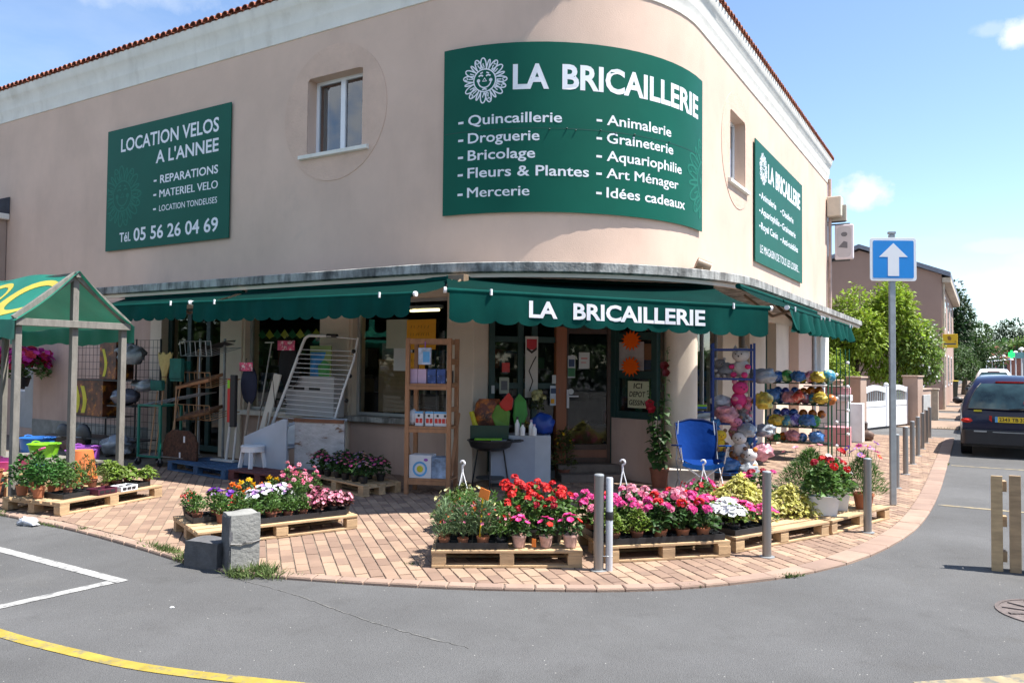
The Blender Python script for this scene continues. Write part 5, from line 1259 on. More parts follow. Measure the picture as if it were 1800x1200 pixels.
t = thing('toy_shovel', 'flat pink plastic scoop leaning out of the basin', 'scoop', (-10.6, 5.45, .42), R(15)); b = MB(); b.bar((-.05, 0, 0), (.22, .1, .16), .11, .015); b.build('blade', pinkp, t, bev=.006); b = MB(); b.tube([(-.05, 0, 0), (-.2, -.04, -.06)], .012, 6); b.build('handle', pinkp, t)
t = thing('wooden_table', 'low unpainted wooden table under the pink basin', 'table', (-10.8, 5.4, 0)); b = MB(); b.bx(-.55, .45, -.3, .3, .26, .30); b.build('table_top', wood1, t, bev=.004)
for x in (-.5, .38):
    for y in (-.26, .2): b = MB(); b.bx(x, x+.06, y, y+.06, 0, .26); b.build('leg', wood1, t)
for k, (x, y, z, r_, h_) in enumerate([(-10.42, 4.98, .0, .13, .2), (-10.45, 5.0, .16, .13, .2), (-10.75, 5.0, 0, .12, .16)]):
    tub('flower_pot', ['lower orange terracotta pot of the stack at the left edge', 'upper orange terracotta pot of the stack at the left edge', 'small terracotta pot at the foot of the table'][k], (x, y, z), r_, h_, terra, 'flower pot', False, group='terracotta pots', fl=.7)
tub('flower_pot', 'large orange plastic pot turned upside down behind the herbs', (-11.0, 6.45, .0), .20, .44, mat('orange_plastic_pot', (.60, .17, .05), .5, .06), 'flower pot', False, inv=True, fl=.72)

# ================================================================== SHOPFRONT GOODS, LEFT WALL
dgrey = mat('dark_grey_metal', (.035, .038, .042), .5, .1)
def wire_panel(mb, o, du, dv, nu_, nv, r_=.004):
    o, du, dv = Vector(o), Vector(du), Vector(dv)
    for i in range(nu_+1): mb.tube([o+du*i/nu_, o+du*i/nu_+dv], r_, 4, cap=False)
    for j in range(nv+1): mb.tube([o+dv*j/nv, o+dv*j/nv+du], r_, 4, cap=False)
t = thing('wire_rack', 'tall dark wire mesh display rack against the pink wall behind the stall', 'display rack', (-15.5, 8.9, 0))
b = MB(); wire_panel(b, (0, 0, .05), (2.75, 0, 0), (0, 0, 2.05), 22, 15); b.build('mesh_panel', dgrey, t, kind='stuff')
for x in (0, 1.08, 2.0, 2.72): b = MB(); b.tube([(x, -.0, 0), (x, 0, 2.12)], .016, 6); b.tube([(x, -.55, 0), (x, 0, .03)], .016, 6); b.build('upright', dgrey, t)
for (x0, x1, z) in ((.85, 2.0, .68), (.95, 2.72, 1.35), (2.0, 2.75, .9), (0, 2.7, .28)): b = MB(); b.bx(x0, x1, -.55, -.02, z, z+.02); b.build('shelf', dgrey, t)
boxm = mat('printed_barbecue_carton', (.10, .030, .012), .4, .9, 5, stain=((.55, .20, .02), 7, .56, .66, .9))
yel = mat('yellow_print', (.55, .50, .02), .5)
def carton(label, p, sz, m, rz=0, name='carton', group=None, marks=None, cat='box', bev=.004):
    t = thing(name, label, cat, p, rz, group); b = MB(); b.bx(-sz[0]/2, sz[0]/2, -sz[1]/2, sz[1]/2, 0, sz[2]); b.build('box', m, t, bev=bev)
    for (x0, x1, z0, z1, mm, *nm) in (marks or ()):
        b = MB(); b.add([(x0, -sz[1]/2-.002, z0), (x1, -sz[1]/2-.002, z0), (x1, -sz[1]/2-.002, z1), (x0, -sz[1]/2-.002, z1)], [(0, 1, 2, 3)]); b.build(nm[0] if nm else 'print', mm, t)
    return t
def sacklike(label, p, s, m, rz=0, sd=0, name='sack', cat='bag', group=None, amp=.22, fr=1.6):
    t = thing(name, label, cat, p, rz, group); b = MB(); lump(b, (0, 0, s[2]), s, sd, amp, 22, 14, fr); b.v = [(v[0], v[1], max(v[2], 0)) for v in b.v]; b.build('body', m, t, smooth=80); return t
for k, (x, z, lb) in enumerate([(-14.15, .70, 'barbecue carton with yellow stripes on the middle shelf of the wire rack'), (-13.55, 1.38, 'barbecue carton with a yellow stripe on the top shelf behind the stall post')]):
    t = carton(lb, (x, 8.55, z), (.95 if k == 0 else .5, .35, .68), boxm, name='barbecue_carton', group='barbecue cartons')
    b = MB(); 
    for q in ((-.40, -.30), (-.20, -.08)) if k == 0 else ((-.15, -.07),): b.grid([[(q[0]+.06*math.sin(j*.4), -.178, .05+j*.055), (q[1]+.06*math.sin(j*.4), -.178, .05+j*.055)] for j in range(10)])
    b.build('yellow_stripe', yel, t)
cov = mat('clear_plastic_wrap_grey', (.26, .29, .33), .22, .3, 4, .8, 18); covd = mat('dark_plastic_wrap', (.09, .09, .12), .25, .3, 4, .8, 18)
sacklike('pale crumpled plastic-wrapped cover on the top of the rack', (-13.15, 8.55, 1.65), (.34, .2, .17), cov, sd=1, amp=.5)
sacklike('dark plastic-wrapped bundle on the middle shelf near the post', (-13.2, 8.5, .92), (.35, .2, .15), covd, sd=2); sacklike('blue-grey plastic-wrapped bundle above the dark one', (-12.75, 8.6, 1.18), (.3, .2, .10), cov, sd=3, amp=.4)
sacklike('clear plastic-wrapped bundle on the floor of the rack', (-13.2, 8.4, .05), (.42, .22, .17), cov, sd=4, amp=.4)
t = thing('grill_lid', 'x', 'barbecue lid', (-14.3, 8.4, .3)); b = MB(); b.ball((0, 0, 0), .25, 16, 8, (1, .3, 1)); b.build('dome', black, t, smooth=60); b = MB(); b.tube([(-.08, -.08, .0), (0, -.12, 0), (.08, -.08, 0)], .01, 6); b.build('handle', galv, t)
t2 = copy_tree(t); t2.location = (-15.05, 8.45, .27); t2['label'] = 'round black barbecue lid farther left, half hidden by the stall post'; t['label'] = 'round black barbecue lid leaning in the middle of the mesh rack foot'; t2['group'] = t['group'] = 'black barbecue lids'

sacklike('brown sack lying in front of the black lids', (-14.1, 8.1, .05), (.34, .15, .13), mat('brown_sack', (.16, .08, .06), .8, .2), sd=6)
# green trolley with brooms
gmet = mat('green_painted_steel', (.01, .16, .11), .4, .1)
t = thing('tool_trolley', 'green steel trolley on castors holding brooms', 'trolley', (-11.95, 7.95, 0), R(4))
W_, D_ = .52, .40
for x in (0, W_):
    for y in (0, D_): b = MB(); b.bar((x, y, .14), (x, y, 1.0), .035); b.build('post', gmet, t, bev=.004)
for z in (.16, .99):
    b = MB(); b.bar((0, 0, z), (W_, 0, z), .03); b.bar((0, D_, z), (W_, D_, z), .03); b.bar((0, 0, z), (0, D_, z), .03); b.bar((W_, 0, z), (W_, D_, z), .03); b.build('rail', gmet, t)
b = MB(); b.bx(0, 1.05, 0, D_, .165, .18); b.build('floor_board', wood_g, t)
b = MB(); wire_panel(b, (.02, 0, .99), (1.15, .2, .22), (0, .35, 0), 10, 4, .005); b.build('wire_shelf', galv, t, kind='stuff')
for x in (0, W_):
    for y in (0, D_): b = MB(); b.tube([(x-.012, y, .065), (x+.012, y, .065)], .06, 12); b.build('castor', black, t, smooth=40); b = MB(); b.bar((x, y, .07), (x, y, .15), .03); b.build('fork', galv, t)
handle_w = mat('broom_handle_wood', (.36, .22, .12), .6, .1); straw = mat('broom_corn_straw', (.46, .36, .14), .9, .25, 30, .6, 80, streak=(12, 12, 1)); gbr = mat('teal_green_bristle', (.005, .10, .08), .8, .2)
def broom(label, a, c, top, name='broom', hm=handle_w, head='straw'):
    """a: foot of the handle, c: where the head begins, the head points up"""
    t = thing(name, label, 'broom', a, group='brooms standing heads up'); a0 = Vector((0, 0, 0)); c = Vector(c)-Vector(a); b = MB(); b.tube([a0, c], .012, 8); b.build('handle', hm, t, smooth=40)
    b = MB(); d = Vector(top)-Vector(a)-c
    if head == 'straw':
        rows = []
        for k, (w_, th) in enumerate(((.03, .025), (.05, .035), (.10, .04), (.16, .045), (.19, .045))):
            ctr = c+d*k/4; rows.append([ctr+Vector((w_*math.cos(q), th*math.sin(q), .008*math.sin(q*7)*k)) for q in [2*PI*i/20 for i in range(21)]])
        b.grid(rows); k = len(b.v); b.add(rows[-1][:20], [tuple(range(20))]); b.build('head', straw, t, smooth=60); b = MB(); b.tube([c+d*.22+Vector((.062*math.cos(q), .037*math.sin(q), 0)) for q in [i*.5 for i in range(13)]], .005, 4); b.build('stitching', red_w, t)
    else:
        b.box(c+d*.2, (.30, .05, .04)); b.bx(c.x-.15, c.x+.15, c.y-.035, c.y+.035, c.z+d.z*.25, c.z+d.z); b.build('head', gbr, t, bev=.01)
    return t
broom('straw broom with its fan-shaped head up in the green trolley', (-11.63, 8.05, .18), (-11.52, 8.1, 1.35), (-11.50, 8.1, 1.84)); broom('teal-headed broom left of the straw broom', (-11.72, 8.0, .18), (-11.62, 8.05, 1.22), (-11.6, 8.05, 1.40), head='g')
broom('teal-headed broom right of the straw broom', (-11.25, 8.1, .18), (-11.2, 8.1, 1.32), (-11.19, 8.1, 1.76), head='g'); broom('slanting bare-handled broom between the two posts', (-11.50, 8.2, .18), (-11.25, 8.25, 1.56), (-11.2, 8.25, 1.72), head='g')
# wire rack with coco mats and shovels
t = thing('mat_rack', 'three-tier wire rack of brown door mats and a dark shovel blade', 'display rack', (-11.45, 8.35, .145))
for x in (.1, .72): b = MB(); b.bar((x, .3, 0), (x, .3, 1.95), .03); b.build('upright', galv, t)
for k, (z, sc_) in enumerate(((1.66, 1), (1.15, 1), (.62, 1))):
    b = MB(); cm = galv if k == 0 else mat('rusty_wire', (.33, .19, .09), .6, .1)
    wire_panel(b, (0, 0, z), (.78, 0, 0), (0, -.03, .24), 6, 1, .008); wire_panel(b, (0, 0, z), (.78, 0, 0), (.30, .33, .14), 5, 1, .006); b.build('basket', cm, t, kind='stuff')
mats_ = mat('brown_coco_mat', (.15, .075, .035), .95, .35, 12, .8, 60)
for k, (z, dx, lb) in enumerate(((1.20, .05, 'brown wooden tray lying in the middle basket of the rack'), (.68, .10, 'brown coco mat lying in the lower basket of the rack'))):
    t2 = thing('door_mat', lb, 'door mat', (-11.05+dx*.3, 8.42, z+.145), R(12), 'mats in the wire rack'); b = MB(); b.box((0, 0, .05), (.68, .42, .05), M=Matrix.Rotation(R(-12), 3, 'Y') @ Matrix.Rotation(R(14), 3, 'X')); b.build('mat', mats_ if k else wood_s, t2, bev=.01)
    b = MB(); b.box((0, -.01, .075), (.52, .28, .012), M=Matrix.Rotation(R(-12), 3, 'Y') @ Matrix.Rotation(R(14), 3, 'X')); b.build('border', brownwood, t2)
t2 = thing('shovel', 'dark metal shovel blade in the top basket of the rack', 'shovel', (-10.9, 8.5, 1.80)); b = MB(); b.grid([[(-.35+.14*i, -.1+.1*j, .12+.02*i+.02*math.sin(j*1.5)) for i in range(6)] for j in range(4)]); b.grid([[(.35, -.1+.1*j, .24), (.5, .1, .27)] for j in range(4)]); b.build('blade', dgrey, t2); b = MB(); b.tube([(-.3, 0, .12), (-.36, .02, -1.5)], .014, 6); b.build('handle', handle_w, t2)
t2 = thing('wicker_basket', 'dark brown arched coco mat standing on the blue pallet', 'door mat', (-11.0, 8.05, .146)); b = MB(); pts = [(-.42, 0), (.42, 0), (.42, .28), (.36, .40), (.2, .47), (-.2, .47), (-.36, .38), (-.42, .25)]; b.prism(pts, -.02, .02); b.v = [(v[0], -v[2], v[1]) for v in b.v]; b.build('mat', mat('dark_coco_fibre', (.075, .033, .018), .95, .4, 25, 1.0, 70), t2, bev=.01)
b = MB(); b.bx(.1, .14, -.024, -.021, .28, .38); b.bx(.0, .035, -.024, -.021, .02, .12); b.build('tag', white, t2)
# tools leaning by the pier
whp = mat('white_painted_pole', (.60, .58, .54), .5, .06)
def pole_tool(name, label, a, c, m, r_=.016, head=None, cat='tool', hm=None):
    t = thing(name, label, cat, a); c = Vector(c)-Vector(a); b = MB(); b.tube([(0, 0, 0), c], r_, 8); b.build('handle', m, t, smooth=40)
    if head: b = MB(); head(b, c); b.build('head', hm or m, t, bev=.004)
    return t
pole_tool('long_pole', 'white pole with a flat foot standing by the mat rack', (-10.22, 8.3, .15), (-10.25, 8.45, 1.22), whp, .022, lambda b, c: b.bx(-.3, .22, -.06, .06, 0, .03), 'pole')
redm = plast('red_plastic_grip', (.50, .02, .015)); blk = plast('black_rubber', (.015, .014, .016), .6)
t = pole_tool('hedge_cutter', 'pole tool with a long red and black cover', (-10.05, 8.3, .15), (-10.1, 8.4, .75), whp, .018, None); b = MB(); b.bx(-.11, -.04, -.05, .02, .62, 1.30); b.build('red_cover', redm, t, bev=.01); b = MB(); b.bx(-.039, .08, -.06, .0, .55, 1.36); b.build('black_cover', blk, t, bev=.012); b = MB(); b.bx(-.105, -.05, -.051, -.049, 1.15, 1.28); b.build('label_strip', limep, t)
def letterbox(label, x, y, z, w, h, m, cols, pz=0, px_=None):
    t = thing('hanging_bag', label, 'bag', (x, y, z)); b = MB(); lump(b, (0, 0, h/2), (w/2, .06, h/2), int(x*10), .08, 16, 12, 1.2); b.build('body', m, t, smooth=80)
    b = MB(); b.bx(-w*.42, w*.42, -.075, -.065, h*.84, h*1.06); b.build('card', cols, t, bev=.006); b = MB(); b.tube([(0, -.07, h*1.05), (0, -.07, h*1.14), (.02, -.07, h*1.16)], .006, 5); b.build('hook', black, t); return t
flp = mat('pink_flowered_card', (.50, .05, .13), .5, .5, 9, stain=((.75, .6, .6), 16, .55, .6, .9))
letterbox('navy blue ironing cover hanging under a pink flowered card, right one', -9.95, 8.5, 1.05, .36, .62, mat('navy_cloth', (.018, .022, .05), .9, .1, 8, .4, 200), flp); letterbox('black cover hanging under a pink flowered card, upper one in the window', -9.55, 8.95, 1.30, .46, .72, mat('charcoal_cloth', (.012, .011, .013), .9, .1), flp)
pole_tool('long_pole', 'beige pole leaning under the navy cover', (-9.92, 8.35, .15), (-9.93, 8.5, 1.1), mat('beige_pole', (.34, .28, .22), .6), .020, None, 'pole'); pole_tool('long_pole', 'beige pole beside the window pier, the rightmost pole', (-9.66, 8.5, .3), (-9.72, 8.8, 1.4), MATS['beige_pole'], .016, None, 'pole'); pole_tool('long_pole', 'tall white pole with a short crossbar against the pier', (-10.3, 8.9, .15), (-10.35, 9.3, 2.05), whp, .012, lambda b, c: b.bar(c+Vector((-.16, 0, 0)), c+Vector((.05, 0, 0)), .02), 'pole')
# drying rack, ironing board, pictures
t = thing('drying_rack', 'white folding clothes drying rack leaning by the window pier', 'drying rack', (-9.2, 8.75, 0)); b = MB(); b.tube([(-.56, 0, .60), (-.30, .1, 1.30), (-.06, .2, 2.0), (.0, .2, 2.1), (.08, .2, 2.14), (.55, .22, 2.13)], .024, 10); b.build('left_frame', white, t, smooth=40); b = MB(); b.tube([(.55, .22, 2.12), (1.02, .25, 2.08)], .010, 8); b.tube([(1.06, .25, 2.1), (1.01, .22, 1.75), (.92, .1, 1.3), (.82, .0, .80)], .018, 10); b.build('right_frame', white, t, smooth=40)
b = MB(); b.tube([(.45, .22, 2.135), (.65, .23, 2.13)], .03, 8); 
for q in (.12, .42, .72): b.ball((1.05-.22*q, .2, 2.04-1.25*q), .035, 6, 4); b.ball((-.02-.5*q, .17, 1.95-1.25*q), .03, 6, 4)
b.build('joint', black, t)
b = MB()
for k in range(17):
    q = k/16; z = 1.92-1.15*q; b.tube([(-.06-.40*q, .18-.12*q, z), (1.01-.20*q, .22-.18*q, z-.03)], .006, 4, cap=False)
b.build('wires', white, t, kind='stuff')
t = thing('picture', 'blue and green holiday poster behind the drying rack wires', 'poster', (-8.98, 9.05, 1.46)); b = MB(); b.bx(-.2, .25, -.01, .01, 0, .52); b.build('board', mat('pale_green_poster', (.22, .30, .10), .5, .2, 3), t); b = MB(); b.grid([[(-.19+.28*(i/5)*(1-.2*math.sin(j*.9)), -.013, .02+.40*j/5) for i in range(6)] for j in range(6)]); b.build('blue_print', mat('poster_blue', (.02, .17, .42), .4, .4, 7), t); b = MB(); b.prism([(.0, .02), (.22, .02), (.24, .24), (.1, .3), (-.02, .2)], 0, .002); b.v = [(v[0], -.014-v[2], v[1]) for v in b.v]; b.build('green_print', mat('poster_green', (.05, .26, .06), .4, .3, 7), t)
t = thing('cabinet', 'pale flat-pack cabinet with two dark slots behind the drying rack', 'cabinet', (-9.2, 9.15, .86)); b = MB(); b.bx(-.5, .55, -.12, .12, 0, .64); b.build('body', mat('pale_grey_laminate', (.42, .42, .44), .5, .05), t, bev=.005); 
for x in (-.32, .02): b = MB(); b.bx(x, x+.24, -.124, -.121, .42, .46); b.build('slot', black, t)
t = thing('ironing_board', 'folded white ironing board standing beside the drying rack', 'ironing board', (-9.78, 8.62, .55)); b = MB(); b.bar((0, 0, 0), (.18, .15, .98), .06, .12); b.build('board', mat('cream_board_cover', (.62, .60, .54), .8, .04), t, bev=.012); b = MB(); b.tube([(.02, -.06, .4), (.24, -.02, .95), (.3, 0, .4)], .008, 5); b.build('leg', dgrey, t)
# stool and chest
t = thing('stool', 'white plastic stool standing on the red pallet', 'stool', (-9.32, 8.05, .146), R(-5)); b = MB(); b.lathe((0, 0, .30), [(.17, 0), (.175, .02), (.16, .035), (.0001, .04)], 4+16); b.build('seat', white, t, smooth=50)
for a in (45, 135, 225, 315): b = MB(); b.bar((.13*math.cos(R(a)), .13*math.sin(R(a)), .31), (.18*math.cos(R(a)), .18*math.sin(R(a)), 0), .06, .03); b.build('leg', white, t, bev=.006)
b = MB(); b.lathe((0, 0, .24), [(.172, 0), (.172, .06)], 16); b.build('apron', white, t, smooth=50)
t = thing('chair', 'white plastic garden chair hidden behind the stool', 'chair', (-9.2, 8.55, 0.0), 0); b = MB(); b.bx(-.2, .3, -.2, .2, .42, .46); b.build('seat', white, t, bev=.01); b = MB(); b.grid([[(-.2+.1*i, .2+.02*j, .46+.08*j-.012*(i-2.5)**2*(j/4)) for i in range(6)] for j in range(5)]); b.build('backrest', white, t)
for x in (-.18, .26):
    for y in (-.18, .18): b = MB(); b.bar((x, y, 0), (x, y, .42), .04); b.build('leg', white, t)
t = thing('display_chest', 'big pale blue-grey wooden bin with sloping top and peeling paint', 'display bin', (-8.72, 8.28, .0), R(0)); pale = mat('pale_blue_grey_panel', (.38, .43, .50), .7, .06, 2, stain=((.2, .2, .2), 4, .66, .8, .5)); peel = mat('peeling_white_paint_on_wood', (.42, .43, .45), .8, .15, 4, .8, 30, stain=((.16, .085, .045), 2.6, .54, .60, .95), streak=(1, 1, 2.6))
b = MB(); b.prism([(-.95, .0), (-.04, .0), (-.04, .88), (-.12, .88), (-.95, .58)], 0, .03); b.v = [(v[0], v[2]-.10, v[1]+.0) for v in b.v]; b.build('side_panel', pale, t, bev=.004)
b = MB(); b.box((.37, .16, .44), (.84, .03, .88), rz=R(12)); b.build('front_panel', peel, t, bev=.004); b = MB(); b.prism([(-.95, .58), (-.12, .88), (.78, .90), (.75, .86), (-.12, .84), (-.95, .54)], 0, .02); b.v = [(v[0], v[2]+.30, v[1]) for v in b.v]; b.build('back_panel', pale, t)
b = MB(); b.bx(-.93, -.05, -.06, .28, .45, .47); b.build('shelf', pale, t); b = MB(); b.box((.37, .15, .86), (.84, .05, .05), rz=R(12)); b.build('top_rail', brownwood, t)

# window contents, left windows
pap = mat('pale_green_paper', (.36, .38, .30), .8, .03); papw = mat('white_paper', (.52, .54, .53), .8, .03); papo = mat('orange_paper', (.70, .32, .01), .7, .04)
ink = mat('black_ink', (.03, .025, .02), .8)
def sheet(label, x0, x1, z0, z1, m, y=YW+.10, name='paper_sheet', cat='paper', scrib=0, word=None, grp=None):
    t = thing(name, label, cat, ((x0+x1)/2, y, z0), group=grp); w_ = (x1-x0)/2; b = MB(); b.bx(-w_, w_, -.003, 0, 0, z1-z0); b.build('sheet', m, t)
    if scrib:
        rr = random.Random(scrib); b = MB()
        for r_ in range(scrib):
            z = (z1-z0)*(1-(r_+1)/(scrib+1)); n_ = rr.randint(5, 8); x = -w_*.7
            for k in range(n_): b.bar((x, -.0045, z-.02), (x+rr.uniform(-.01, .03), -.0045, z+.025), .009, .0005); x += w_*1.4/n_
        b.build('handwriting', ink, t, kind='stuff')
    return t
sheet('large pale green paper sheet taped inside the window', -8.07, -7.64, 1.95, 2.40, pap, y=YW+.08); sheet('white paper sheet below the pale green one', -7.92, -7.55, 1.60, 2.02, papw, y=YW+.085)
sheet('upper orange handwritten poster in the window', -7.66, -7.10, 1.93, 2.39, papo, y=YW+.075, scrib=3, name='poster', cat='poster'); sheet('lower orange handwritten poster in the window', -7.66, -7.30, 1.52, 1.88, papo, y=YW+.075, scrib=2, name='poster', cat='poster')
t = thing('cardboard_sheet', 'brown cardboard panel standing inside the window', 'cardboard', (-8.35, 9.85, .93)); b = MB(); b.bx(-.1, .45, 0, .02, 0, .85); b.build('sheet', mat('cardboard', (.27, .18, .10), .9, .1), t)
t = thing('dark_carton', 'flat grey carton on the shelf inside the window', 'box', (-8.35, 10.1, 1.75)); b = MB(); b.bx(-.25, .3, 0, .3, 0, .3); b.build('box', mat('grey_carton', (.22, .22, .24), .7, .1), t)
t = thing('window_rack', 'dark metal shelf unit just inside the right window', 'shelf unit', (-8.6, 10.0, .1))
for x in (.1, 1.0): b = MB(); b.bar((x, .3, 0), (x, .3, 2.3), .03); b.build('upright', dgrey, t)
for z in (.9, 1.6, 2.05): b = MB(); b.bx(.1, 1.0, .1, .5, z, z+.02); b.build('shelf', dgrey, t)
garl_c = [mat('garland_green', (.01, .14, .06), .6), mat('garland_yellow', (.50, .42, .02), .6)]
for k in range(9):
    x = -11.1+k*.19 if k < 8 else -8.55; zz = 2.18 if k < 8 else 2.2
    t = thing('pennant', f'{["green", "yellow"][k % 2]} pennant of the garland, {ORD[k]} from the left in the windows', 'pennant', (x, YW+.25, zz), group='garland pennants in the shop windows'); b = MB(); b.prism([(-.1, .02), (0, .12), (.11, .0), (0, -.05)], 0, .004); b.v = [(v[0], v[2], v[1]) for v in b.v]; b.build('cloth', garl_c[k % 2], t)
lampm = mat('lit_spot_lamp', (.8, .75, .5), .5, emit=((1, .8, .4), 1.3))
for k, (x, z) in enumerate([(-11.79, 2.63), (-11.40, 2.62), (-11.01, 2.61), (-10.60, 2.62), (-9.01, 2.60), (-8.61, 2.59), (-8.28, 2.59)]):
    t = thing('spot_lamp', f'small lit ceiling spot inside the shop, {ORD[k]} from the left', 'lamp', (x, 10.5, z), group='lit ceiling spots'); b = MB(); b.lathe((0, 0, 0), [(.045, 0), (.05, .03), (.0001, .04)], 12); b.build('bulb', lampm, t, smooth=40); b = MB(); b.lathe((0, 0, .03), [(.06, 0), (.05, .2), (.0001, .2)], 12); b.build('housing', dgrey, t, smooth=40)
t = thing('tube_lamp', 'lit fluorescent tube on the ceiling behind the right window', 'lamp', (-7.95, 10.4, 2.60)); b = MB(); b.tube([(-.25, 0, 0), (.3, 0, 0)], .02, 8); b.build('tube', lampm, t); b = MB(); b.bx(-.3, .35, -.05, .05, .03, .08); b.build('fitting', white, t)
# shelves inside, to fill the dark rooms
rr = random.Random(77)
goods = [mat(f'stock_{n}', c, .6, .2) for n, c in (('grey', (.12, .12, .13)), ('red', (.14, .02, .02)), ('blue', (.03, .06, .14)), ('cream', (.22, .2, .15)), ('green', (.03, .09, .04)))]
for k, (x, y) in enumerate([(-12.9, 11.6), (-11.0, 11.8), (-9.2, 12.0), (-7.4, 12.2), (-5.6, 13.6)]):
    t = thing('stock_shelf', f'dim shelf of goods inside the shop, {ORD[k]} from the left', 'shelf unit', (x, y, .02), R([0, 0, 0, 0, 30][k]), 'shelves inside the shop')
    for z in (.1, .6, 1.1, 1.6): b = MB(); b.bx(-.75, .75, -.2, .2, z, z+.03); b.build('shelf', dgrey, t)
    for gi, gm_ in enumerate(goods):
        b = MB()
        for _ in range(7): xx = rr.uniform(-.65, .6); z = rr.choice((.131, .631, 1.131, 1.631)); h_ = rr.uniform(.1, .35); b.bx(xx, xx+rr.uniform(.06, .18), -.18-gi*.002, .1, z+gi*.0005, z+h_)
        b.build('stock', gm_, t, kind='stuff')

# ================================================================== SHOPFRONT GOODS, CORNER
# wooden shelf
t = thing('wooden_shelf', 'open unpainted wooden shelf unit in front of the corner window', 'shelf unit', (-6.53, 8.14, 0), R(20))
SW, SD = .62, .42
for x in (0, SW-.05):
    for y in (0, SD-.05): b = MB(); b.bx(x, x+.055, y, y+.055, 0, 2.05); b.build('post', wood_s, t, bev=.004)
b = MB(); b.bx(.055, SW-.05, .005, .05, 1.97, 2.04); b.bx(.06, SW-.055, SD-.045, SD-.005, 1.97, 2.04); b.build('top_rail', wood_s, t)
for z in (.18, .86, 1.42): b = MB(); b.bx(.0, SW, .01, SD-.01, z, z+.03); b.bx(.056, SW-.051, -.002, .02, z-.05, z-.001); b.build('shelf', wood_s, t, bev=.003)
for y in (0,):
    b = MB(); b.bx(SW-.046, SW-.006, .056, SD-.051, 1.70, 1.78); b.bx(SW-.046, SW-.006, .056, SD-.051, 1.40, 1.46); b.bx(SW-.046, SW-.006, .056, SD-.051, 1.08, 1.14); b.build('side_rail', wood_s, t)
b = MB(); b.bar((SW-.0, .06, .25), (SW+.01, .40, 1.05), .04, .03); b.build('brace', wood_s, t); b = MB(); b.bar((.0, .39, .2), (.0, .05, .80), .03, .03); b.build('brace', wood_s, t)
def onshelf(u_, v_, z): q = Matrix.Rotation(R(20), 3, 'Z') @ Vector((u_, v_, 0)); return (-6.53+q.x, 8.14+q.y, z)
lil = mat('lilac_packaging', (.50, .36, .50), .5, .05); blp = mat('blue_packaging', (.03, .07, .25), .4, .4, 14, stain=((.5, .5, .6), 20, .6, .65, .8)); mlk = mat('white_carton', (.62, .63, .66), .5, .04); rdd = mat('red_print', (.55, .03, .02), .5); bl2 = mat('light_blue_print', (.10, .35, .65), .5)
for k, u_ in enumerate((.09, .21, .34, .47)):
    carton(['left lilac packet', 'second lilac packet', 'dark blue packet', 'right dark blue packet'][k]+' standing on the upper shelf', onshelf(u_, .1, 1.452), (.115, .06, .19), lil if k < 2 else blp, R(20), 'packet', 'packets on the upper shelf', cat='packet')
t = carton('pale blue pack hanging from the top rail of the wooden shelf', onshelf(.27, .0, 1.70), (.17, .05, .22), mat('clear_blue_packaging', (.42, .48, .60), .4, .3, 8), R(20), 'packet', cat='packet', marks=[(-.02, .07, .03, .17, bl2)]); b = MB(); b.tube([(0, 0, .22), (0, 0, .30)], .008, 5); b.build('hook', purp, t)
carton('small dark item with white label at the right end of the upper shelf', onshelf(.56, .15, 1.452), (.10, .08, .17), black, R(20), 'packet', cat='packet', marks=[(-.03, .03, .03, .07, white)])
for k, u_ in enumerate((.18, .32, .44, .54)):
    carton(f'white carton with red squares, {ORD[k]} from left on middle shelf', onshelf(u_, .10, .892), (.11, .08, .19), mlk, R(20), 'plant_food_carton', 'white cartons on the middle shelf', marks=[(-.045, -.005, .04, .10, rdd), (.005, .045, .04, .10, rdd), (-.02, .01, .12, .15, black), (-.055, .055, .165, .19, bl2)], cat='carton')
sacklike('white plastic bag slumped at the left end of the middle shelf', onshelf(.08, .12, .892), (.07, .06, .11), bagm, sd=12)
t = carton('big white box with a blue ring emblem on the bottom shelf', onshelf(.21, .15, .212), (.30, .24, .30), mlk, R(20), 'emblem_box', marks=None); b = MB(); b.v = []; rows = [[(.10*k_*math.cos(a), -.122, .12+.10*k_*math.sin(a)) for k_ in (.72, 1)] for a in [2*PI*i/24 for i in range(25)]]; b.grid(rows); b.build('ring_print', bl2, t); b = MB(); b.add([(.045*math.cos(2*PI*i/12), -.122, .12+.045*math.sin(2*PI*i/12)) for i in range(12)], [tuple(range(12))]); b.build('centre_print', yel, t); b = MB(); b.add([(.08+.03*math.cos(2*PI*i/9), -.122, .24+.02*math.sin(2*PI*i/9)) for i in range(9)], [tuple(range(9))]); b.build('corner_print', purp, t)
carton('blue and white sack next to the emblem box on the bottom shelf', onshelf(.46, .17, .212), (.20, .24, .27), mat('blue_white_sack', (.25, .34, .48), .6, .5, 6), R(20), 'sack', cat='sack')
# cabinet, barbecue and its load
pc = mat('pale_cabinet_grey', (.40, .44, .50), .6, .04)
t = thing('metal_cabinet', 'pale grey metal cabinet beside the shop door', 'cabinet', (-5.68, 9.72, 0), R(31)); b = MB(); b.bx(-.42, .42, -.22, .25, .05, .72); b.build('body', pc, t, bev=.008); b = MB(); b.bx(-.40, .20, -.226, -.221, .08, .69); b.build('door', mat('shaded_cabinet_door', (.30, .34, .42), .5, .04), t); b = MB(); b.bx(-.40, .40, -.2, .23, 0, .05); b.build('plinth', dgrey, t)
t = thing('barbecue', 'black round barbecue with a side handle in front of the grey cabinet', 'barbecue', (-5.86, 9.20, 0), R(31)); b = MB(); b.lathe((0, 0, .60), [(.0001, -.09), (.14, -.08), (.24, -.03), (.27, .05), (.285, .055), (.285, .07), (.26, .07), (.22, .0), (.0001, -.06)], 24, 1.15, .85); b.build('bowl', black, t, smooth=40)
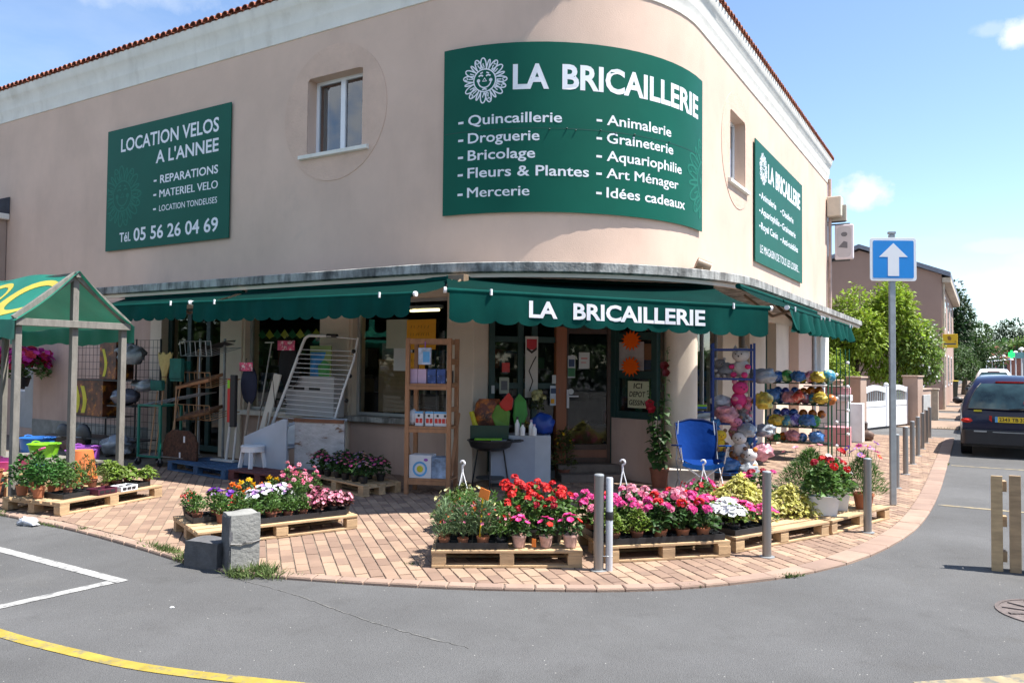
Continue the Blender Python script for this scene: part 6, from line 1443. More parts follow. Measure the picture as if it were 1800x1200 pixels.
for a in (30, 150, 270): b = MB(); b.tube([(.2*math.cos(R(a)), .14*math.sin(R(a)), .56), (.30*math.cos(R(a)), .22*math.sin(R(a)), 0)], .011, 8); b.build('leg', black, t, smooth=40)
b = MB(); b.lathe((0, 0, .14), [(.2, 0), (.2, .015), (.0001, .015)], 16); b.build('shelf', dgrey, t); b = MB(); b.tube([(.30, -.12, .65), (.42, -.10, .66), (.45, 0, .66), (.42, .10, .66), (.30, .12, .65)], .012, 8); b.build('handle', black, t, smooth=40)
b = MB(); b.bx(-.29, .25, .08, .10, .67, .86); b.build('windshield', mat('dark_green_enamel', (.012, .05, .035), .35, .1), t, bev=.006)
b = MB(); b.bx(-.22, .16, -.14, .02, .672, .69); b.build('tray', limep, t, bev=.004)
t = thing('charcoal_bag', 'orange and brown charcoal sack with a yellow edge behind the barbecue', 'bag', (-6.10, 9.44, .62), R(31)); b = MB(); rows = []
for k in range(11):
    q = k/10; w_ = .20*(1-.28*abs(q-.45)**1.5*2)+.012*math.sin(k*2.3); th = .085*math.sin(PI*min(.95, q*.85+.12))**.5; rows.append([Vector((w_*math.copysign(abs(math.cos(a))**.45, math.cos(a))+.05*q*q+.008*math.sin(a*5+k), th*math.copysign(abs(math.sin(a))**.6, math.sin(a))+.01*math.sin(a*3+k*1.7), .60*q)) for a in [2*PI*i/24 for i in range(25)]])
b.grid(rows); b.add(rows[-1][:24], [tuple(range(24))]); b.build('body', mat('charcoal_bag_print', (.13, .03, .012), .45, .6, 4, .5, 20, stain=((.55, .16, .01), 6, .5, .6, .9)), t, smooth=50); b = MB(); b.tube([(-.20, -.10, .42), (-.15, -.13, .25), (-.09, -.13, .16)], .035, 8); b.build('yellow_band', yel, t, smooth=40)
t = thing('fly_swatter_rack', 'upright green and red leaf-shaped plastic watering fans above the barbecue', 'garden ornament', (-5.78, 9.55, .72), R(31)); 
for nm, pts, m_, dx, y_ in (('green_leaf', [(0, 0), (.12, .1), (.20, .28), (.17, .5), (.05, .62), (-.03, .5), (-.05, .25)], mat('leaf_green_plastic', (.03, .22, .03), .5), .10, 0), ('green_leaf', [(0, 0), (.1, .1), (.12, .3), (.04, .48), (-.12, .42), (-.2, .25), (-.12, .08)], mat('moss_green_plastic', (.10, .24, .02), .5), -.08, -.03), ('red_petal', [(0, 0), (.1, .03), (.12, .2), (.04, .3), (-.12, .12), (-.08, .05)], redm, -.04, -.06)):
    b = MB(); b.prism([(p[0]*.85+dx, p[1]*.9+(.33 if nm == 'red_petal' else .03)) for p in pts], 0, .035); b.v = [(v[0], v[2]+y_+.5*(v[0]-dx)**2-.25*(v[1]-.3)**2, v[1]) for v in b.v]; b.build(nm, m_, t, bev=.014)
for k, (x, y, h_) in enumerate(((-5.62, 9.52, .26), (-5.52, 9.50, .18), (-5.45, 9.62, .22), (-5.38, 9.58, .16))):
    t = thing('bottle', ['tall white spray bottle', 'short white bottle', 'white bottle with a lilac cap', 'small white bottle at the right corner'][k]+' on the grey cabinet', 'bottle', (x, y, .722), group='bottles on the grey cabinet'); b = MB(); b.lathe((0, 0, 0), [(.032, 0), (.035, .01), (.035, h_*.6), (.014, h_*.78), (.014, h_*.85)], 12); b.build('body', white, t, smooth=40); b = MB(); b.lathe((0, 0, h_*.85), [(.017, 0), (.017, h_*.15), (.0001, h_*.15)], 10); b.build('cap', lil if k > 1 else black, t, smooth=40)
sacklike('bright blue plastic sack on the grey cabinet by the door', (-5.38, 9.83, .72), (.17, .12, .15), mat('blue_sack_plastic', (.01, .05, .30), .4, .15), R(31), 15, amp=.25)
# banner and bouquet by the door
def on(p, q, t_, off=0.06):
    a = lerp(p, q, t_); d = (Vector(q)-Vector(p)).normalized(); return (a[0]+d.y*off, a[1]-d.x*off)
ang_d = math.atan2(E1[1]-E0[1], E1[0]-E0[0])
def facade(name, label, cat, p, q, t_, z, w, h, m, off=.05, extra=None):
    x, y = on(p, q, t_, off); t = thing(name, label, cat, (x, y, z), math.atan2(q[1]-p[1], q[0]-p[0])); b = MB(); b.bx(-w/2, w/2, -.002, .002, 0, h); b.build('sheet', m, t)
    for (nm, x0, x1, z0, z1, mm) in extra or (): b = MB(); b.add([(x0, -.0035, z0), (x1, -.0035, z0), (x1, -.0035, z1), (x0, -.0035, z1)], [(0, 1, 2, 3)]); b.build(nm, mm, t)
    return t
t = facade('banner', 'tall narrow white banner with a red emblem hanging beside the door', 'banner', E0, E1, .56, 1.22, .20, .92, mat('cream_banner', (.50, .48, .44), .8, .03), .10, [('red_emblem', -.08, .08, .72, .88, mat('banner_red', (.45, .02, .03), .6))])
b = MB(); b.tube([(-.03, -.006, .1), (.02, -.006, .25), (-.04, -.006, .4), (.03, -.006, .55), (.07, -.006, .62)], .008, 4); b.build('branch_print', ink, t); b = MB(); b.add([(-.08, -.0045, .72), (0, -.0045, .66), (.08, -.0045, .72), (.08, -.0045, .76), (0, -.0045, .70), (-.08, -.0045, .76)], [(0, 1, 4, 5), (1, 2, 3, 4)]); b.build('black_chevron', ink, t)
facade('sticker', 'small round red sticker on the green door frame', 'sticker', E0, E1, .22, 1.60, .12, .14, redm, .06); facade('notice', 'small pale photo notice under the red sticker', 'notice', E0, E1, .20, 1.28, .15, .24, pap, .06, [('photo', -.05, .05, .05, .19, goods[0])]); facade('notice', 'tiny white card in the leftmost corner pane', 'notice', E0, E1, .05, 1.28, .05, .12, papw, .06)
facade('notice', 'white and blue card notices on the glass left of the door', 'notice', E0, E1, .90, 1.10, .16, .30, mat('pale_blue_notice', (.45, .52, .60), .5), .06, [('text_print', -.07, .07, .18, .26, goods[2]), ('logo_print', -.07, -.01, .03, .10, papo)]); facade('sticker', 'small white opening hours sticker above the card notices', 'sticker', E0, E1, .90, 1.43, .10, .13, papw, .06)
bq = plant('pale yellow flower bouquet hanging beside the door', 'bouquet', None, 'olive', 160, .10, .30, .06, .03, pot=None, bloom=('ball', ['cream']), nb=8, br=.06, stalk=.0, seed=60, name='bouquet'); x, y = on(E0, E1, .62, .22); put(bq, (x, y, 1.02))
pl2 = plant('leafy green pot plant with yellow flowers on the floor by the door', 'potted plant', None, 'olive', 240, .17, .62, .09, .04, pot=('lathe', .1, .16, 'brown'), small=(('yellow',), 12, .025, 'disc'), seed=61); x, y = on(E0, E1, .98, .22); put(pl2, (x, y, 0))
facade('notice', 'white paper notice taped inside the door glass', 'notice', E1, E2, .42, 1.66, .165, .25, papw, .06, [('red_text', -.05, .05, .15, .165, rdd), ('red_text', -.05, .03, .09, .10, rdd)]); facade('notice', 'leaflet with a green lower half on the door glass', 'notice', E1, E2, .18, 1.52, .115, .34, mat('leaflet_white', (.42, .45, .46), .6), .065, [('blue_photo', -.045, .045, .17, .28, goods[2]), ('green_print', -.055, .055, .02, .15, mat('leaflet_green', (.03, .15, .06), .6))])
t = facade('sticker', 'round white sticker on the door above the handle', 'sticker', E1, E2, .17, 1.30, .01, .01, papw, .067); b = MB(); b.lathe((0, 0, 0), [(.045, 0), (.045, .003), (.0001, .003)], 20); b.v = [(v[0], -v[2], v[1]+.01) for v in b.v]; b.build('disc', papw, t)
# splayed panel: stars and the deposit notice
F0, F1 = (-4.87, 11.19), (-4.06, 10.93); star_m = mat('fluorescent_orange_star', (.90, .13, .008), .7, .03, spec=.1)
for k, (tt, z, lb) in enumerate(((.45, 2.09, 'upper orange starburst price card under the awning'), (.44, 1.70, 'lower orange starburst price card in the middle pane'))):
    x, y = on(F0, F1, tt, .07); t = thing('star_card', lb, 'price card', (x, y, z), math.atan2(F1[1]-F0[1], F1[0]-F0[0]), 'orange starburst cards'); b = MB(); n_ = 15
    b.prism([((.195 if i % 2 == 0 else .125)*math.cos(2*PI*i/(2*n_)+.05*math.sin(i*3))*1.02, (.16 if i % 2 == 0 else .098)*math.sin(2*PI*i/(2*n_))) for i in range(2*n_)], 0, .004); b.v = [(v[0], -v[2], v[1]) for v in b.v]; b.build('card', star_m, t)
    b = MB(); 
    for r_ in range(3): b.bar((-.06+.02*r_, -.0055, .04-.035*r_), (.07-.01*r_, -.0055, .042-.035*r_), .006, .0005)
    b.build('handwriting', mat('brown_ink', (.30, .04, .01), .7), t, kind='stuff')
t = facade('notice', 'pale yellow handwritten notice ICI DEPOT GESSING in the lower pane', 'notice', F0, F1, .62, .965+.12, .40, .40, mat('pale_yellow_paper', (.55, .55, .36), .8, .03), .07)
for w_, x0, x1, z0, z1 in (('ICI', -.09, .07, .29, .37), ('DEPOT', -.17, .13, .165, .245), ('GESSING', -.18, .185, .04, .12)):
    b = MB(); put_text(b, w_, x0, x1, z0, z1, lambda u_, v_: (u_+.12*(v_-z0), -.0045, v_), bold=0.02); b.build('lettering', ink, t)
facade('poster', 'pale pinkish poster in the middle pane behind the star card', 'poster', F0, F1, .40, 1.64, .50, .43, mat('pale_pink_poster', (.42, .38, .38), .7, .2, 3), .02); facade('poster', 'round brown plate in the right of the middle pane', 'plate', F0, F1, .83, 1.80, .20, .24, mat('brown_plate', (.20, .09, .04), .6), .03)
# hollyhock
t = thing('hollyhock', 'tall hollyhock with dark red blooms in a brown pot against the white pier', 'plant', (-3.93, 10.62, 0)); b = MB(); b.lathe((0, 0, 0), [(.10, 0), (.13, .24), (.14, .24), (.14, .27), (.12, .27), (.0001, .24)], 16); b.build('pot', terra_d, t, smooth=40)
rr = random.Random(8); b = MB(); fb = MB()
for (x0, x1, y1, h_) in ((.02, .12, 0, 1.98), (-.05, -.18, .05, 1.52), (0, -.02, -.05, 1.2)):
    b.tube([(x0, 0, .2), ((x0+x1)/2, y1/2, h_*.6), (x1, y1, h_)], .011, 6, .004)
    for k in range(46):
        q = rr.uniform(.12, 1); p = Vector((x0+(x1-x0)*q, y1*q, .2+(h_-.2)*q)); big = (1-q)*.13+.03; a = rr.uniform(0, 6.3); leaf(fb, p, Vector((math.cos(a), math.sin(a), rr.uniform(-.5, .4))), Vector((0, 0, 1)), big*1.2, big*1.15, .15, .3)
b.build('stem', LF['mid'], t); fb.build('foliage', LF['deep'], t, kind='stuff')
for p, s_ in (((.09, -.06, 1.72), 1.0), ((.11, -.05, 1.62), .9), ((-.14, -.02, 1.18), 1.0), ((-.10, -.05, 1.10), 1.0), ((-.17, .02, 1.14), .9)): inst('bloom', bloom_mesh('disc', 'dark' if p[0] > 0 else 'crim', .07), t, p, (R(70), 0, rr.uniform(-.5, .5)), s_)
t = thing('planter_box', 'white rectangular trough at the foot of the pier behind the camping chair', 'planter', (-3.72, 10.78, 0), R(20)); b = MB(); b.bx(-.14, .5, -.10, .12, 0, .26); b.build('body', mat('chalky_white_trough', (.50, .47, .43), .8), t, bev=.01)
# camping chair
cb = mat('royal_blue_nylon', (.002, .030, .17), .8, .10, 3, .5, 14, spec=.08); cbl = mat('light_blue_nylon', (.01, .09, .34), .8, .06, spec=.1)
t = thing('camping_chair', 'blue folding camping chair with a silver crossed frame', 'camping chair', (-3.28, 10.40, 0), R(28))
b = MB(); rows = []
for j in range(11):
    q = j/10; w_ = .22+.06*min(1, q*1.6); rows.append([Vector((w_*s, .16+.16*q-.13*(1-s*s)*(1-q*.6)*0-.10*s*s*(1-q)+.10*(1-s*s)*.6, .42+.50*q+.055*(1-s*s)*q-.02*s*s*(1-q)+.004*math.sin(9*s+4*q))) for s in [-1+.2*i for i in range(11)]])
b.grid(rows); b.build('backrest', cb, t, smooth=80)
pipe = rows[-1]; b = MB(); b.tube([r_[0] for r_ in rows]+pipe[1:-1]+[r_[-1] for r_ in rows[::-1]], .010, 6); b.build('piping', mat('navy_piping', (.004, .012, .06), .6), t, smooth=40)
b = MB(); b.grid([[Vector((.27*s, -.26+.46*j/6, .46-.07*(1-s*s)*math.sin(PI*min(1, .35+j/6))-.03*j/6+.02*abs(s))) for s in [-1+.25*i for i in range(9)]] for j in range(7)]); b.build('seat', cb, t, smooth=80)
b = MB(); b.grid([[Vector((.27*s, -.262, .46-.05*(1-s*s)-.06*j)) for s in [-1+.25*i for i in range(9)]] for j in range(2)]); b.build('front_flap', cbl, t, smooth=80)
tubes = [((-.28, -.26, .0), (.27, -.24, .44)), ((.28, -.26, .0), (-.27, -.24, .44)), ((-.28, .24, 0), (.27, .22, .42)), ((.28, .24, 0), (-.27, .22, .42)), ((-.29, .26, 0), (-.27, -.27, .47)), ((-.29, -.28, 0), (-.28, .24, .45)), ((.29, .26, 0), (.27, -.27, .47)), ((.29, -.28, 0), (.28, .24, .45))]
for a, c in tubes: b = MB(); b.tube([a, c], .0085, 8); b.build('leg', mat('silver_tube', (.55, .56, .58), .35, .05, metal=.6), t, smooth=40)
for s in (-1, 1):
    b = MB(); b.tube([(s*.27, -.27, .44), (s*.30, -.28, .64)], .0085, 8); b.tube([(s*.28, .20, .42), (s*.24, .30, .96)], .0085, 8); b.build('upright', MATS['silver_tube'], t, smooth=40)
    b = MB(); b.box((s*.32, -.06, .65), (.08, .46, .02), M=Matrix.Rotation(-.10, 3, 'X')); b.build('armrest', cb if s < 0 else cbl, t, bev=.008)  # right armrest gets the lighter blue: sunlight on it painted into the colour
    for y in (-.28, .26): b = MB(); b.lathe((s*.285, y, 0), [(.022, 0), (.018, .03), (.0001, .03)], 8); b.build('foot', black, t)
# blue rack with soft toys
bm_ = mat('blue_painted_metal', (.012, .045, .24), .4, .1)
t = thing('blue_rack', 'tall blue metal rack stuffed with plush toys', 'display rack', (-3.62, 12.15, 0), R(20))
for x in (0, .62):
    for y in (0, .45): b = MB(); b.bar((x, y, .03), (x, y, 2.08), .035); b.build('post', bm_, t, bev=.004)
for z in (1.98, 1.52, .82, .10):
    b = MB(); b.bar((0, 0, z), (.62, 0, z), .03); b.bar((0, .45, z), (.62, .45, z), .03); b.bar((0, 0, z), (0, .45, z), .03); b.bar((.62, 0, z), (.62, .45, z), .03); b.build('rail', bm_, t)
    if z < 1.9: b = MB(); wire_panel(b, (0, 0, z), (.62, 0, 0), (0, .45, 0), 8, 5, .004); b.build('wire_shelf', bm_, t, kind='stuff')
b = MB(); b.bar((-.36, -.05, .0), (-.36, -.05, 1.62), .035); b.bar((-.36, -.05, 1.0), (0, 0, 1.0), .02); b.build('side_post', bm_, t)
def onr(u_, v_, z): q = Matrix.Rotation(R(20), 3, 'Z') @ Vector((u_, v_, 0)); return (-3.62+q.x, 12.15+q.y, z)
plu = {n: mat(f'{n}_plush', c, .95, .08, 10, .5, 120) for n, c in (('white', (.55, .54, .54)), ('pink', (.58, .20, .28)), ('hot', (.60, .04, .18)), ('grey', (.22, .22, .23)), ('yellow', (.60, .42, .03)), ('blue', (.05, .20, .50)), ('brown', (.20, .11, .07)), ('orange', (.60, .20, .04)))}
def plush(label, p, s, m, m2, rz=0, ears='round'):
    t = thing('plush_toy', label, 'plush toy', p, rz, 'plush toys on the blue rack'); s1 = s
    b = MB(); b.ball((0, 0, s1*.42), s1*.42, 14, 9, (.95, .8, 1)); b.build('body', plu[m], t, smooth=80)
    b = MB(); b.ball((0, -s1*.12, s1*1.02), s1*.36, 14, 9, (1.1, .9, .9)); b.build('head', plu[m], t, smooth=80)
    for q in (-1, 1):
        b = MB()
        if ears == 'round': b.ball((q*s1*.30, -s1*.1, s1*1.32), s1*.13, 8, 6)
        else: b.lathe((q*s1*.24, -s1*.1, s1*1.24), [(s1*.12, 0), (s1*.07, s1*.14), (.0001, s1*.24)], 8)
        b.build('ear', plu[m2 if ears == 'round' else m], t, smooth=80)
        b = MB(); b.ball((q*s1*.36, -s1*.25, s1*.5), s1*.14, 8, 6, (1, 1.3, .8)); b.build('arm', plu[m2], t, smooth=80); b = MB(); b.ball((q*s1*.24, -s1*.36, s1*.13), s1*.15, 8, 6, (1, 1.4, .9)); b.build('leg', plu[m2], t, smooth=80)
        b = MB(); b.ball((q*s1*.13, -s1*.43, s1*1.06), s1*.035, 6, 4); b.build('eye', black, t)
    b = MB(); b.ball((0, -s1*.46, s1*.96), s1*.04, 6, 4); b.build('nose', black, t); return t
PL = [('white plush toy with pointed ears on the top shelf', (.44, .15, 1.54), .27, 'white', 'hot', 'p'), ('grey plush toy lying behind the post on the top shelf', (.12, .3, 1.54), .17, 'grey', 'white', 'r'), ('hot pink plush toy on the second shelf', (.40, .12, 1.05), .25, 'hot', 'pink', 'r'), ('grey plush toy under the hot pink one', (.45, .2, .84), .16, 'grey', 'white', 'r'), ('pale pink plush toy on the right of the second shelf', (.52, .3, .86), .20, 'pink', 'white', 'r'),
      ('brown plush toy in the middle of the rack', (.22, .16, .84), .15, 'brown', 'pink', 'r'), ('yellow plush toy at the lower left of the rack', (.10, -.08, .40), .19, 'yellow', 'brown', 'r'), ('blue plush toy above the yellow one', (.04, .0, .62), .16, 'blue', 'white', 'p'), ('pink plush toy in the lower middle', (.34, .05, .58), .20, 'pink', 'brown', 'r'), ('white plush toy with dark ears at the lower right', (.40, -.05, .32), .22, 'white', 'brown', 'r'),
      ('white plush toy with orange feet at the bottom right', (.55, -.12, .06), .23, 'white', 'orange', 'r'), ('blue plush toy at the right beside the post', (.60, .18, .48), .18, 'blue', 'white', 'r'), ('dark blue round plush toy at the bottom left', (.12, .05, .14), .18, 'blue', 'blue', 'r'), ('orange plush toy on the bottom shelf', (.32, .1, .13), .16, 'orange', 'white', 'r'), ('small white plush toy under the blue chair arm', (-.28, -.15, .14), .15, 'white', 'grey', 'p')]
for i, (lb, p, s_, a_, c_, e_) in enumerate(PL): plush(lb, onr(*p), s_*1.3, a_, c_, rz=R(20+rr.uniform(-30, 30)), ears='round' if e_ == 'r' else 'pointed')
for k, (u_, z, lb) in enumerate(((-.3, .10, 'light blue plastic step at the bottom left of the blue rack'), (.1, .06, 'dark blue plastic tray under the plush toys'))):
    crate('plastic_tray', lb, onr(u_, -.3, z), 20, .42, .28, .05, bluep if k else plast('sky_blue_plastic', (.05, .28, .60)), 'tray')
t = thing('folded_mats', 'stack of folded sun mats on the side post of the blue rack', 'mats', onr(-.30, -.02, 1.03), R(20)); 
for k, m_ in enumerate((LF['grey'], bluep, limep)): b = MB(); b.bx(-.16, .20, -.1, .1, .03*k, .03*k+.025); b.build('mat', m_, t, bev=.008)
for k, (u_, v_, z, sz_, c_) in enumerate([(.25, .3, 1.54, (.2, .15, .12), 'c'), (.15, .2, 1.05, (.16, .14, .10), 'w'), (.2, .0, .84, (.18, .15, .13), 'p'), (.5, -.05, .62, (.14, .12, .11), 'c'), (.2, -.2, .12, (.2, .12, .10), 'b'), (.5, -.3, .0, (.16, .12, .12), 'c'), (-.15, .0, .62, (.13, .12, .12), 'y'), (.75, .1, .25, (.15, .14, .14), 'p'), (.8, .2, .62, (.16, .14, .10), 'c'), (.78, .2, 1.05, (.15, .13, .13), 'y'), (.78, .3, 1.45, (.2, .15, .12), 'c')]):
    m_ = dict(c=MATS['clear_plastic_wrap_grey'], w=bagm, p=mat('pink_bag', (.5, .22, .26), .35, .4, 9, .6, 30), b=mat('blue_bag', (.05, .16, .40), .35, .4, 9, .6, 30), y=mat('yellow_bag', (.50, .38, .05), .35, .5, 9, .6, 30))[c_]
    sacklike(f'{dict(c="clear", w="white", p="pink", b="blue", y="yellow")[c_]} wrapped bundle on the blue rack, {ORD[k]} from the top left', onr(u_, v_, z), sz_, m_, sd=30+k, amp=.45, fr=2.2, name='wrapped_bundle', cat='bag', group='wrapped bundles on the blue rack')
# ball rack
gr2 = mat('dark_green_wire', (.006, .11, .055), .45, .1)
t = thing('ball_rack', 'green wire rack with four shelves of balls and beach toys', 'display rack', (-3.55, 15.3, 0), R(0))
for x in (0, 1.12):
    for y in (0, .4): b = MB(); b.tube([(x, y, 0), (x, y, 1.55)], .016, 6); b.build('post', gr2, t, smooth=40)
for z in (1.42, 1.02, .60, .32):
    b = MB(); b.bx(0, 1.12, -.0, .4, z-.012, z); b.bar((0, -.0, z+.0), (1.12, 0, z), .02); b.build('shelf', black, t); b = MB(); wire_panel(b, (0, -.01, z), (1.12, 0, 0), (0, 0, .10), 14, 1, .004); b.build('rail', gr2, t, kind='stuff')
bc = {n: mat(f'{n}_beach_ball', c, .3, .6, 8, stain=(c2, 9, .5, .56, .85)) for n, c, c2 in (('blue', (.03, .14, .50), (.5, .6, .75)), ('sky', (.06, .33, .52), (.6, .6, .2)), ('red', (.55, .06, .04), (.6, .45, .4)), ('orange', (.75, .16, .01), (.1, .1, .12)), ('yellow', (.65, .50, .04), (.6, .2, .3)), ('violet', (.10, .10, .50), (.5, .55, .8)), ('green', (.04, .35, .08), (.5, .6, .3)), ('pink', (.62, .20, .30), (.7, .6, .6)))}
rr = random.Random(21); cnt = 0; shn = {1.42: 'top', 1.02: 'second', .60: 'third', .32: 'bottom'}
for z, L_r in ((1.42, ['sky', 'blue', 'green', 'grey', 'yellow', 'pink', 'sky', 'sky']), (1.02, ['sky', 'blue', 'violet', 'red', 'pink', 'sky', 'red', 'orange']), (.60, ['blue', 'red', 'sky', 'violet', 'sky', 'green']), (.32, ['red', 'green', 'orange', 'red', 'sky', 'blue'])):
    x = .08
    for i, c in enumerate(L_r):
        if c == 'grey': x += .12; continue
        r_ = rr.uniform(.10, .13) if z != .32 else rr.uniform(.07, .09); 
        b = MB(); b.ball((0, 0, r_), r_, 16, 10); o = b.build('beach_ball', bc[c], smooth=80); o.location = (-3.55+x, 15.3+rr.uniform(.05, .14), z+.001); o.rotation_euler = (0, 0, rr.uniform(0, 6)); tag(o, f'{c} patterned ball, {ORD[i]} from the left on the {shn[z]} shelf of the green rack', 'ball', 'balls on the green wire rack'); x += r_*1.35
        if z in (1.02, .60) and i < 6: 
            r2 = rr.uniform(.07, .09); c2_ = ['blue', 'violet', 'blue', 'orange', 'orange', 'orange'][i]; b = MB(); b.ball((0, 0, r2), r2, 16, 10); z2_ = z+.19; o = b.build('beach_ball', bc[c2_], smooth=80); o.location = (-3.55+x-.05, 15.3+.2, z+.17); tag(o, f'{c2_} ball stacked behind, {ORD[i]} from the left on the {shn[z]} shelf of the green rack', 'ball', 'balls on the green wire rack')
for k, (x, y, z, c_) in enumerate([(.15, -.06, 1.10, 'blue'), (.95, -.05, 1.44, 'yellow'), (.45, -.06, 1.06, 'pink'), (.78, -.06, .64, 'blue'), (.2, -.06, .62, 'yellow'), (.6, -.04, 1.45, 'blue'), (1.0, -.06, 1.05, 'yellow'), (.5, -.05, .35, 'pink'), (.92, -.05, .34, 'blue')]):
    sacklike(f'{c_} netted beach toy bag hanging on the green rack, {ORD[k]} of them', (-3.55+x, 15.3+y, z), (.13, .08, .10), MATS[c_+'_bag'], sd=60+k, amp=.5, fr=2.4, name='toy_bag', cat='bag', group='beach toy bags on the green rack')
t = thing('toy_bucket', 'red and pink beach bucket tipped over on the second shelf of the green rack', 'bucket', (-2.95, 15.2, 1.08), R(20)); b = MB(); Mq = Matrix.Rotation(R(60), 3, 'Y'); b.lathe((0, 0, .1), [(.07, -.1), (.10, .1), (.11, .1), (.09, .08), (.06, -.08)], 16, M=Mq); b.build('body', bc['red'], t, smooth=40)
# green wire stand with white clips at the corner of the rack
t = thing('wire_stand', 'tall green wire stand with white clips at the end of the ball rack', 'display stand', (-2.45, 16.4, 0), R(10))
for x in (0, .07, .16, .23): b = MB(); b.tube([(x, 0, 0), (x, .02, 2.08)], .011, 6); b.build('upright', gr2, t, smooth=40)
for k in range(8): b = MB(); b.ball((.0+.2*(k % 2), -.03, .2+.23*k), .035, 8, 5); b.build('clip', white, t); b = MB(); b.bar((0, 0, .2+.23*k), (.23, 0, .2+.23*k), .01); b.build('cross_wire', gr2, t)
# pink and white goods beyond
for k, (x, y, z, sz, c, lb) in enumerate([(-2.75, 18.6, 0, (.5, .4, .42), (.55, .25, .28), 'pink plastic storage box on the ground beyond the green stand'), (-2.95, 19.5, 0, (.6, .6, .95), (.60, .60, .62), 'white storage unit beyond the green stand'), (-2.8, 19.2, .96, (.5, .4, .14), (.60, .60, .62), 'flat white box on top of the white unit'), (-2.85, 19.3, 1.11, (.5, .4, .16), (.55, .28, .30), 'pink box on top of the flat white box'), (-2.55, 19.8, 0, (.35, .4, .9), (.66, .66, .66), 'narrow white panel beside the storage unit'), (-3.1, 19.0, 1.28, (.8, .6, .03), (.18, .14, .13), 'brown board lying on top of the pink box')]):
    carton(lb, (x, y, z), sz, mat(f'storage_plastic_{k}', c, .5, .05), 0, 'storage_box', bev=.012)
b = MB(); lump(b, (0, 0, .12), (.14, .12, .13), 4, .25); o = b.build('watering_can', mat('brown_resin', (.13, .08, .06), .6), smooth=60); o.location = (-2.35, 20.3, 0); tag(o, 'round dark brown resin planter at the foot of the white unit', 'planter')
t = thing('doorstop', 'dark brown wedge-shaped planter leaning against the gate pillar', 'planter', (-2.72, 21.6, 0)); b = MB(); b.prism([(-.2, 0), (.2, 0), (.22, .34), (.1, .42), (-.1, .22)], -.12, .12); b.v = [(v[0], v[2], v[1]) for v in b.v]; b.build('body', mat('dark_brown_resin', (.07, .05, .045), .6), t, bev=.02)

# ================================================================== WALL FITTINGS
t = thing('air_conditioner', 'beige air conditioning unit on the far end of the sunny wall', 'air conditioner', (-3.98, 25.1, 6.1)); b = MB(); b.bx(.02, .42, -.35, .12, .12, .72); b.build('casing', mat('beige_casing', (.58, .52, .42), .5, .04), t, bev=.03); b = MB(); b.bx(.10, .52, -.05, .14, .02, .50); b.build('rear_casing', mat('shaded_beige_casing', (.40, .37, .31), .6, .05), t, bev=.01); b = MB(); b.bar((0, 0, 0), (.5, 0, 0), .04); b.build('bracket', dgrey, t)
t = thing('projecting_sign', 'small white rounded projecting sign with a grey emblem under the air conditioner', 'sign', (-3.98, 25.1, 4.9)); b = MB(); b.bx(.20, .72, -.08, .08, .05, 1.10); b.build('box', mat('pinkish_white_sign_box', (.66, .60, .62), .4, .03), t, bev=.04)
b = MB(); b.prism([(p[0]+.46, p[1]+.575) for p in rrect(.40, .92, .12)], 0, .003); b.v = [(v[0], -.082-v[2], v[1]) for v in b.v]; b.build('face', mat('pale_grey_sign_face', (.50, .48, .49), .4, .03), t)
b = MB(); b.prism([(.30, .42), (.56, .38), (.56, .56), (.46, .60)], 0, .002); b.prism([(.47+.09*math.cos(k*.52), .80+.07*math.sin(k*.52)) for k in range(12)], 0, .002); b.v = [(v[0], -.086-v[2], v[1]) for v in b.v]; b.build('emblem', mat('grey_emblem', (.16, .16, .17), .6), t)
for z in (.03, 1.12): b = MB(); b.bar((0, 0, z), (.62, 0, z), .04); b.build('arm', dgrey, t)
t = thing('floodlight', 'small brown floodlight and conduit resting on the canopy edge', 'floodlight', (-3.93, 11.95, 3.10)); b = MB(); b.tube([(.1, 0, .22), (.28, .1, .14)], .10, 12); b.build('head', brass, t, smooth=40); b = MB(); b.tube([(.12, .1, .18), (.1, .9, .05), (.08, 1.8, .03)], .03, 8); b.build('conduit', galv, t, smooth=40); b = MB(); b.bx(.02, .22, -.1, .1, 0, .14); b.build('box', brass, t)
# neighbouring low building at the left edge
t = thing('low_neighbour_building', 'low neighbouring building with white eave and slate roof at the left edge', 'building', (-21.5, 9.0, 0)); b = MB(); b.bx(-1.9, 2.05, 0, .48, 0, 4.95); b.build('wall', mat('brown_shaded_plaster', (.36, .27, .22), .9, .08, 1), t); b = MB(); b.bx(-2, 2.17, -.35, .49, 4.96, 5.10); b.build('eave', whitep, t, bev=.02); b = MB(); b.prism([(-.45, 5.11), (.49, 5.11), (.49, 5.5)], -2, 2.15); b.v = [(v[2], v[0], v[1]) for v in b.v]; b.build('roof', mat('dark_slate', (.05, .06, .08), .6, .2), t); b = MB(); b.bx(.9, 1.5, -.012, .0, 1.1, 2.3); b.build('window', win_glass, t)

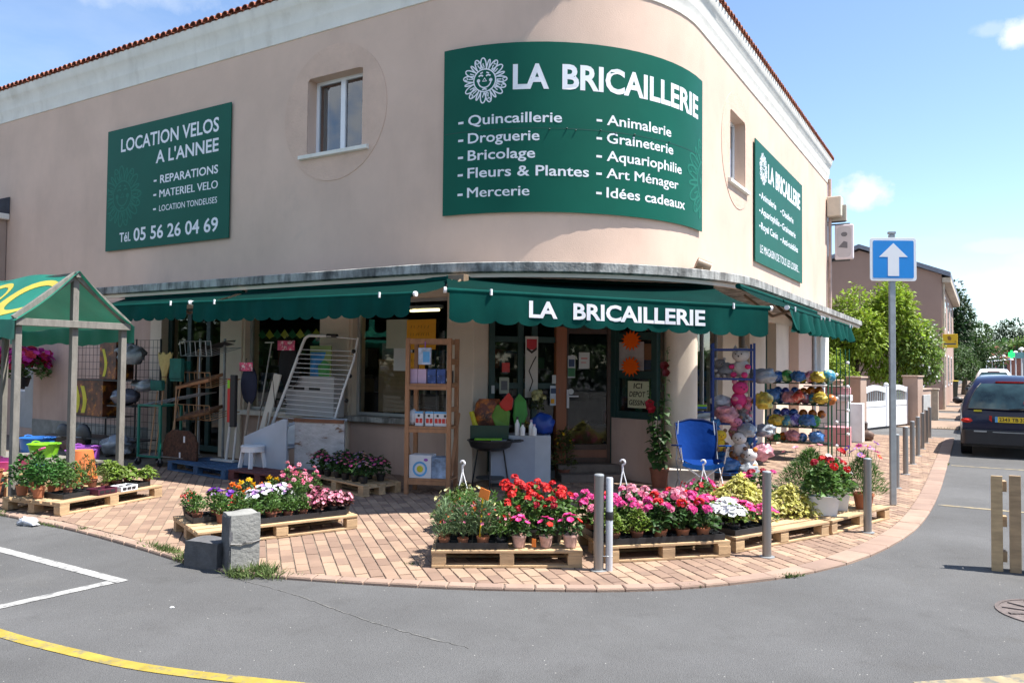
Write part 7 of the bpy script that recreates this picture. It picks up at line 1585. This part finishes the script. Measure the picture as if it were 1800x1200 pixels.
# ================================================================== STREET BEYOND
def tree(label, x, y, h, crown, n, L, m, trunk_r=.15, z0=None, sd=1, name='tree', cat='tree', blobs=7, flowers=None, grp=None, z=0):
    """crown: (rx, ry, rz) about height z0; leaf clumps spread in lobes"""
    rr = random.Random(sd); t = thing(name, label, cat, (x, y, z), 0, grp); z0 = z0 or h-crown[2]
    b = MB(); b.tube([(0, 0, -.1), (.05, 0, z0*.5), (0, .05, z0)], trunk_r, 8, trunk_r*.45)
    lobes = []
    for k in range(blobs):
        a = 2*PI*k/blobs+rr.uniform(-.3, .3); q = rr.uniform(.35, .75); el = rr.uniform(-.65, .75); c = Vector((math.cos(a)*q*crown[0]*math.cos(el), math.sin(a)*q*crown[1]*math.cos(el), z0+crown[2]*math.sin(el)*.75)); lobes.append((c, rr.uniform(.38, .6)))
        b.tube([(0, 0, z0*.45), Vector((0, 0, z0*.7)).lerp(c, .5), c], trunk_r*.4, 5, trunk_r*.1)
    lobes.append((Vector((0, 0, z0+crown[2]*.45)), .6)); b.build('trunk', mat('bark', (.09, .07, .05), .95, .25, 8, .8, 20), t, smooth=60)
    f_ = MB(); fl_ = MB()
    for i in range(n):
        c, s_ = lobes[rr.randrange(len(lobes))]; d = Vector((rr.gauss(0, 1), rr.gauss(0, 1), rr.gauss(0, 1))).normalized(); q = rr.uniform(.2, 1)**.45*(1+.18*noise.noise(d*3+c))
        p = c+Vector((d.x*crown[0]*s_, d.y*crown[1]*s_, d.z*crown[2]*s_))*q
        if p.z < .05: continue
        dd = d+Vector((rr.gauss(0, .6), rr.gauss(0, .6), rr.gauss(0, .5)-.2)); tgt = fl_ if flowers and rr.random() < flowers and p.x > 0 and q > .7 else f_
        leaf(tgt, p, dd, Vector((rr.gauss(0, .5), rr.gauss(0, .5), 1)), L*rr.uniform(.6, 1.3)*(.8 if tgt is fl_ else 1), L*.6*rr.uniform(.6, 1.2), .2, .3)
    f_.build('crown', m, t, kind='stuff')
    if flowers: fl_.build('blossom', PT['white'], t, kind='stuff')
    return t
tl1 = leafm('sunny_bush_leaf', (.26, .36, .035)); tl2 = leafm('dark_tree_leaf', (.022, .055, .015)); tl3 = leafm('mid_tree_leaf', (.05, .10, .02)); tl4 = leafm('hazy_tree_leaf', (.06, .12, .035), .3); tl5 = leafm('fresh_tree_leaf', (.17, .27, .05))
tree('tall bright green garden bush behind the white gate, its left part', -3.75, 29.2, 4.6, (1.15, 1.1, 1.8), 7000, .16, tl1, .10, 2.7, 2, 'garden_bush', 'bush'); tree('rounded bright green bush in the middle behind the sign pole', -2.65, 29.8, 4.9, (1.15, 1.1, 2.0), 7500, .16, tl1, .10, 2.8, 3, 'garden_bush', 'bush')
tree('white-flowering bush leaning over the pavement beyond the gate pillar', -1.85, 30.0, 3.3, (.85, 1.0, 1.5), 5200, .12, tl5, .06, 1.9, 4, 'garden_bush', 'bush', flowers=.10); tree('dark green shrub behind the far end of the shop', -5.2, 29.0, 3.2, (1.1, 1.1, 1.3), 3000, .15, tl3, .08, 1.8, 5, 'garden_bush', 'bush'); tree('low light green shrub by the shop corner', -4.2, 27.6, 2.2, (.7, .7, 1.0), 2200, .12, tl1, .06, 1.3, 6, 'garden_bush', 'bush')
tree('tall dark tree beyond the post office sign', -2.0, 68, 8.6, (1.9, 2.4, 3.3), 5200, .32, tl2, .2, 5.0, 7); tree('mid green tree lower down the street on the left', -.9, 92, 7.2, (2.6, 2.6, 2.7), 3600, .34, tl3, .2, 4.0, 8); tree('round light green tree at the end of the street', -3.2, 112, 6.0, (2.8, 2.8, 2.2), 3600, .36, tl5, .2, 3.4, 9)
tree('large dark tree in the far distance on the right', 5.0, 160, 12.5, (5.6, 4, 4.4), 4600, .5, tl2, .3, 6.2, 10); tree('olive green tree in front of the large dark one', 6.6, 150, 9.4, (4.2, 3, 3.0), 4200, .34, tl5, .2, 4.4, 11); tree('grey-green tree touching the right edge', 10.8, 120, 8.4, (3.2, 3, 2.6), 3600, .36, tl3, .2, 5.0, 12)
for k, (x, y, h, m_) in enumerate([(11, 80, 7.5, tl3), (16, 70, 8, tl2), (-5, 120, 9, tl2), (22, 60, 8.5, tl5), (-1.1, 62, 3.6, tl3), (9, 130, 10, tl3)]): tree(['tree beyond the right edge, nearest the lamps', 'dark tree far off to the right', 'dark tree behind the far houses', 'light tree far off to the right', 'small reddish-brown shrub near the post office sign', 'tall far tree on the right horizon'][k], x, y, h, (2.6 if k != 4 else .8, 2.6, h*.36), 2600, .4 if k != 4 else .2, m_, .2, h*.62, 20+k)
b = MB(); rr = random.Random(4); 
for i in range(9000): x = rr.uniform(-40, 60); leaf(b, Vector((x, 150+rr.uniform(-4, 4)+abs(x)*.2, rr.uniform(0, 5.5+1.8*noise.noise(Vector((x*.11, 0, 0)))))), Vector((rr.gauss(0, 1), rr.gauss(0, 1), rr.gauss(0, 1))), Vector((0, 0, 1)), 1.1, .9)
tag(b.build('far_woodland', tl4), kind='stuff')
# gabled house
t = thing('gabled_house', 'two-storey brownish pink house with its gable towards the shop', 'building', (-6, 44, 0)); hp = mat('brownish_pink_plaster', (.36, .245, .20), .9, .06, .6, .2, 40)
b = MB(); x0, x1 = -4.6, 4.53; pr_ = [(x0, 0), (x1, 0), (x1, 5.75), (1.3, 7.0), (x0, 4.9)]; b.prism(pr_, -6, 9); b.v = [(v[0], v[2], v[1]) for v in b.v]; b.build('wall', hp, t)
b = MB(); b.prism([(x1+.34, 5.62), (1.3, 7.08), (1.3, 7.26), (x1+.34, 5.82)], -6.2, 9.2); b.v = [(v[0], v[2], v[1]) for v in b.v]; b.build('roof', mat('blue_grey_roof_edge', (.20, .22, .27), .7, .1), t); b = MB(); b.prism([(x0, 4.92), (1.3, 7.08), (1.3, 7.26), (x0, 5.1)], -6.2, 9.2); b.v = [(v[0], v[2], v[1]) for v in b.v]; b.build('roof', MATS['blue_grey_roof_edge'], t)
b = MB(); b.bx(x1+.02, x1+.34, -6.1, 9.1, 5.40, 5.61); b.build('eave', mat('cream_eave', (.50, .42, .33), .8), t); b = MB(); b.tube([(x1+.06, -5.9, 0), (x1+.06, -5.9, 5.4)], .05, 8); b.build('downpipe', MATS['cream_eave'], t)
for k in range(3):
    for z in (.9, 3.5): b = MB(); b.bx(x1-.05, x1+.03, -4+4*k, -2.9+4*k, z, z+1.5); w_ = b.build('window', pvc, t); b = MB(); b.bx(x1+.031, x1+.035, -3.9+4*k, -3.0+4*k, z+.1, z+1.4); b.build('pane', win_glass, w_)
t = thing('yellow_sign', 'yellow projecting sign with a dark emblem on the house facade', 'sign', (-1.45, 37.9, 2.62)); b = MB(); b.bx(0, .56, -.05, .05, 0, .58); b.build('panel', mat('post_yellow', (.70, .43, .01), .5, .04), t, bev=.01); b = MB(); b.prism([(.20, .34), (.30, .31), (.34, .40), (.27, .50), (.18, .47)], 0, .004); b.prism([(.44, .24), (.50, .24), (.47, .31)], 0, .004); b.v = [(v[0], -.055-v[2], v[1]) for v in b.v]; b.build('emblem', mat('brown_emblem', (.22, .10, .02), .6), t); b = MB(); b.bx(.05, .50, -.053, -.051, .14, .19); b.build('text_band', goods[2], t)
b = MB(); b.bar((-.05, 0, .3), (0, 0, .3), .05); b.build('bracket', dgrey, t)
for k, (x, y, l, h, c) in enumerate([(-3.2, 58, 8, 4.6, (.45, .38, .30)), (-3.6, 76, 12, 5.2, (.42, .33, .28))]): 
    t = thing('terraced_house', ['pale low house just beyond the post office sign', 'farther house down the left side of the street'][k], 'building', (x-3, y, 0)); b = MB(); b.bx(-3, 2.0, -l/2, l/2, 0, h); b.build('wall', mat(f'far_plaster_{k}', c, .9, .08, 1), t); b = MB(); b.prism([(-3.3, h), (2.3, h), (-.5, h+1.5)], -l/2-.2, l/2+.2); b.v = [(v[0], v[2], v[1]) for v in b.v]; b.build('roof', roofm, t); b = MB(); b.bx(2.0, 2.03, -1, .2, 1, 2.4); b.build('window', dgrey, t)
t = thing('brick_building', 'low reddish building behind the row of white lamps', 'building', (10.5, 146, 0)); b = MB(); b.bx(-9.5, 10, 0, 8, 0, 3.6); b.build('wall', mat('far_red_brick', (.32, .13, .09), .9, .15, 2), t); b = MB(); b.prism([(-.3, 3.61), (8.3, 3.61), (4, 5.6)], -9.8, 10.3); b.v = [(v[2], v[0], v[1]) for v in b.v]; b.build('roof', roofm, t)
for k in range(5): b = MB(); b.bx(-8.6+3.4*k, -7.2+3.4*k, -.05, .0, 1, 2.6); b.build('window', dgrey, t)
# gate, pillars, garden walls
GA, GB = (-2.85, 23.66), (-1.98, 26.7); gd = (Vector(GB)-Vector(GA)); gl = gd.length; ga = math.atan2(gd.y, gd.x); pink_w = mat('pinkish_brown_render', (.42, .30, .235), .9, .08, 1.5, .3, 50)
t = thing('garden_gate', 'white double gate with curved tops and small barred openings', 'gate', (*GA, 0), ga); hw = gl/2
def gtop(q): return 1.13+.11*math.sin(PI*min(1, max(0, q)))**1.2
for s in (0, 1):
    X = lambda q: (s*hw+.03+q*(hw-.06)) if s == 0 else (s*hw+.03+q*(hw-.06))
    T = (lambda q: gtop(q*.9+.05))
    b = MB(); b.bx(X(0), X(1), -.03, .03, .05, .78); b.build('panel', white, t, bev=.004)
    b = MB(); b.bx(X(0), X(1), -.034, .034, .62, .635); b.build('groove', galv, t)
    rows = [[Vector((X(i/14), y_, z_)) for i in range(15)] for y_, z_ in ((-.03, 0), (-.03, 1), (.03, 1), (.03, 0))]; rows = [[Vector((p.x, p.y, T(i/14)-(.0 if p.z else .15))) for i, p in enumerate(r_)] for r_ in rows]; b = MB(); b.grid(rows+[rows[0]]); b.build('top_rail', white, t)
    for q in (0, 1): b = MB(); b.bx(X(q)-(.0 if q == 0 else .09), X(q)+(.09 if q == 0 else 0), -.035, .035, .05, T(q)+.03); b.build('stile', white, t, bev=.004)
    for k in range(9): q = .1+.8*k/8; b = MB(); b.bx(X(q)-.012, X(q)+.012, -.012, .012, .78, T(q)-.14); b.build('bar', mat('grey_gate_bar', (.34, .38, .40), .5), t)
b = MB(); b.bx(hw-.06, hw+.06, -.05, .05, .05, 1.22); b.ball((hw, 0, 1.24), .07, 10, 6); b.build('centre_post', white, t, smooth=40)
def pillar(label, x, y, w, h, m=pink_w, name='gate_pillar', cat='pillar', w2=None, rz=ga, cap=True):
    t = thing(name, label, cat, (x, y, 0), rz); b = MB(); b.bx(-w/2, w/2, -(w2 or w)/2, (w2 or w)/2, 0, h); b.build('shaft', m, t, bev=.015)
    if cap: b = MB(); b.bx(-w/2-.03, w/2+.03, -(w2 or w)/2-.03, (w2 or w)/2+.03, h, h+.05); b.build('cap', m, t, bev=.015)
    return t
pillar('pinkish gate pillar left of the white gate', -2.98, 23.35, .40, 1.44); pillar('pinkish gate pillar right of the white gate behind the sign pole', -1.84, 26.95, .44, 1.46)
pillar('low pinkish wall between shop and gate pillar', -3.35, 22.6, .9, 1.35, name='garden_wall', cat='wall', w2=.22, rz=R(95)); pillar('pinkish garden wall with a grey meter panel beyond the gate', -1.68, 27.9, 1.5, 1.05, name='garden_wall', cat='wall', w2=.25, rz=R(80))
t = pillar('cream stone gate post farther along the pavement', -1.45, 30.4, .3, 1.0, MATS['cream_eave'], name='gate_post', cat='post', rz=0)
t = thing('meter_box', 'pale grey meter box set against the garden wall', 'meter box', (-1.52, 27.4, .2), R(80)); b = MB(); b.bx(-.4, .45, -.04, .0, 0, .72); b.build('box', mat('pale_grey_meter', (.40, .41, .40), .6), t, bev=.01)
t = thing('garden_fence', 'long low white and cream fence along the far pavement', 'fence', (-2.15, 38, 0)); b = MB(); b.bx(-.1, .1, -6.8, 12, 0, .45); b.build('base_wall', MATS['cream_eave'], t)
for k in range(24): b = MB(); b.bx(-.02, .02, -6.6+.78*k, -5.95+.78*k, .5, 1.05); b.build('panel', white, t)
def bin_(label, x, y, h, w, lid):
    t = thing('wheelie_bin', label, 'bin', (x, y, 0), R(5), 'dark wheelie bins on the pavement'); b = MB(); b.prism([(-w/2, -w/2), (w/2, -w/2), (w/2, w/2), (-w/2, w/2)], .06, h); b.v = [(v[0]*(.82+.18*v[2]/h), v[1]*(.82+.18*v[2]/h), v[2]) for v in b.v]; b.build('body', mat('dark_green_plastic', (.015, .03, .025), .5), t, bev=.02); b = MB(); b.box((0, 0, h+.03), (w+.05, w+.07, .05)); b.build('lid', lid, t, bev=.02)
    for s in (-1, 1): b = MB(); b.tube([(s*w*.38-.03, w*.42, .09), (s*w*.38+.03, w*.42, .09)], .09, 10); b.build('wheel', black, t)
bin_('nearest dark wheelie bin beside the white-flowering bush', -1.72, 38.5, 1.02, .62, black); bin_('second wheelie bin with a yellow lid farther along', -1.55, 52, 1.02, .65, mat('yellow_lid', (.55, .45, .03), .5))
# cars
def car(label, x, y, paint, L=4.2, Hc=1.62, W=.86, rear=True, rz=0, plate=None, wag=True):
    t = thing('parked_car', label, 'car', (x, y, ZR), rz, 'cars parked along the kerb'); k_ = Hc/1.62
    prof = [(.02, .50), (.0, .62), (.03, .80), (.07, .96), (.16, 1.18), (.27, 1.40), (.40, 1.53), (.60, 1.60), (1.1, 1.635), (1.9, 1.62), (2.45, 1.50), (2.9, 1.22), (3.15, 1.06), (3.8, .93), (4.12, .78), (4.2, .55)] if wag else [(.02, .5), (0, .62), (.03, .80), (.08, .95), (.5, .98), (.9, 1.22), (1.3, 1.40), (1.9, 1.43), (2.4, 1.36), (2.9, 1.10), (3.2, .98), (3.9, .86), (4.15, .75), (4.2, .55)]
    prof = [(a*L/4.2, b_*k_ if b_ > .9 else b_) for a, b_ in prof]
    def hw_(z, y_): 
        f_ = 1-.05*max(0, (.35-y_))/.35-.06*max(0, y_-L+.5)/.5; q = max(0, z-.92)/(Hc-.92); return W*f_*(1-.04*max(0, .55-z)/.3)*(1-.30*q**1.3)
    NS = 11; rows = []
    for (yy, zt) in prof:
        r_ = []
        for s in (-1, 1):
            zs_ = [.26+(zt-.26)*i/NS for i in range(NS+1)]; col_ = [Vector((s*hw_(z, yy)*(1 if i < NS else .93), yy+(0 if zt > .5 else 0), z)) for i, z in enumerate(zs_)]
            r_ += col_ if s < 0 else [Vector((q*hw_(zt, yy)*.93, yy, zt+.035*(1-q*q))) for q in (-.6, -.2, .2, .6)]+col_[::-1]
        rows.append(r_)
    b = MB(); b.grid(rows); n = len(rows[0]); b.f.append(tuple(range(n))[::-1]); b.f.append(tuple(len(b.v)-n+i for i in range(n))); b.build('body', paint, t, smooth=35)
    dg = MATS.get('car_glass') or mat('car_glass', (.022, .045, .05), .06, .5, 2.2, coat=.5)
    def zt_at(yy):
        for (a, za), (c, zc2) in zip(prof[2:], prof[3:]):
            if a <= yy <= c: return za+(zc2-za)*(yy-a)/(c-a)
        return .9
    def y_at(z):
        for (a, za), (c, zc2) in zip(prof[1:], prof[2:]):
            if za <= z <= zc2: return a+(c-a)*(z-za)/(zc2-za)
    if rear and wag:
        z0, z1 = .99*k_, 1.50*k_; b = MB(); gr = []
        for j in range(7):
            z = z0+(z1-z0)*j/6; yy = y_at(z)-.012; w_ = (hw_(z, yy)-.10)*(1, 1, 1, .995, .98, .95, .88)[j]; gr.append([Vector((w_*q, yy-.02-.055*(1-q*q), z)) for q in (-1, -.5, 0, .5, 1)])
        b.grid(gr); b.build('rear_window', dg, t, smooth=60)
        b = MB(); b.tube([gr[0][0]+Vector((0, -.004, 0)), gr[0][2]+Vector((0, -.006, -.01)), gr[0][4]+Vector((0, -.004, 0))], .012, 6); b.tube([r_[0]+Vector((0, -.002, 0)) for r_ in gr], .01, 5); b.tube([r_[-1]+Vector((0, -.002, 0)) for r_ in gr], .01, 5); b.build('window_seal', black, t)
        for q in (): b = MB(); b.bx(q-.11, q+.11, y_at(z0+.14)-.0, y_at(z0+.14)+.012, z0+.06, z0+.25); b.build('headrest', mat('dim_seat_behind_glass', (.03, .045, .05), .6), t, bev=.02)
        b = MB(); b.bx(-.24, .24, y_at(z1+.02)-.085, y_at(z1+.02), z1+.015, z1+.045); b.build('brake_light', mat('red_lens', (.40, .008, .006), .2), t)
        b = MB(); b.bar((-.02, y_at(z0)-.10, z0+.0), (.50, y_at(z0)-.09, z0+.03), .015, .02); b.build('wiper', black, t)
        b = MB(); b.bx(.22, .29, y_at(z0+.12)-.085, y_at(z0+.12)-.075, z0+.09, z0+.16); b.build('sticker', redm, t)
    for s in (-1, 1):
        b = MB(); b.grid([[Vector((s*(hw_(z, yy)+.006), yy, z)) for yy in [.55*L/4.2+i*.3*L/4.2 for i in range(8)]] for z in (.99*k_, 1.15*k_, 1.28*k_)] if wag else [[Vector((s*(hw_(z, yy)+.006), yy, z)) for yy in (1.1, 1.6, 2.1, 2.5)] for z in (1.0, 1.12, 1.26)]); b.build('side_window', dg, t)
        b = MB(); b.ball((s*W*.86, -.012+.05, .72), .085, 14, 8, (1.25, .75, .62)); b.build('tail_light', mat('orange_red_lens', (.62, .03, .01), .2), t, smooth=60)
        b = MB(); b.ball((s*W*.86, -.048, .72), .045, 10, 6, (1.2, .45, .5)); b.build('lens_centre', MATS['red_lens'] if 'red_lens' in MATS else redm, t)
        b = MB(); b.ball((s*(W+.10), L*.66, 1.02), .11, 10, 6, (1, .6, .75)); b.bar((s*(W-.06), L*.66, .98), (s*(W+.05), L*.66, 1.0), .04); b.build('wing_mirror', black, t, smooth=40)
        for yy in (.72, L-.8):
            w_ = MB(); w_.tube([(s*(W-.20), yy, .31), (s*(W-.005), yy, .31)], .31, 20); wo = w_.build('wheel', blk, t, smooth=40); w_ = MB(); w_.tube([(s*(W-.003), yy, .31), (s*(W+.004), yy, .31)], .19, 12); w_.build('rim', galv, wo, smooth=40)
    b = MB(); b.prism([(-W*.97, .03), (-W*.90, -.05), (W*.90, -.05), (W*.97, .03), (W*.97, .5), (-W*.97, .5)], .24, .56); b.build('bumper', mat('dark_bumper', (.018, .018, .022), .5), t, bev=.03)
    b = MB(); b.bx(-.3, .75, -.056, -.051, .50, .515); b.build('bumper_trim', galv, t)
    b = MB(); b.bx(-W+.05, W-.05, .1, L-.1, .20, .30); b.build('underbody', black, t)
    if plate:
        b = MB(); b.bx(-.26, .26, -.018, -.006, .70, .81); b.build('number_plate', mat('plate_yellow', (.72, .50, .02), .5), t); b = MB(); b.bx(-.26, -.215, -.020, -.0185, .70, .81); b.build('blue_band', bl2, t); b = MB(); put_text(b, plate, -.19, .24, .72, .79, lambda u_, v_: (u_, -.0205, v_)); b.build('lettering', ink, t)
        b = MB(); b.prism([(-.36, .74), (-.31, .70), (-.31, .82), (-.35, .83)], 0, .004); b.v = [(v[0], -.012-v[2], v[1]) for v in b.v]; b.build('reflector', MATS['red_lens'], t); b = MB(); b.bx(-.62, -.48, -.004, .004, .90, .93); b.build('badge', yel, t); b = MB(); b.bx(-.62, -.40, -.057, -.052, .50, .53); b.build('badge', galv, t)
    return t
car('dark blue people carrier parked with its rear towards the camera', .46, 18.15, mat('navy_car_paint', (.004, .007, .036), .35, .05, 2, coat=.4, spec=.3), plate='2343 TB 33', Hc=1.57)
car('maroon-grey car parked in front of the dark blue one', .62, 24.3, mat('grey_maroon_paint', (.13, .11, .12), .3, .05, coat=.6), Hc=1.5, W=.84); car('silver car third in the parked row', .50, 30.5, mat('silver_paint', (.45, .46, .48), .3, .05, metal=.5, coat=.6), Hc=1.52, W=.86); car('dark car fourth in the parked row', .45, 36.6, mat('black_car_paint', (.03, .03, .035), .25, .05, coat=.6), Hc=1.5); car('white van-like car fifth in the parked row', .45, 43.2, mat('white_car_paint', (.66, .67, .68), .3, .03, coat=.6), Hc=1.75)
# lamps
def lamp(label, x, y, h=3.4):
    t = thing('street_lamp', label, 'street lamp', (x, y, ZR), 0, 'white two-tier street lamps'); b = MB(); b.lathe((0, 0, 0), [(.10, 0), (.10, .5), (.055, .6), (.05, h)], 10); b.build('post', white, t, smooth=40)
    for z, r_ in ((h-.55, .34), (h-.05, .26)): b = MB(); b.lathe((0, 0, z), [(r_, 0), (r_*.55, .14), (.06, .2)], 12); b.build('lamp_shade', white, t, smooth=40)
    b = MB(); b.ball((0, 0, h-.12), .09, 8, 6); b.build('bulb', pvc, t)
for k, (xx, yy) in enumerate(((2.8, 66), (2.8, 78), (2.8, 92), (2.8, 108), (2.2, 114), (1.8, 120), (1.41, 125), (1.15, 129), (.81, 133), (.5, 137))): lamp(f'white street lamp with two round shades, {ORD[k]} from the right', xx, yy, 3.5)
t = thing('pharmacy_sign', 'green lit cross sign with a pale teal panel between the lamps', 'sign', (1.62, 66, 2.55)); b = MB(); b.bx(.35, 1.35, -.05, .05, 0, .42); b.build('panel', mat('pale_teal_sign', (.20, .42, .42), .5), t); b = MB(); b.prism([(-.05, .1), (.08, .1), (.08, -.02), (.22, -.02), (.22, .1), (.34, .1), (.34, .42), (.22, .42), (.22, .56), (.08, .56), (.08, .42), (-.05, .42)], -.06, .06); b.v = [(v[0], v[2], v[1]) for v in b.v]; b.build('cross', mat('lit_green_cross', (.02, .6, .12), .5, emit=((.02, .9, .15), .6)), t); b = MB(); b.tube([(.85, 0, -2.6), (.85, 0, .05)], .06, 8); b.build('pole', galv, t)
# across the junction, behind the camera: what the windows mirror
for k, (x, y, h, r_) in enumerate([(-58, -14, 9, 5), (-46, -18, 8, 4.5), (-36, -15, 9.5, 5), (-27, -19, 8, 4.5), (-18, -16, 9, 5), (-9, -20, 8.5, 4.5), (0, -18, 9.5, 5), (10, -16, 8.5, 4.6), (19, -12, 9, 5), (26, -3, 8.5, 4.6), (31, 8, 9, 5), (34, 20, 8, 4.5)]):
    tree(f'tree across the junction, {ORD[k]} along the square', x, y, h, (r_, r_, h*.42), 1500, .75, (tl2, tl3, tl3)[k % 3], .25, h*.5, 40+k, grp='trees across the junction')
b = MB(); rr = random.Random(14)
for i in range(7000): a = rr.uniform(-1.25*PI, .12*PI); r_ = 36+rr.uniform(-1.5, 1.5); leaf(b, Vector((-8+r_*1.3*math.cos(a), 6+r_*math.sin(a), rr.uniform(0, 3.4))), Vector((rr.gauss(0, 1), rr.gauss(0, 1), rr.gauss(0, 1))), Vector((0, 0, 1)), .8, .7)
tag(b.build('far_hedge', tl3), kind='stuff')
